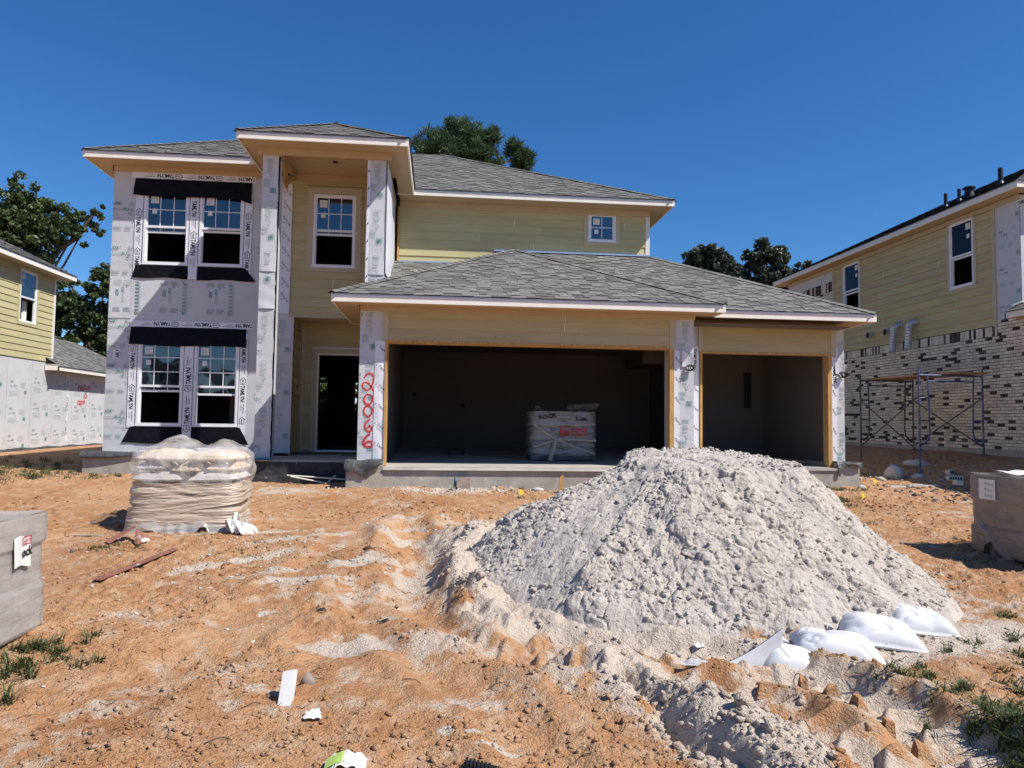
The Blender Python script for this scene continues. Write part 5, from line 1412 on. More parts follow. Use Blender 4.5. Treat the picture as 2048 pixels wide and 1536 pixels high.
def left_house():
    X = -12.2; T = face_pos_x(X)
    h = thing('house', (-16.0, 20.0, 0.6), 'yellow sided neighbouring house over pale printed sheathing, red scrawl on its lower wall', 'house')
    s = MB(T)
    win = (22.09, 22.97, 4.38, 5.90)
    siding(s, 15.0, 24.0, 3.32, 6.02, [(win[0] - 0.09, win[1] + 0.09, win[2] - 0.10, win[3] + 0.09)], 0.19, 22, joints=True)
    s.build('siding_wall', ['siding', 'caulk'], h)
    t = MB(T); a, c, lo, hi = win
    t.box(a - 0.09, a - 0.002, lo, hi, 0, 0.028); t.box(c + 0.002, c + 0.09, lo, hi, 0, 0.028); t.box(a - 0.09, c + 0.09, hi + 0.001, hi + 0.09, 0, 0.032); t.box(a - 0.10, c + 0.10, lo - 0.10, lo - 0.019, 0, 0.030)
    t.build_each('window_trim', 'siding', h)
    window(h, T, a, c, lo, hi, 5.10, None, 0.012, seed=40)
    cu = MB(T); cu.sheet(lambda p, q: (c - 0.05 - 0.2 * p, lo + 0.06 + 0.62 * q, -0.25 + 0.03 * math.sin(p * 12)), 14, 2); cu.build('window_screen', 'white', h)
    r = MB(); room(r, X - 4, X - 0.08, 21.2, 23.8, 3.6, 6.0, 'x1'); r.build('room_interior', 'drywall', h)
    ct = MB(T); ct.box(23.92, 24.02, 3.28, 6.02, 0, 0.03); ct.build_each('corner_trim', 'white_trim', h)
    w = MB(T); rg = random.Random(9)
    w.poly([(15, 0.66, -0.01), (30.5, 0.66, -0.01), (30.5, 3.32, -0.01), (15, 3.32, -0.01)])
    n = 0.0
    u = 20.5
    while u < 29.5:
        wd = 1.22
        w.poly([(u, 0.68, -0.004), (u + wd - 0.02, 0.68, -0.004), (u + wd - 0.02, 3.28, -0.004), (u, 3.28, -0.004)], 0, rg.random())
        v = 2.75 - rg.uniform(0, 0.3)
        while v > 0.8:
            p_logo(w, u + 0.15, v, n, 1.15); p_lines(w, u + 0.12, v - 0.14, 0.5, 4, n, 2, pitch=0.04, rg=rg); p_icon(w, u + 0.85, v - 0.2, n, 1.2); p_lines(w, u + 0.65, v + 0.12, 0.3, 5, n, 2, pitch=0.035, rg=rg)
            v -= 0.78
        u += wd
    tape_strip(w, 25.0, 3.0, 2.2, 0.14, 0.003, -90, 'tam', start=0.1)
    for tx, u, v, sz in (('Nail on', 25.75, 2.50, 0.30), ('ho', 26.15, 2.24, 0.24), ('tape', 25.72, 2.02, 0.30)):
        put_text(w, tx, u, v, sz, 0.004, 6, 4, 0.012, shear=0.2)
    w.build('sheathed_wall', SH, h)
    b = MB()
    b.poly([(X, 24.02, 3.3), (-21, 24.02, 3.3), (-21, 24.02, 6.0), (X, 24.02, 6.0)]); b.poly([(X, 15, 0.6), (-21, 15, 0.6), (-21, 15, 6.0), (X, 15, 6.0)]); b.poly([(X, 30.5, 0.6), (-21, 30.5, 0.6), (-21, 30.5, 3.3), (X, 30.5, 3.3)])
    b.build('sheathed_wall', 'sheath', h)
    f = MB(T); f.box(15, 30.5, 0.1, 0.658, -0.3, 0.0); f.build('foundation', 'concrete', h)
    ft = MB(T); ft.sheet(lambda p, q: (16 + 14.4 * p, 0.46 + 0.22 * q + 0.02 * math.sin(p * 60), 0.02 + 0.05 * (1 - q) + 0.02 * math.sin(p * 43 + q)), 60, 4); ft.build('ledge_felt', 'felt', h, smooth=True)
    e0, e1 = 5.98, 6.14; ex = -11.78; zr = e1 + 0.006
    r = MB()
    roof_plane(r, [(ex, 13, zr), (ex, 24.45, zr), (-16.2, 20.1, zr + 2.3), (-16.2, 17.4, zr + 2.3)], 51)
    roof_plane(r, [(ex, 24.45, zr), (-20.6, 24.45, zr), (-16.2, 20.1, zr + 2.3)], 52, full=False)
    r.build('roof', ['shingle', 'shingle_edge'], h)
    fa = MB(); fascia(fa, (ex, 13), (ex, 24.42), e0, e1, out=(1, 0)); fascia(fa, (ex, 24.45), (-20.6, 24.45), e0, e1, out=(0, 1)); fa.build('fascia', ['white', 'metal_edge'], h)
    so = MB(); so.box(X + 0.001, ex - 0.03, 13, 24.42, e0 + 0.012, e0 + 0.024); so.build_each('soffit', 'trim_tan', h)
    l0, l1 = 3.05, 3.19
    r = MB(); roof_plane(r, [(ex, 23.6, l1 + 0.006), (ex, 31, l1 + 0.006), (-13.9, 28.9, l1 + 1.25), (-13.9, 23.6, l1 + 1.25)], 53); roof_plane(r, [(ex, 31, l1), (-21, 31, l1), (-13.9, 28.9, l1 + 1.25)], 54, full=False)
    r.build('roof', ['shingle', 'shingle_edge'], h)
    fa = MB(); fascia(fa, (ex, 23.6), (ex, 31), l0, l1, out=(1, 0)); fascia(fa, (X + 0.02, 23.6), (ex, 23.6), l0, l1 + 0.05, out=(0, -1)); fa.build('fascia', ['white', 'metal_edge'], h)
    so = MB(); so.box(X + 0.001, ex - 0.03, 23.62, 30.9, l0 + 0.012, l0 + 0.024); so.build_each('soffit', 'trim_tan', h)
left_house()

# ------------------------------------------------------------------ scaffold between the houses
def scaffold():
    sc = thing('scaffold', (11.3, 16.6, 0.8), 'blue and rusty steel walk-through scaffold frames with crossed braces beside the brick wall', 'scaffold')
    R = 0.021
    def frame(pl, pr, top, mats):
        m = MB()
        (xl, yl, zl), (xr, yr, zr) = pl, pr
        m.tube([(xl, yl, zl), (xl, yl, top + 0.16)], R, 8); m.tube([(xr, yr, zr), (xr, yr, top + 0.16)], R, 8)
        m.tube([(xl, yl, top), (xr, yr, top)], R, 8); d = (xr - xl)
        m.tube([(xl + 0.2, yl, top - 0.13), (xr - 0.2, yr, top - 0.13)], R * 0.8, 8)
        for s, xo in ((1, xl), (-1, xr)):
            y = yl if s == 1 else yr; zb = max(zl, zr) + 0.22
            m.tube([(xo + s * 0.20, y, top)] + [(xo + s * 0.22, y, top - 0.4), (xo + s * 0.24, y, zb + 0.3), (xo + s * 0.21, y, zb + 0.12), (xo + s * 0.10, y, zb + 0.02), (xo + s * 0.01, y, zb)], R * 0.85, 8)
            for k in range(3): z = top - 0.5 - k * 0.5; m.tube([(xo, y, z), (xo + s * 0.23, y, z)], R * 0.75, 8)
        m.box(xl - 0.07, xl + 0.07, yl - 0.07, yl + 0.07, zl - 0.006, zl + 0.004); m.box(xr - 0.07, xr + 0.07, yr - 0.07, yr + 0.07, zr - 0.006, zr + 0.004)
        m.build('frame', mats, sc)
    a = ((10.46, 14.9, gz(10.46, 14.9)), (11.96, 14.9, gz(11.96, 14.9))); b = ((11.22, 18.4, gz(11.22, 18.4)), (12.2, 18.4, gz(12.2, 18.4)))
    b = ((10.72, 17.55, gz(10.72, 17.55)), (12.15, 17.55, gz(12.15, 17.55)))
    frame(a[0], a[1], 2.78, 'steel_blue'); frame(b[0], b[1], 2.82, 'steel')
    for (p, q) in (((10.44, 14.92, 2.3), (10.70, 17.5, 1.15)), ((10.44, 14.92, 1.1), (10.70, 17.5, 2.3)), ((11.98, 14.92, 2.3), (12.17, 17.5, 1.2)), ((11.98, 14.92, 1.2), (12.17, 17.5, 2.3))):
        m = MB(); m.tube([p, q], 0.014, 6); m.build('cross_brace', 'steel', sc)
    for x, y0, y1, dz in ((11.75, 14.6, 18.0, 0.0), (11.48, 14.7, 18.2, 0.006), (11.2, 14.75, 17.95, 0.0)):
        m = MB(); m.bar((x, y0, 2.83 + dz), (x + 0.05, y1, 2.87 + dz), 0.24, 0.042)
        o = m.build('scaffold_plank', 'plank', None, loc=(x, (y0 + y1) / 2, 2.8))
        tag(o, {11.75: 'orange brown plank on the scaffold, nearest the brick wall', 11.48: 'orange brown plank in the middle of the three on the scaffold', 11.2: 'orange brown plank along the open side of the scaffold'}[x], 'plank', 'planks lying on the scaffold')
scaffold()

# ------------------------------------------------------------------ trees
def leaves(blobs, n, size, seed, depth=1.0, aspect=1.6, tuft=0):
    """small leaf faces in clumps spread through a set of balls"""
    rg = np.random.RandomState(seed)
    cx = np.array([b[0] for b in blobs]); cz = np.array([b[1] for b in blobs]); cr = np.array([b[2] for b in blobs]); cy = np.array([b[3] for b in blobs])
    pr = cr ** 2; pr = pr / pr.sum()
    ncl = max(12, n // 62)
    k = rg.choice(len(blobs), ncl, p=pr)
    d = rg.randn(ncl, 3); d /= np.linalg.norm(d, axis=1)[:, None]
    rad = cr[k] * (0.35 + 0.75 * rg.rand(ncl) ** 0.5)
    cen = np.stack([cx[k] + d[:, 0] * rad, cy[k] + d[:, 1] * rad * depth, cz[k] + d[:, 2] * rad], 1)
    crand = rg.rand(ncl)
    j = rg.randint(0, ncl, n)
    off = rg.randn(n, 3); off /= np.linalg.norm(off, axis=1)[:, None]
    cs = (0.17 + 0.22 * rg.rand(ncl)) * np.clip(cr[k], 0.35, 1.2) ** 0.6
    p = cen[j] + off * (cs[j] * rg.rand(n) ** 0.5)[:, None] * np.array([1, 1, 0.75])
    nrm = rg.randn(n, 3) + np.array([0, 0, 0.5]); nrm /= np.linalg.norm(nrm, axis=1)[:, None]
    t = np.cross(nrm, rg.randn(n, 3)); t /= np.linalg.norm(t, axis=1)[:, None]; b = np.cross(nrm, t)
    s = size * (0.6 + 0.8 * rg.rand(n))[:, None]
    if tuft:
        t = (off + np.array([0, 0, 0.5])); t /= np.linalg.norm(t, axis=1)[:, None]; b = np.cross(t, rg.randn(n, 3)); b /= np.linalg.norm(b, axis=1)[:, None]
        v = np.stack([p - b * s * 0.09, p + b * s * 0.09, p + t * s * tuft + b * s * 0.03, p + t * s * tuft - b * s * 0.03], 1)
    else:
        v = np.stack([p - t * s * aspect * 0.5, p + b * s * 0.42, p + t * s * aspect * 0.5, p - b * s * 0.42], 1)
    F = np.arange(n * 4).reshape(n, 4)
    return v.reshape(-1, 3), F, np.clip(0.6 * crand[j] + 0.4 * rg.rand(n), 0, 1)

def tree(name, label, base, blobs, n, size, seed, leaf, limbs, group, ydep=1.0, tuft=0, aspect=1.6, rs=0.86):
    t = thing(name, base, label, 'tree', group)
    rg = random.Random(seed)
    bl = [(b[0], b[1], b[2] * rs, (b[3] if len(b) > 3 else base[1] + rg.uniform(-0.6, 0.6) * ydep)) for b in blobs]
    V, F, r = leaves(bl, n, size, seed, ydep, aspect, tuft)
    link_mesh('crown', V, F, [leaf], rnd=r, parent=t)
    m = MB()
    for pts, r0, r1 in limbs:
        k = len(pts); m.tube(pts, [r0 + (r1 - r0) * i / (k - 1) for i in range(k)], 9)
    top = limbs[0][0][-1]
    for b in bl:                                           # limbs running out into each clump
        if abs(b[0] - top[0]) > 1.7: continue
        s = top if rg.random() < 0.6 else limbs[0][0][-2]
        mid = ((s[0] + b[0]) / 2 + rg.uniform(-.2, .2), (s[1] + b[3]) / 2, (s[2] + b[1]) / 2 - 0.1)
        m.tube([s, mid, (b[0], b[3], b[1]), (b[0] + rg.uniform(-.3, .3), b[3], b[1] + b[2] * 0.7)], [0.07, 0.05, 0.03, 0.012], 6)
    m.build('trunk', 'bark', t)
    return t

def g0(x, y): return float(base_h(np.array(x), np.array(y)))
tree('oak_tree', 'tall spreading oak with a bare curved limb reaching right above the yellow neighbouring house', (-19.0, 34, g0(-19, 34)),
     [(-19.48, 11.29, 0.95), (-18.81, 11.73, 0.75), (-18.49, 10.42, 1.3), (-17.38, 10.24, 1.05), (-19.3, 9.71, 1.18), (-16.47, 10.40, 0.62), (-15.95, 10.80, 0.55), (-16.22, 9.80, 0.50), (-15.62, 9.95, 0.34),
      (-17.9, 9.2, 1.0), (-16.9, 10.0, 0.7), (-17.67, 10.91, 0.61), (-18.83, 8.59, 0.94), (-20.39, 10.57, 1.5), (-20.6, 9.0, 1.4), (-18.4, 7.7, 0.8), (-15.4, 10.9, 0.3)], 27000, 0.11, 61, 'oak_leaf',
     [([(-19.0, 34, g0(-19, 34)), (-18.8, 34, 4.0), (-18.3, 34, 6.2), (-17.9, 34, 7.2)], 0.34, 0.22), ([(-18.1, 34, 6.6), (-17.56, 33.9, 8.5), (-17.06, 33.8, 9.15), (-16.43, 33.8, 9.6), (-16.0, 33.8, 10.3), (-15.65, 33.8, 10.8)], 0.2, 0.04),
      ([(-18.3, 34, 6.2), (-18.9, 34, 8.5), (-19.2, 34, 10.8)], 0.2, 0.05)], 'trees beyond the houses')
tree('bushy_tree', 'bushy mid green tree filling the gap between the yellow neighbouring house and the sheathed wing', (-14.4, 31, g0(-14.4, 31)),
     [(-15.59, 7.31, 0.5), (-14.98, 6.71, 0.86), (-14.18, 7.15, 0.68), (-13.76, 6.44, 0.86), (-14.93, 5.58, 1.07), (-14.05, 5.39, 0.97), (-14.2, 4.36, 0.97), (-15.26, 6.39, 0.64), (-13.54, 7.27, 0.55), (-13.2, 6.04, 1.07), (-13.6, 4.9, 1.0), (-15.6, 4.8, 1.0), (-14.6, 3.2, 1.2), (-16.4, 5.9, 0.9)], 22000, 0.115, 62, 'oak_leaf',
     [([(-14.4, 31, g0(-14.4, 31)), (-14.3, 31, 3.0), (-14.4, 31, 5.0), (-14.5, 31, 6.0)], 0.26, 0.1)], 'trees beyond the houses')
tree('pine_tree', 'broad dark pine crown rising above the main roof right of the portico', (0.6, 33, g0(0.6, 33)),
     [(-1.12, 14.5, 0.46), (-0.59, 14.36, 0.73), (-0.13, 14.78, 0.64), (0.55, 15.22, 0.60), (0.8, 14.6, 0.96), (1.61, 14.64, 0.78), (2.15, 14.75, 0.45), (1.62, 13.93, 0.82), (0.23, 14.09, 0.82), (0.35, 15.42, 0.36), (-0.48, 15.07, 0.32), (1.16, 13.55, 0.69), (-0.97, 13.92, 0.5), (0.9, 15.3, 0.35)], 24000, 0.19, 63, 'needle',
     [([(0.6, 33, g0(0.6, 33)), (0.6, 33, 6.0), (0.65, 33, 12.0), (0.7, 33, 14.4)], 0.3, 0.07)], 'trees beyond the houses', tuft=1.0, rs=0.82)
tree('pine_tree', 'small separate pine crown at the right of the broad pine above the roof', (3.4, 33, g0(3.4, 33)),
     [(3.15, 14.45, 0.42), (3.45, 14.12, 0.55), (3.78, 13.92, 0.45), (3.62, 13.43, 0.55), (2.56, 13.55, 0.22), (3.3, 12.8, 0.7), (4.35, 13.05, 0.22)], 8000, 0.19, 64, 'needle',
     [([(3.4, 33, g0(3.4, 33)), (3.4, 33, 6.0), (3.45, 33, 12.0), (3.45, 33, 14.0)], 0.22, 0.05)], 'trees beyond the houses', tuft=1.0, rs=0.82)
tree('broadleaf_tree', 'rounded dark glossy tree above the hip of the single garage roof, left of its twin', (11.6, 30, g0(11.6, 30)),
     [(11.34, 8.85, 0.80), (10.88, 8.70, 0.58), (11.92, 8.70, 0.72), (11.63, 8.13, 1.0), (12.64, 8.15, 0.66), (12.19, 7.6, 1.04), (10.51, 8.45, 0.30), (11.2, 7.3, 1.0)], 14000, 0.12, 65, 'dark_leaf',
     [([(11.6, 30, g0(11.6, 30)), (11.6, 30, 4.0), (11.7, 30, 7.0)], 0.22, 0.08)], 'trees beyond the houses')
tree('broadleaf_tree', 'rounded dark glossy tree between its left twin and the tan neighbouring house', (13.9, 30, g0(13.9, 30)),
     [(13.85, 9.05, 0.68), (13.43, 8.82, 0.60), (14.30, 8.86, 0.68), (13.88, 8.32, 0.96), (14.57, 8.01, 0.71), (13.31, 7.64, 0.83), (14.33, 7.12, 0.83), (14.0, 7.2, 1.0)], 13000, 0.12, 66, 'dark_leaf',
     [([(13.9, 30, g0(13.9, 30)), (13.9, 30, 4.0), (13.9, 30, 7.4)], 0.22, 0.08)], 'trees beyond the houses')
tree('broadleaf_tree', 'small low dark tree peeking out at the far eave of the tan neighbouring house', (16.7, 33, g0(16.7, 33)),
     [(16.65, 9.05, 0.36), (17.11, 9.18, 0.26), (16.52, 8.67, 0.4), (17.41, 9.38, 0.2), (17.0, 8.2, 0.9), (16.4, 8.1, 0.6)], 5000, 0.125, 67, 'dark_leaf',
     [([(16.7, 33, g0(16.7, 33)), (16.8, 33, 5.0), (16.9, 33, 7.8)], 0.2, 0.07)], 'trees beyond the houses')
tree('shrub_tree', 'sunlit leafy shrub seen through the dark front doorway and out of the back windows', (-4.6, 28.5, g0(-4.6, 28.5)),
     [(-4.9, 2.4, 0.9), (-4.2, 3.0, 0.8), (-4.6, 3.6, 0.7), (-3.4, 2.4, 0.7), (-5.4, 3.1, 0.7), (-3.9, 3.3, 0.7), (-4.3, 2.2, 0.8), (-4.6, 1.7, 0.8)], 12000, 0.10, 68, 'oak_leaf',
     [([(-4.6, 28.5, g0(-4.6, 28.5)), (-4.6, 28.5, 1.6), (-4.5, 28.5, 2.4)], 0.10, 0.05)], None)

# the wooded edge across the street behind the viewer, seen only as a dark band in the ground floor panes
rgb = random.Random(90)
bl = [(rgb.uniform(-34, 34), rgb.uniform(2.0, 5.2), rgb.uniform(1.2, 2.4), -38 + rgb.uniform(-2, 2)) for _ in range(70)]
V, F, r = leaves(bl, 30000, 0.5, 91)
tag(link_mesh('tree_line', V, F, ['oak_leaf'], rnd=r), 'dark line of woods across the street', None, None, 'stuff')
# ------------------------------------------------------------------ things on the ground
def sandbag_mesh(L, W, H, seed, sag=0.0, ear=0.02):
    """filled woven bag lying flat: soft pillow with pinched, wrinkled ends; local coordinates, bottom at z=0"""
    rg = np.random.RandomState(seed); nu, nv = 64, 48
    u = np.linspace(-1, 1, nu); v = np.linspace(-1, 1, nv); U, Vv = np.meshgrid(u, v)
    e = (1 - np.abs(U) ** 4.5).clip(0) ** 0.80 * (1 - np.abs(Vv) ** 4.0).clip(0) ** 0.75
    e = e * (1 - 0.12 * U)
    x = U * L / 2 * (1 - 0.05 * (1 - np.abs(Vv) ** 2) + ear * np.abs(Vv) ** 3); y = Vv * W / 2 * (1 - 0.06 * (1 - np.abs(U) ** 2) + ear * np.abs(U) ** 6)
    y = y * (1 - 0.22 * np.clip(-U, 0, 1) ** 3)
    left = np.exp(-((1 + U) / 0.45) ** 2); right = np.exp(-((1 - U) / 0.25) ** 2)
    o = 3.7 * seed
    crease = lambda n_: (1 - np.abs(n_)) ** 7
    wr = -0.030 * left * crease(vn(U * 1.2 + o, Vv * 5.0 + 0.8 * U + o, 3)) - 0.010 * right * crease(vn(U * 1.2 - o, Vv * 6.0 + o, 4))
    wr = wr - 0.018 * crease(vn(U * 1.6 + Vv * 0.8 + o, Vv * 1.7 - U * 0.6 + o, 5)) * e + 0.018 * vn(U * 1.3 + o, Vv * 1.3 - o, 6) * e
    fold = 0
    top = H * 0.72 * e + (wr - fold) * (e > 0.02) + H * 0.28
    bot = H * 0.28 * (1 - (1 - np.abs(U) ** 4).clip(0) ** .5 * (1 - np.abs(Vv) ** 4).clip(0) ** .5)
    top = top - sag * U ** 2; bot = bot - sag * U ** 2 * 0
    A = np.stack([x, y, np.maximum(top, bot)], -1).reshape(-1, 3); B = np.stack([x, y, bot], -1).reshape(-1, 3)
    idx = np.arange(nu * nv).reshape(nv, nu); F = []
    q = np.stack([idx[:-1, :-1].ravel(), idx[:-1, 1:].ravel(), idx[1:, 1:].ravel(), idx[1:, :-1].ravel()], 1)
    F = np.concatenate([q, q[:, ::-1] + nu * nv])
    rim = []
    n = nu * nv
    border = list(idx[0, :]) + list(idx[1:, -1]) + list(idx[-1, -2::-1]) + list(idx[-2:0:-1, 0])
    for a, b in zip(border, border[1:] + border[:1]): rim.append((a, b, b + n, a + n))
    F = np.concatenate([F, np.array(rim)])
    return np.concatenate([A, B]), F

def xf(V, rz=0, rx=0, ry=0, t=(0, 0, 0)):
    M = Matrix.Translation(t) @ Matrix.Rotation(rz, 4, 'Z') @ Matrix.Rotation(ry, 4, 'Y') @ Matrix.Rotation(rx, 4, 'X')
    M = np.array(M); return V @ M[:3, :3].T + M[:3, 3]

mud = None
bags = [(3.62, 5.22, 0.47, 0.36, 0.165, -0.25, 0.10, 'white sandbag at the far right end of the row'),
        (3.18, 5.03, 0.56, 0.40, 0.165, -0.32, 0.12, 'white sandbag second from the right, overlapping the end one'),
        (2.74, 4.82, 0.58, 0.40, 0.16, -0.30, 0.10, 'plump white sandbag next to the upright torn one')]
for i, (x, y, L, W, H, rz, ry, lab) in enumerate(bags):
    z = gz(x, y) + 0.0
    V, F = sandbag_mesh(L, W, H, 70 + i); V = xf(V, rz, 0.12, ry * 0.6, (x, y, z - 0.01))
    o = link_mesh('sandbag', V, F, ['sandbag'], loc=(x, y, z), smooth=True)
    tag(o, lab, 'sandbag', 'sandbags along the sand pile')
    m = MB()                                            # tied neck with a frill
    c = Vector((x - math.cos(rz) * L * 0.50, y - math.sin(rz) * L * 0.5, z + H * 0.42)); d = Vector((-math.cos(rz), -math.sin(rz), 0.25)).normalized(); s = d.cross(Vector((0, 0, 1)))
    rg = random.Random(i)
    m.sheet(lambda a, b: tuple(c + d * (0.015 + 0.055 * b) + s * ((a - 0.5) * (0.05 + 0.10 * b)) + Vector((0, 0, 0.022 * math.sin(a * 19 + i) * b))), 14, 4)
    m.build('tied_neck', 'sandbag', o, smooth=True)
# the fourth is half buried, its sewn end standing up in a peak
x, y = 2.12, 4.70; z = gz(x, y)
V, F = sandbag_mesh(0.44, 0.36, 0.18, 78); V = xf(V, -0.2, 0.1, 0.1, (x + 0.24, y + 0.02, z - 0.02))
o = link_mesh('sandbag', V, F, ['sandbag'], loc=(x, y, z), smooth=True)
tag(o, 'torn white sandbag with one end standing up in a peak, half buried in brown mud', 'sandbag', 'sandbags along the sand pile')
m = MB()
def peak(a, b, sd):
    px = -0.40 + 0.54 * a; top = 0.03 + 0.27 * max(0, a) ** 1.7
    body = math.sin(min(1, b) * math.pi * 0.5 + 0.55) * (0.085 * (1 - 0.55 * a * b)) * (0.4 + 0.6 * math.sin(math.pi * (0.12 + 0.8 * a)))
    w = 0.018 * (nz(a * 4, b * 3, 9) + 0.6 * (1 - abs(nz(a * 7 + b * 2, b * 4, 11))) ** 6)
    return (x + px + 0.02 * b * a, y + 0.01 - 0.05 * b * a + sd * (body * (1 - b) ** 0.45 + 0.004) - sd * w * (1 - b), z - 0.05 + (top + 0.05) * b)
def nz(a, b, s): return float(vn(np.array([a]), np.array([b]), s)[0])
m.sheet(lambda a, b: peak(a, b, -1), 30, 18); m.sheet(lambda a, b: peak(a, b, 1), 30, 18)
m.sheet(lambda a, b: tuple(p + (q - p) * a for p, q in zip(peak(1, b, -1), peak(1, b, 1))), 4, 18)
m.build('standing_end', 'sandbag', o, smooth=True)
for k, (x, y, L, W, rz, lab) in enumerate(((1.86, 4.80, 0.20, 0.10, 0.1, 'flattened white bag end pressed into the mud beside the torn sandbag'), (1.27, 4.80, 0.18, 0.05, -0.1, 'streaky white scrap of sandbag in the wet mud, farthest from the row'),
                                          (1.66, 4.56, 0.2, 0.05, -0.15, 'long white scrap of sandbag half covered by mud in the wheel rut'), (1.83, 5.00, 0.08, 0.06, 0.6, 'small white scrap of sandbag poking out at the foot of the sand'))):
    z = gz(x, y); V, F = sandbag_mesh(L, W, 0.022, 80 + k); V = xf(V, rz, 0.15, 0.0, (x, y, z + 0.004))
    o = link_mesh('sandbag_scrap', V, F, ['sandbag'], loc=(x, y, z), smooth=True); tag(o, lab, 'sandbag scrap', 'scraps of buried sandbags')

# ---------------- pallets
def pallet_part(parent, cx, cy, z, rz, W=1.2, D=1.02, H=0.13):
    m = MB(); c, s = math.cos(rz), math.sin(rz)
    m.T = lambda a, b, h: (cx + a * c - b * s, cy + a * s + b * c, z + h)
    for b in (-D / 2 + 0.02, -0.02, D / 2 - 0.06): m.box(-W / 2, W / 2, b, b + 0.04, 0.018, H - 0.018)
    for k in range(7):
        a = -W / 2 + k * (W - 0.1) / 6; m.box(a, a + 0.1, -D / 2, D / 2, H - 0.017, H)
        if k % 2 == 0: m.box(a, a + 0.1, -D / 2, D / 2, 0, 0.017)
    m.build('pallet', 'pallet', parent)

def bag_mesh(L, W, H, seed):
    return sandbag_mesh(L, W, H, seed, ear=0.015)

def nz(a, b, s): return float(vn(np.array([a]), np.array([b]), s)[0])

def tube_env(mb, fn, nu, nv, mi=0):
    """closed skirt: fn(angle 0..1, height 0..1)"""
    vs = [fn(i / nu, j / nv) for j in range(nv + 1) for i in range(nu)]
    fs = [(j * nu + i, j * nu + (i + 1) % nu, (j + 1) * nu + (i + 1) % nu, (j + 1) * nu + i) for j in range(nv) for i in range(nu)]
    mb.mesh(vs, fs, mi)

def rrect(a, hw, hd, p=5.0):
    t = a * 2 * math.pi; c, s = math.cos(t), math.sin(t); r = (abs(c / hw) ** p + abs(s / hd) ** p) ** (-1 / p)
    return r * c, r * s

def stack_of_bags(t, cx, cy, z, rz, layers, seed, mats, hx=0.62, hd=0.5, H=0.125):
    rg = random.Random(seed)
    for k in range(layers):
        lay = [(-hx / 2, -hd / 2, 0), (hx / 2, -hd / 2, 0), (-hx / 2, hd / 2, 0), (hx / 2, hd / 2, 0)] if k % 2 == 0 else [(-hx * 0.66, 0, 1), (0, 0, 1), (hx * 0.66, 0, 1)]
        for (a, b, sd) in lay:
            L, W = (0.63, 0.49) if not sd else (0.99, 0.42)
            V, F = bag_mesh(L, W, H * 1.1, seed * 100 + k * 7 + int(a * 10))
            V = xf(V, (math.pi / 2 if sd else 0) + rg.uniform(-.04, .04), rg.uniform(-.03, .03), rg.uniform(-.03, .03), (a + rg.uniform(-.02, .02), b + rg.uniform(-.02, .02), k * H))
            V = xf(V, rz, 0, 0, (cx, cy, z))
            link_mesh('cement_bag', V, F, [mats[(k + int(a * 10)) % len(mats)]], rnd=[rg.random()] * len(F), parent=t, smooth=True)

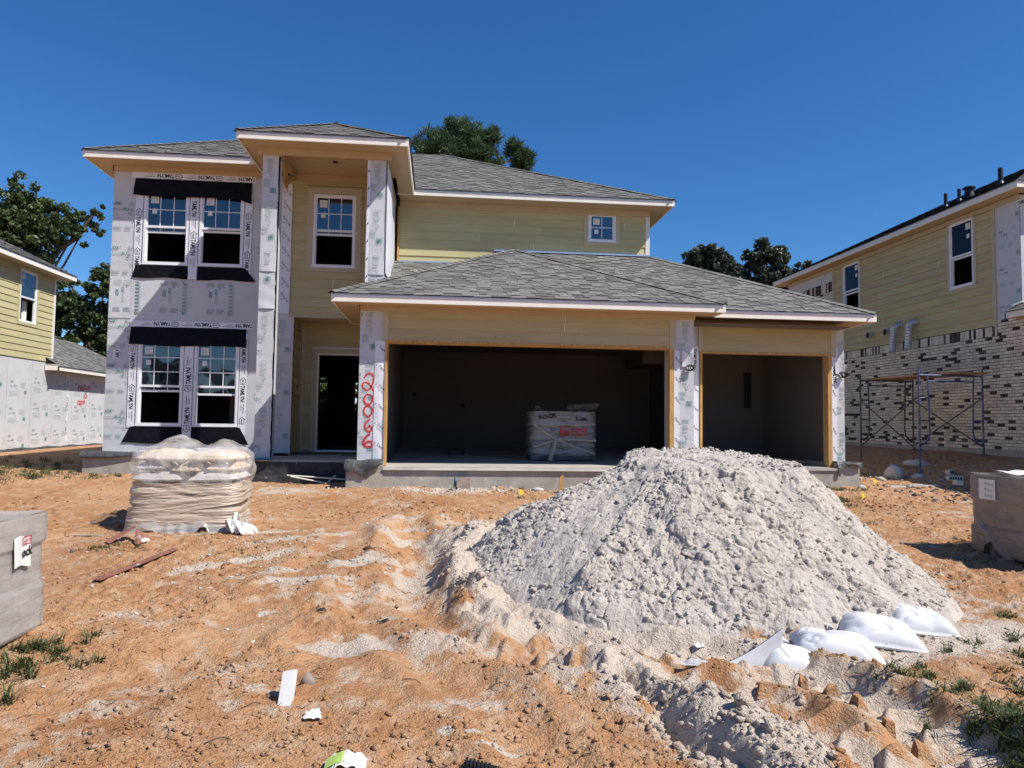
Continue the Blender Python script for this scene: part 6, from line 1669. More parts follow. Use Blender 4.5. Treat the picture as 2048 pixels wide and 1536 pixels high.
def stucco_pallet():
    cx, cy = -3.04, 9.45; z = gz(cx, cy - 0.5) - 0.05; rz = 0.05
    t = thing('bag_pallet', (cx, cy, z), 'pallet of tan cement bags under a billowing clear plastic hood in the yard', 'pallet of bags')
    pallet_part(t, cx, cy, z, rz, 1.30, 1.1, 0.14)
    stack_of_bags(t, cx, cy, z + 0.14, rz, 7, 3, ['bag_paper', 'bag_grey', 'bag_paper'], 0.655, 0.52, 0.130)
    c, s = math.cos(rz), math.sin(rz)
    def W(a, b, h): return (cx + a * c - b * s, cy + a * s + b * c, z + h)
    t.scale = (0.92, 0.92, 0.94)
    rg = random.Random(8)
    ph = [rg.uniform(0, 6.28) for _ in range(8)]
    # clear hood, upper part
    def hood(a, v):
        h = 0.54 + v * 0.56
        bul = 0.685 + 0.055 * math.sin(v * math.pi * 0.9 + 0.2) - 0.04 * (1 - v) ** 3
        x, y = rrect(a, bul, bul * 0.80, 4.2)
        k = 0.016 * math.sin(a * 57 + ph[0] + 2.2 * math.sin(v * 5)) + 0.012 * math.sin(a * 101 + v * 4 + ph[1]) + 0.012 * math.sin(v * 13 + a * 25)
        f = 1 + k
        rim = max(0, (v - 0.78) / 0.22)
        f *= 1 - 0.16 * rim ** 2
        return W(x * f, y * f, h - 0.02 * math.sin(a * 31 + ph[2]) * (1 - v))
    m = MB(); tube_env(m, hood, 150, 22)
    def lid(a, r):
        hx, hy = rrect(a, 0.713, 0.57, 4.2)
        x, y = hx * r * 0.84, hy * r * 0.84
        hgt = 1.20 + 0.16 * math.exp(-(((x + 0.20) / 0.24) ** 2 + ((y + 0.05) / 0.45) ** 2)) + 0.12 * math.exp(-(((x - 0.40) / 0.20) ** 2 + ((y) / 0.4) ** 2)) - 0.03 * math.exp(-((x - 0.14) / 0.12) ** 2)
        return W(x, y, 1.10 + (hgt - 1.20) * (1 - r ** 6) + 0.012 * math.sin(x * 25 + y * 13) * (1 - r))
    tube_env(m, lambda a, v: lid(a, 1 - v * 0.98), 60, 12)
    m.build('plastic_hood', 'hood', t, smooth=True)
    # stretched film round the lower half, in overlapping slanting bands
    m = MB()
    def band(a, v):
        h = 0.14 + v * 0.52
        x, y = rrect(a, 0.685 - 0.02 * math.sin(v * 7), 0.565, 5.5)
        f = 1 + 0.013 * nz(a * 9, v * 15 + a * 16, 3) + 0.008 * nz(a * 14, v * 34 - a * 20, 5) + 0.004 * nz(a * 30, v * 60 + a * 30, 6) + 0.009 * math.sin(v * 4 * 6.28 + 0.5)
        return W(x * f, y * f, h)
    tube_env(m, band, 96, 60); m.build('stretch_film', 'stretch', t, smooth=True)
    for k, (h0, h1, w, o) in enumerate(((0.16, 0.50, 0.15, 0.030), (0.20, 0.34, 0.20, 0.022), (0.12, 0.16, 0.15, 0.036))):
        m = MB()
        def sash(a, b):
            ang = 0.5 + 0.5 * a; x, y = rrect(ang, 0.695 + o, 0.575 + o, 5.5)
            hh = h0 + (h1 - h0) * a + 0.05 * math.sin(a * 3.14) * (-1 if k % 2 else 1) + w * (b - 0.5) * (1 + 0.3 * math.sin(a * 5))
            f = 1 + 0.014 * nz(a * 4, b * 7 + a * 2, 10 + k) + 0.006 * nz(a * 9, b * 18, 20 + k)
            return W(x * f, y * f, max(hh, 0.03))
        m.sheet(sash, 70, 14); m.build('film_band', 'stretch', t, smooth=True)
    # ragged skirt and torn tail
    m = MB()
    def skirt(a, v):
        ang = 0.5 + 0.5 * a
        x, y = rrect(ang, 0.70 + 0.06 * (1 - v), 0.58 + 0.08 * (1 - v), 5)
        rag = 0.10 * max(0, math.sin(a * 21 + 1)) ** 3 + 0.05 * math.sin(a * 47) ** 2
        return W(x * (1 + 0.012 * math.sin(a * 90)), y * (1 + 0.012 * math.sin(a * 77)), 0.24 * v + (1 - v) * rag * 0.9 + 0.01)
    m.sheet(skirt, 110, 8); m.build('film_skirt', 'film_grey', t, smooth=True)
    m = MB()
    m.sheet(lambda a, b: W(0.62 + 0.34 * a + 0.05 * math.sin(b * 9), -0.62 - 0.16 * b + 0.05 * math.sin(a * 11), 0.02 + 0.30 * math.sin((1 - a) * 1.5) * (0.6 + 0.4 * math.sin(b * 13 + a * 7)) * (1 - 0.5 * b)), 26, 18)
    m.build('film_tail', 'cloth_white', t, smooth=True)
    m = MB()
    pts = [W(-1.95, -0.42, 0.04), W(-1.4, -0.55, 0.03), W(-0.8, -0.66, 0.03), (cx - 0.5, cy - 0.80, z + 0.05), (cx + 0.0, cy - 0.78, z + 0.03), (cx + 0.5, cy - 0.66, z + 0.06)]
    for a, b in zip(pts[:-1], pts[1:]): m.bar(a, b, 0.05, 0.012, (0, 0, 1))
    m.build('film_strap', 'stretch', t)
    for (a, h, tx, wd) in ((-0.55, 1.07, 'Professional', 0.26), (-0.58, 0.79, 'Professional', 0.24), (0.12, 0.93, 'Stucco', 0.15), (0.32, 1.13, 'Stucco', 0.15)):
        q = MB(lambda u, v, n: W(u, -0.545 - n, v)); put_text(q, tx, a, h, 0.045, 0.012, 0, 3, 0.01, width=wd); q.build('bag_print', 'grey_print', t)
stucco_pallet()

def garage_pallet():
    cx, cy = 2.42, 14.45; z = 0.882; rz = -0.02
    t = thing('bag_pallet', (cx, cy, z), 'shrink wrapped pallet of pale bags with red block lettering inside the open garage', 'pallet of bags')
    pallet_part(t, cx, cy, z, rz, 1.28, 1.0, 0.12)
    stack_of_bags(t, cx, cy, z + 0.12, rz, 6, 5, ['bag_grey', 'bag_grey', 'bag_paper'], 0.645, 0.49, 0.138)
    c, s = math.cos(rz), math.sin(rz); W = lambda a, b, h: (cx + a * c - b * s, cy + a * s + b * c, z + h)
    m = MB()
    tube_env(m, lambda a, v: W(rrect(a, 0.665, 0.53, 6)[0] * (1 + 0.010 * math.sin(v * 6 * 6.28)), rrect(a, 0.665, 0.53, 6)[1] * (1 + 0.012 * math.sin(v * 6 * 6.28)), 0.10 + v * 0.86), 80, 50)
    m.build('plastic_wrap', 'film_mid', t, smooth=True)
    F = lambda u, v, n: W(u, -0.535 - n, v)
    q = MB(F)
    put_text(q, 'ROCK', 0.13, 0.56, 0.115, 0.014, 0, 0, 0.035, width=0.33); put_text(q, 'MATERIALS', 0.13, 0.485, 0.062, 0.014, 0, 0, 0.03, width=0.34)
    p_ring(q, -0.09, 0.49, 0.19, 0.17, 0.014, 0, 0.012); put_text(q, 'RM', -0.07, 0.53, 0.11, 0.014, 0, 0, 0.04, width=0.15)
    put_text(q, 'RM', -0.065, 0.50, 0.03, 0.014, 0, 0, 0.03, width=0.14)
    q.build('red_lettering', 'paint_red', t)
    q = MB(F); put_text(q, 'ROCK', -0.50, 0.80, 0.11, 0.016, 0, 8, 0.03, width=0.36); q.build('black_lettering', 'ink', t)
    q = MB(F); put_text(q, 'UR', 0.22, 0.79, 0.10, 0.016, 0, -4, 0.03, width=0.25); q.build('black_lettering', 'ink', t)
    m = MB()
    for a, b in (((-0.60, 0.70), (-0.18, 0.42)), ((-0.60, 0.27), (-0.18, 0.40)), ((-0.18, 0.42), (0.60, 0.14)), ((-0.18, 0.42), (0.62, 0.40))):
        m.bar(W(a[0], -0.56, a[1]), W(b[0], -0.565, b[1]), 0.035, 0.012, (0, 1, 0))
    m.tube([W(-0.17, -0.58, 0.44), W(-0.19, -0.60, 0.32), W(-0.25, -0.59, 0.12), W(-0.29, -0.62, 0.0)], [0.03, 0.045, 0.05, 0.055], 8); m.tube([W(-0.02, -0.58, 0.40), W(0.0, -0.60, 0.28)], [0.02, 0.05], 8)
    m.build('twisted_film', 'stretch', t)
    m = MB(); m.sheet(lambda a, b: W(0.06 + 0.62 * a + 0.03 * b, -0.30 - 0.12 * b, 0.97 + 0.13 * b + 0.03 * a), 6, 4); m.sheet(lambda a, b: W(-0.55 + 0.38 * a, -0.2 - 0.1 * b, 0.96 + 0.11 * b * (1 - a) + 0.02 * math.sin(a * 9)), 8, 4)
    m.build('film_flap', 'film_thin', t, smooth=True)
garage_pallet()

def brick_pallet(cx, cy, z, rz, W_, D_, H_, label, seed, filmname, words, step):
    t = thing('brick_pallet', (cx, cy, z), label, 'pallet of bricks', 'plastic wrapped pallets of bricks')
    pallet_part(t, cx, cy, z, rz, W_ * 0.98, D_ * 0.98, 0.12)
    c, s = math.cos(rz), math.sin(rz); W = lambda a, b, h: (cx + a * c - b * s, cy + a * s + b * c, z + h)
    rg = random.Random(seed)
    m = MB(W); v = 0.12; row = 0
    rows = int(round((H_ - 0.12) / 0.095)); bh = (H_ - 0.12) / rows
    while row < rows:
        ins = 0.020 * (row // 3 % 2) + 0.004 * rg.random(); L = 0.195
        for (u0, u1, fixed, ax) in ((-W_ / 2, W_ / 2, -D_ / 2, 0), (-D_ / 2, D_ / 2, -W_ / 2, 1), (-D_ / 2, D_ / 2, W_ / 2, 1)):
            u = u0 + ins
            while u < u1 - ins - 0.05:
                e = min(u + L - 0.006, u1 - ins); d = 0.1; o = rg.uniform(-0.004, 0.004) + ins
                if ax == 0: m.box(u, e, fixed + o, fixed + o + d, v + 0.003, v + bh - 0.003, 0, rg.random())
                elif fixed < 0: m.box(fixed + o, fixed + o + d, u, e, v + 0.003, v + bh - 0.003, 0, rg.random())
                else: m.box(fixed - o - d, fixed - o, u, e, v + 0.003, v + bh - 0.003, 0, rg.random())
                u += L
        v += bh; row += 1
    m.box(-W_ / 2 + 0.05, W_ / 2 - 0.05, -D_ / 2 + 0.05, D_ / 2 - 0.05, H_ - 0.04, H_ - 0.004, 0)
    m.build('brick_stack', 'paver', t)
    f = MB(); hw, hd = W_ / 2 + 0.012, D_ / 2 + 0.012
    def wrap(a, q):
        h = step + q * (H_ + 0.012 - step); ins = 0.016 * (1 if (h - 0.12) // (bh * 3) % 2 else 0)
        x, y = rrect(a, hw - ins, hd - ins, 26)
        f_ = 1 + 0.004 * math.sin(q * 29 + a * 19) + 0.003 * math.sin(a * 83 + q * 11)
        return W(x * f_, y * f_, h)
    tube_env(f, wrap, 120, 40)
    f.sheet(lambda a, b: W((a - 0.5) * 2 * hw * 0.985, (b - 0.5) * 2 * hd * 0.985, H_ + 0.014 + 0.006 * math.sin(a * 21 + b * 13)), 20, 20)
    f.build('plastic_wrap', filmname, t, smooth=True)
    return t, W, hw, hd

# the one at the left shows its right side, running back to a far corner
t, W, hw, hd = brick_pallet(-3.41, 4.98, g0(-3.3, 5.2) - 0.06, 0.0, 1.22, 1.16, 0.90, 'grey film wrapped stack of bricks at the left edge of the yard', 11, 'film_grey', None, 0.10)
FS = lambda u, v, n: W(hw + n, u, v)
q = MB(FS)
q.sheet(lambda a, b: (0.16 + 0.19 * a - 0.02 * b, 0.58 + 0.20 * b + 0.012 * math.sin(a * 5), 0.006 + 0.003 * math.sin(a * 9)), 6, 4); q.build('label_sheet', 'paper', t)
q = MB(FS); put_text(q, 'ock', 0.235, 0.645, 0.085, 0.012, 0, 4, 0.035, width=0.12); q.build('label_print', 'ink', t)
q = MB(FS); put_text(q, 'eri', 0.25, 0.735, 0.055, 0.012, 0, 4, 0.0, width=0.08); p_ring(q, 0.235, 0.725, 0.10, 0.055, 0.011, 0, 0.006); q.build('label_print', 'paint_red', t)
q = MB(); q.sheet(lambda a, b: W(-0.10 + 0.55 * a, -0.42 + 0.42 * b, 0.925 + 0.02 * math.sin(a * 7 + b * 4)), 10, 6); q.build('loose_sheet', 'paper', t)
q = MB(); q.sheet(lambda a, b: W(-0.45 + 0.8 * a, -0.1 + 0.4 * b, 0.94 + 0.035 * math.sin(a * 3.1) * math.sin(b * 3.1)), 10, 6); q.build('loose_sheet', 'teal', t)
# the one at the right shows its left side
t, W, hw, hd = brick_pallet(6.63, 7.14, g0(6.2, 7.6) - 0.07, 0.0, 1.22, 1.18, 0.96, 'brown wrapped stack of bricks at the right edge, plastic torn at its foot', 12, 'film_brown', None, 0.16)
FS = lambda u, v, n: W(-hw - n, -u, v)
q = MB(FS); q.sheet(lambda a, b: (-0.42 + 0.24 * a, 0.70 + 0.22 * b, 0.010), 2, 2); q.build('label_sheet', 'paper', t)
q = MB(FS)
for k, tx in enumerate(('Red', 'River', 'Brick')): put_text(q, tx, -0.33, 0.855 - k * 0.062, 0.048, 0.013, 0, -2, 0.0, width=0.12)
q.build('label_print', 'grey_print', t)
q = MB(); q.sheet(lambda a, b: W(-0.50 + 1.0 * a, -0.55 + 0.95 * b, 0.98 + 0.04 * abs(math.sin(a * 9 + b * 5)) * (0.3 + 0.7 * b)), 30, 10); q.build('loose_sheet', 'cloth_white', t, smooth=True)
q = MB(FS); q.sheet(lambda a, b: (-0.30 + 0.32 * a + 0.1 * b, 0.05 + 0.24 * b * (1 - 0.6 * a) + 0.02 * math.sin(a * 13), 0.02 + 0.05 * math.sin(a * 6) ** 2), 14, 8); q.build('torn_film', 'film_thin', t, smooth=True)
q = MB(FS); q.mesh([(-0.38, 0.02, 0.012), (-0.24, 0.01, 0.012), (-0.18, 0.14, 0.012), (-0.26, 0.25, 0.012), (-0.35, 0.20, 0.012)], [(0, 1, 2, 3, 4)]); q.build('dark_tear', 'ink', t)
q = MB(FS); q.bar((-0.52, 0.50, 0.015), (0.0, 0.10, 0.015), 0.02, 0.05, (0, 0, 1)); q.build('twisted_film', 'film_thin', t)

# ---------------- small things lying about
def lump_thing(name, x, y, r, sc, label, cat, m, seed=1, rz=0, tilt=0, jag=0.5, sub=1, group=None, dz=0.3):
    V0, F0 = ICO2 if sub > 1 else ICO1
    rg = np.random.RandomState(seed); V = V0 * (1 + jag * (rg.rand(len(V0), 1) - 0.5)) * np.array(sc) * r
    z = gz(x, y); V = xf(V, rz, 0, tilt, (x, y, z + r * sc[2] * dz))
    o = link_mesh(name, V, F0, [m], loc=(x, y, z)); tag(o, label, cat, group); return o

def board_thing(name, a, b, w, h, label, cat, m, lift=0.01, la=0.0, lb=0.0, group=None):
    za = gz(*a) + lift + la; zb = gz(*b) + lift + lb
    q = MB(); q.bar((a[0], a[1], za), (b[0], b[1], zb), w, h)
    o = q.build(name, m, None, loc=((a[0] + b[0]) / 2, (a[1] + b[1]) / 2, (za + zb) / 2)); tag(o, label, cat, group); return o

board_thing('steel_strip', (-2.95, 6.70), (-2.70, 7.85), 0.075, 0.008, 'long flat red primed steel strip with white mortar smears lying on the dirt', 'steel strip', 'rust', 0.02)
q = MB(); z = gz(-3.35, 8.4)
q.poly([(-3.56, 8.25, z + 0.03), (-3.50, 8.20, z + 0.0), (-3.30, 8.38, z + 0.15), (-3.36, 8.47, z + 0.16)]); q.poly([(-3.30, 8.38, z + 0.15), (-3.20, 8.18, z + 0.0), (-3.12, 8.32, z + 0.02), (-3.36, 8.47, z + 0.16)]); q.poly([(-3.30, 8.38, z + 0.148), (-3.24, 8.20, z), (-3.20, 8.18, z)])
tag(q.build('bent_steel_angle', 'rust', None, loc=(-3.35, 8.35, z)), 'bent brown steel angle in front of the hooded pallet of bags', 'steel scrap')
# white block and what lies round it
q = MB(); z = gz(-0.83, 4.2)
q.hexa([(-0.86, 4.16, z - 0.02), (-0.79, 4.15, z - 0.02), (-0.785, 4.21, z - 0.04), (-0.855, 4.22, z - 0.04), (-0.850, 4.24, z + 0.145), (-0.782, 4.23, z + 0.16), (-0.777, 4.28, z + 0.14), (-0.845, 4.29, z + 0.125)])
tag(q.build('broken_block', 'paper', None, loc=(-0.82, 4.3, z)), 'narrow white block standing tilted in the foreground dirt', 'block')
lump_thing('rock', -0.74, 4.40, 0.055, (1, .9, 1.0), 'grey brown stone leaning behind the tilted white block', 'stone', 'paver', 3, jag=0.8)
q = MB(); z = gz(-0.64, 4.05)
q.sheet(lambda a, b: (-0.69 + 0.09 * a + 0.012 * nz(b * 5, a * 3, 33), 4.0 + 0.08 * b, z + 0.004 + 0.022 * abs(nz(a * 2.6 + 2, b * 2.6, 31)) + 0.03 * math.sin(a * 3.14) * math.sin(b * 3.14)), 20, 18)
tag(q.build('crumpled_paper', 'cloth_white', None, loc=(-0.64, 4.05, z)), 'crumpled white paper just right of the tilted white block', 'paper scrap')
q = MB(); z = gz(-0.42, 3.62)
q.sheet(lambda a, b: (-0.50 + 0.19 * a, 3.40 + 0.15 * b, z + 0.015 + 0.035 * math.sin(a * 3.1) + 0.008 * math.sin(a * 19 + b * 11)), 16, 10)
ow = q.build('drink_wrapper', 'cloth_white', None, loc=(-0.42, 3.5, z)); tag(ow, 'white and lime green wrapper at the bottom edge of the picture', 'wrapper')
q = MB(); q.sheet(lambda a, b: (-0.495 + 0.08 * a, 3.42 + 0.11 * b, z + 0.022 + 0.035 * math.sin(a * 0.42 * 3.1) + 0.004), 8, 6); q.build('green_print', 'green_plastic', ow)
q = MB(); z = gz(0.22, 3.52)
for k in range(7):
    q.box(0.15 + k * 0.017, 0.162 + k * 0.017, 3.42 - k * 0.010, 3.49 - k * 0.010, z + 0.010, z + 0.025)
q.bar((0.14, 3.46, z + 0.008), (0.28, 3.39, z + 0.008), 0.06, 0.015)
tag(q.build('rubber_tread', 'rubber', None, loc=(0.22, 3.44, z)), 'piece of ribbed black rubber at the bottom edge of the picture', 'rubber scrap')
for x, y, lab, sd in ((-0.88, 5.66, 'black plastic scrap left of the other, in the dirt below the sand smear', 1), (-0.40, 5.62, 'black plastic scrap on the dirt nearer the sand pile', 2)):
    z = gz(x, y); q = MB(); q.poly([(x - 0.03, y, z + 0.005), (x + 0.02, y - 0.01, z + 0.008), (x + 0.035, y + 0.02, z + 0.03), (x - 0.01, y + 0.015, z + 0.018)]); q.poly([(x + 0.02, y - 0.01, z + 0.008), (x + 0.05, y + 0.01, z + 0.006), (x + 0.035, y + 0.02, z + 0.03)])
    tag(q.build('plastic_scrap', 'rubber', None, loc=(x, y, z)), lab, 'plastic scrap', 'black plastic scraps')
lump_thing('brick_chip', -0.74, 7.98, 0.07, (1, .7, .6), 'orange red brick chip in the hollow behind the sandy tracks', 'brick chip', 'brick_red', 5)
q = MB(); z = gz(0.4, 12.0); q.hexa([(0.30, 11.95, z - .03), (0.52, 11.93, z - .03), (0.53, 12.08, z - .03), (0.31, 12.1, z - .03), (0.31, 11.97, z + .15), (0.51, 11.95, z + .17), (0.52, 12.07, z + .16), (0.32, 12.08, z + .14)])
tag(q.build('concrete_chunk', 'paver', None, loc=(0.4, 12.0, z)), 'squarish brown block of concrete against the garage foundation', 'concrete block')
q = MB(); z = gz(0.30, 12.05); q.tube([(0.27, 12.08, z), (0.27, 12.08, z + 0.10), (0.27, 12.08, z + 0.16), (0.27, 12.08, z + 0.18)], [0.025, 0.025, 0.01, 0.01], 10); 
tag(q.build('water_bottle', 'teal', None, loc=(0.27, 12.08, z)), 'small blue plastic bottle beside the brown concrete chunk', 'bottle')
board_thing('wooden_stake', (2.0, 11.9), (2.02, 11.88), 0.07, 0.05, 'short brown wooden stake upright in front of the garage foundation', 'stake', 'wood')
for o in [bpy.data.objects['wooden_stake']]: o.data.clear_geometry(); bpy.data.objects.remove(o)
q = MB(); z = gz(2.0, 11.9); q.hexa([(1.97, 11.88, z - .05), (2.04, 11.88, z - .05), (2.04, 11.92, z - .05), (1.97, 11.92, z - .05), (1.99, 11.88, z + .25), (2.05, 11.88, z + .30), (2.05, 11.92, z + .30), (1.99, 11.92, z + .25)])
tag(q.build('wooden_stake', 'wood', None, loc=(2.0, 11.9, z)), 'short brown wooden stake upright in front of the garage foundation', 'stake')
q = MB(); z = gz(8.55, 15.2); q.hexa([(8.5, 15.2, z - .05), (8.6, 15.2, z - .05), (8.6, 15.25, z - .05), (8.5, 15.25, z - .05), (8.48, 15.2, z + .36), (8.57, 15.2, z + .42), (8.57, 15.25, z + .42), (8.48, 15.25, z + .36)])
tag(q.build('wooden_stake', 'wood', None, loc=(8.55, 15.2, z)), 'short brown wooden stake in shade beside the corner of the single garage', 'stake')
for x, y, lab in ((6.95, 11.36, 'yellow marker flag lying in the dirt right of the sand pile'), (8.38, 13.3, 'yellow plastic scrap near the shade line beside the neighbouring house'), (1.30, 11.7, 'small yellow leaf-like scrap in the dirt in front of the garage')):
    z = gz(x, y); q = MB(); q.poly([(x, y, z), (x + 0.05, y, z), (x + 0.03, y + 0.03, z + 0.10), (x - 0.01, y + 0.02, z + 0.085)]); q.poly([(x + 0.05, y, z), (x + 0.09, y + .03, z + 0.01), (x + 0.03, y + 0.03, z + 0.10)])
    tag(q.build('marker_flag', 'yellow', None, loc=(x, y, z)), lab, 'flag', 'yellow markers')
q = MB(); z = gz(-1.62, 12.86)
for a, b in (((-2.62, 12.90, 0.50), (-1.62, 12.86, 0.44)), ((-2.55, 12.88, 0.48), (-1.9, 12.9, 0.36)), ((-2.0, 12.85, 0.30), (-1.8, 12.95, 0.5))):
    q.tube([(a[0], a[1], z + a[2] - 0.35), (b[0], b[1], z + b[2] - 0.35)], 0.012, 5)
tag(q.build('dry_stalks', 'caulk', None, loc=(-2.1, 12.88, z)), 'pale dry stalks leaning on the dark porch foundation', 'stalks')
# rubble under the scaffold
rr = random.Random(17)
spots = [(9.72, 14.75, 0.30, (1, .6, .7), 'largest pale concrete slab piece, upright by the near scaffold leg'), (10.75, 15.4, 0.30, (1.5, .5, .35), 'long flat pale concrete piece under the scaffold'),
         (10.0, 14.35, 0.13, (1.3, .8, .6), 'small grey rubble lump below the near scaffold leg'), (9.1, 14.2, 0.10, (1.4, .8, .5), 'small grey rubble lump on the shaded dirt left of the scaffold'),
         (10.3, 13.75, 0.12, (1.2, .9, .7), 'broken grey block corner nearest the brown brick pallet')]
for k, (x, y, r, sc, lab) in enumerate(spots):
    lump_thing('rubble_chunk', x, y, r, sc, lab, 'rubble', 'stone', 20 + k, rr.uniform(0, 3), rr.uniform(-.3, .3), 0.5, 1, 'rubble under the scaffold')
def cored_brick(x, y, rz, lab, tilt=0.0):
    z = gz(x, y); q = MB()
    c, s = math.cos(rz), math.sin(rz)
    q.T = lambda a, b, h: (x + a * c - b * s, y + a * s + b * c, z + h)
    q.box(-0.13, 0.13, -0.045, 0.045, 0.01, 0.10, 0)
    for k in range(5): q.box(-0.11 + k * 0.046, -0.08 + k * 0.046, -0.048, -0.0451, 0.03, 0.08, 1)
    tag(q.build('cored_brick', ['brick', 'ink'], None, loc=(x, y, z)), lab, 'brick', 'loose cored bricks')
cored_brick(8.25, 13.75, 0.1, 'loose cored brick on the shaded dirt, leftmost beside the single garage'); cored_brick(10.25, 13.55, -0.3, 'loose cored brick tilted in the rubble near the brown brick pallet'); cored_brick(10.55, 14.1, 0.6, 'loose cored brick among rubble under the scaffold')
cored_brick(9.85, 12.95, 1.3, 'loose cored brick standing in sunlight left of the brown brick pallet')
board_thing('scrap_board', (8.3, 12.75), (8.75, 12.7), 0.07, 0.03, 'white scrap board lying in the sun by the right garage corner', 'board', 'white_trim')
board_thing('scrap_board', (8.9, 13.0), (9.4, 12.9), 0.08, 0.03, 'pale scrap board on the shade line left of the brown brick pallet', 'board', 'white_trim')
lump_thing('rock', 7.75, 12.7, 0.09, (1, .8, .7), 'white stone in the sun at the corner of the single garage', 'stone', 'stone', 31)
lump_thing('rock', 1.65, 12.0, 0.08, (1.5, .8, .5), 'flat white stone in front of the garage between stake and sand pile', 'stone', 'stone', 32)
lump_thing('rubbish_bundle', 0.35, 15.8, 0.16, (1.3, .8, .7), 'dark crumpled bundle on the garage floor left of the wrapped pallet', 'bundle', 'felt', 33)
for o in (bpy.data.objects['rubbish_bundle'],): o.location.z += 0.90 - o.location.z + 0.0
# crumbs of mortar along the foundation and in the shade on the right: too many to count
def crumbs(name, n, fx, seed, m, label, r0=0.008, r1=0.03):
    rg = np.random.RandomState(seed); xs, ys = fx(rg, n); r = r0 + (r1 - r0) * rg.rand(n) ** 2.5
    V, F = scatter_lumps(xs, ys, ground_h(xs, ys) + r * 0.3, r, seed, 0.6, 0.5)
    o = link_mesh(name, V, F, [m]); tag(o, label, None, None, 'stuff')
crumbs('mortar_crumbs', 1100, lambda rg, n: (np.where(rg.rand(n) < 0.6, 0.1 + 0.9 * rg.randn(n), -3.5 + 5.5 * rg.rand(n)), 11.95 + 0.32 * rg.randn(n)), 41, 'stone', 'pale mortar crumbs strewn along the foot of the foundation', 0.004, 0.02)
crumbs('mortar_crumbs', 240, lambda rg, n: (8.0 + 3.6 * rg.rand(n), 12.8 + 2.6 * rg.rand(n)), 42, 'concrete', 'small broken masonry strewn under the scaffold', 0.012, 0.045)
crumbs('mortar_crumbs', 260, lambda rg, n: (-2.1 + 1.3 * rg.randn(n), 7.6 + 1.2 * rg.randn(n)), 43, 'stone', 'pale mortar crumbs scattered on the dirt near the steel strip', 0.006, 0.02)
crumbs('wood_splinters', 200, lambda rg, n: (7.9 + 2.5 * rg.rand(n), 11 + 2.0 * rg.rand(n)), 44, 'pallet', 'dark splinters and clods scattered right of the sand pile', 0.01, 0.05)

# ---------------- grass
def grass(name, label, tufts, seed):
    rg = np.random.RandomState(seed); Vs = []; n = 0
    for cx, cy, rad, cnt, hgt in tufts:
        a = rg.rand(cnt) * 6.283; q = rad * rg.rand(cnt) ** 0.6
        x = cx + q * np.cos(a); y = cy + q * np.sin(a) * 0.8; z = ground_h(x, y, False) - 0.005
        d = rg.rand(cnt) * 6.283; h = hgt * (0.4 + 0.8 * rg.rand(cnt)); lean = h * (0.5 + 0.9 * rg.rand(cnt)); w = 0.0028 + 0.0022 * rg.rand(cnt)
        ux, uy = np.cos(d), np.sin(d); sx, sy = -uy * w, ux * w
        b = np.stack([x, y, z], 1); m = b + np.stack([ux * lean * 0.35, uy * lean * 0.35, h * 0.62], 1); e = b + np.stack([ux * lean, uy * lean, h * 0.85], 1)
        s = np.stack([sx, sy, np.zeros(cnt)], 1)
        Vs.append(np.stack([b - s, b + s, m + s * 0.8, m - s * 0.8, m - s * 0.8, m + s * 0.8, e + s * 0.15, e - s * 0.15], 1).reshape(-1, 3))
    V = np.concatenate(Vs); F = np.arange(len(V)).reshape(-1, 4); r = np.repeat(rg.rand(len(F) // 2), 2)
    o = link_mesh(name, V, F, ['grass'], rnd=r); tag(o, label, None, None, 'stuff')
rg = random.Random(50)
tf = []
for (cx, cy, k, sp, hh) in ((3.0, 4.50, 7, 0.16, 0.06), (3.2, 4.22, 9, 0.20, 0.07), (3.62, 4.62, 7, 0.22, 0.06), (3.0, 3.85, 12, 0.22, 0.07), (3.15, 3.55, 16, 0.22, 0.08), (3.0, 3.35, 14, 0.16, 0.085), (4.1, 4.85, 5, 0.2, 0.05), (3.5, 4.15, 8, 0.3, 0.05), (3.1, 3.7, 6, 0.15, 0.06), (4.4, 5.6, 4, 0.3, 0.05), (2.95, 3.55, 22, 0.13, 0.08)):
    for _ in range(k): tf.append((cx + rg.gauss(0, sp), cy + rg.gauss(0, sp), rg.uniform(0.03, 0.09), rg.randint(14, 42), hh))
grass('grass', 'sparse green grass growing right of the wheel ruts', tf, 51)
tf = []
for (cx, cy, k, sp, hh) in ((-2.66, 4.40, 12, 0.12, 0.13), (-2.85, 4.35, 12, 0.15, 0.15), (-2.52, 4.75, 8, 0.10, 0.10), (-2.6, 5.1, 6, 0.1, 0.08), (-2.5, 5.05, 6, 0.16, 0.08), (-2.3, 4.95, 5, 0.14, 0.07)):
    for _ in range(k): tf.append((cx + rg.gauss(0, sp), cy + rg.gauss(0, sp * 0.7), rg.uniform(0.03, 0.07), rg.randint(16, 36), hh))
grass('grass', 'dark green grass tufts at the foot of the grey wrapped bricks', tf, 52)
tf = []
for (cx, cy, k, sp, hh) in ((-8.2, 13.4, 60, 0.9, 0.12), (-9.6, 14.2, 60, 1.2, 0.14), (-6.2, 13.6, 10, 0.3, 0.08), (6.4, 11.2, 26, 0.35, 0.07), (7.4, 12.6, 12, 0.25, 0.08), (5.6, 9.2, 8, 0.3, 0.05), (-3.4, 8.1, 10, 0.3, 0.05), (-1.9, 8.0, 6, 0.3, 0.04), (1.4, 11.9, 6, 0.5, 0.08), (-9.0, 16.5, 60, 1.6, 0.14), (6.3, 9.6, 6, 0.4, 0.04), (5.9, 7.3, 10, 0.3, 0.05)):
    for _ in range(k): tf.append((cx + rg.gauss(0, sp), cy + rg.gauss(0, sp * 0.6), rg.uniform(0.05, 0.14), rg.randint(14, 36), hh))
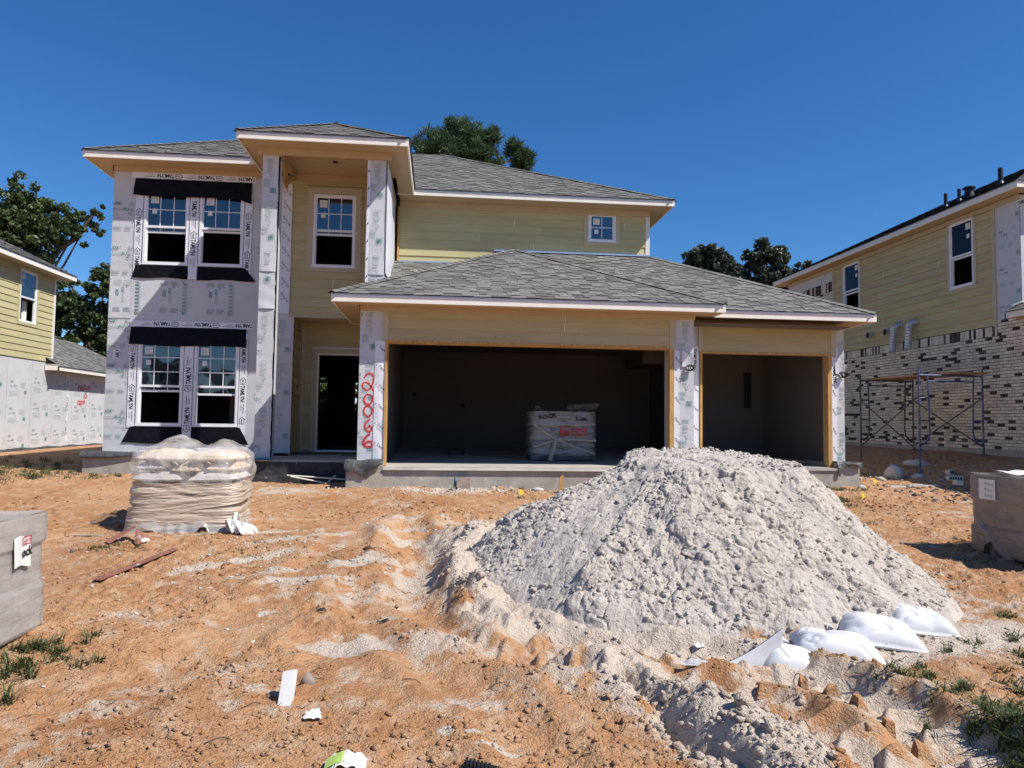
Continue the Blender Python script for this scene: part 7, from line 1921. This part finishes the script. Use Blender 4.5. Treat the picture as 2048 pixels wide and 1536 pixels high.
grass('grass', 'thin weedy grass scattered over the back of the yard', tf, 53)
# clods of wet earth squeezed up between the wheel treads, each a block of its own
for k, (x, y) in enumerate(((2.20, 4.24), (2.28, 4.06), (2.35, 3.90), (2.42, 3.73), (2.50, 3.58), (1.98, 4.30))):
    rg = random.Random(300 + k); z = gz(x, y); q = MB(); e = 0.034 + 0.006 * (k % 3)
    j = lambda: rg.uniform(-0.016, 0.016)
    q.hexa([(x - e + j(), y - e + j(), z - .03), (x + e + j(), y - e + j(), z - .03), (x + e + j(), y + e + j(), z - .03), (x - e + j(), y + e + j(), z - .03),
            (x - e * .6 + j(), y - e * .5 + j(), z + .05 + j()), (x + e * .7 + j(), y - e * .6 + j(), z + .045 + j()), (x + e * .6 + j(), y + e * .6 + j(), z + .055 + j()), (x - e * .6 + j(), y + e * .5 + j(), z + .06 + j())])
    tag(q.build('tread_clod', 'ground', None, loc=(x, y, z)), ['brown block of earth in the wheel rut, farthest of the row of five', 'brown block of earth in the wheel rut, second farthest of the row', 'brown block of earth in the middle of the row in the wheel rut', 'brown block of earth in the wheel rut, second nearest of the row', 'brown block of earth in the wheel rut, nearest of the row of five', 'brown block of earth apart from the row, near the torn sandbag'][k], 'clod', 'blocks of earth in the wheel rut')
# dry twigs and roots in the foreground dirt
q = MB(); rg = random.Random(60)
for _ in range(230):
    y = 2.9 * (11 / 2.9) ** rg.random(); x = rg.uniform(-0.72, 0.7) * y
    if blob(np.array(x), np.array(y), PILE_C[0], PILE_C[1], 2.3, 2.2) < 1: continue
    a = rg.uniform(0, 6.28); l = rg.uniform(0.03, 0.13); pts = []
    for i in range(4):
        px_, py_ = x + l * i / 3 * math.cos(a + 0.3 * i), y + l * i / 3 * math.sin(a + 0.3 * i); pts.append((px_, py_, gz(px_, py_) + 0.004 + 0.008 * (i % 2)))
    q.tube(pts, rg.uniform(0.0012, 0.0028), 4)
tag(q.build('dry_roots', 'bark'), 'fine dry roots and twigs scattered on the dirt', None, None, 'stuff')
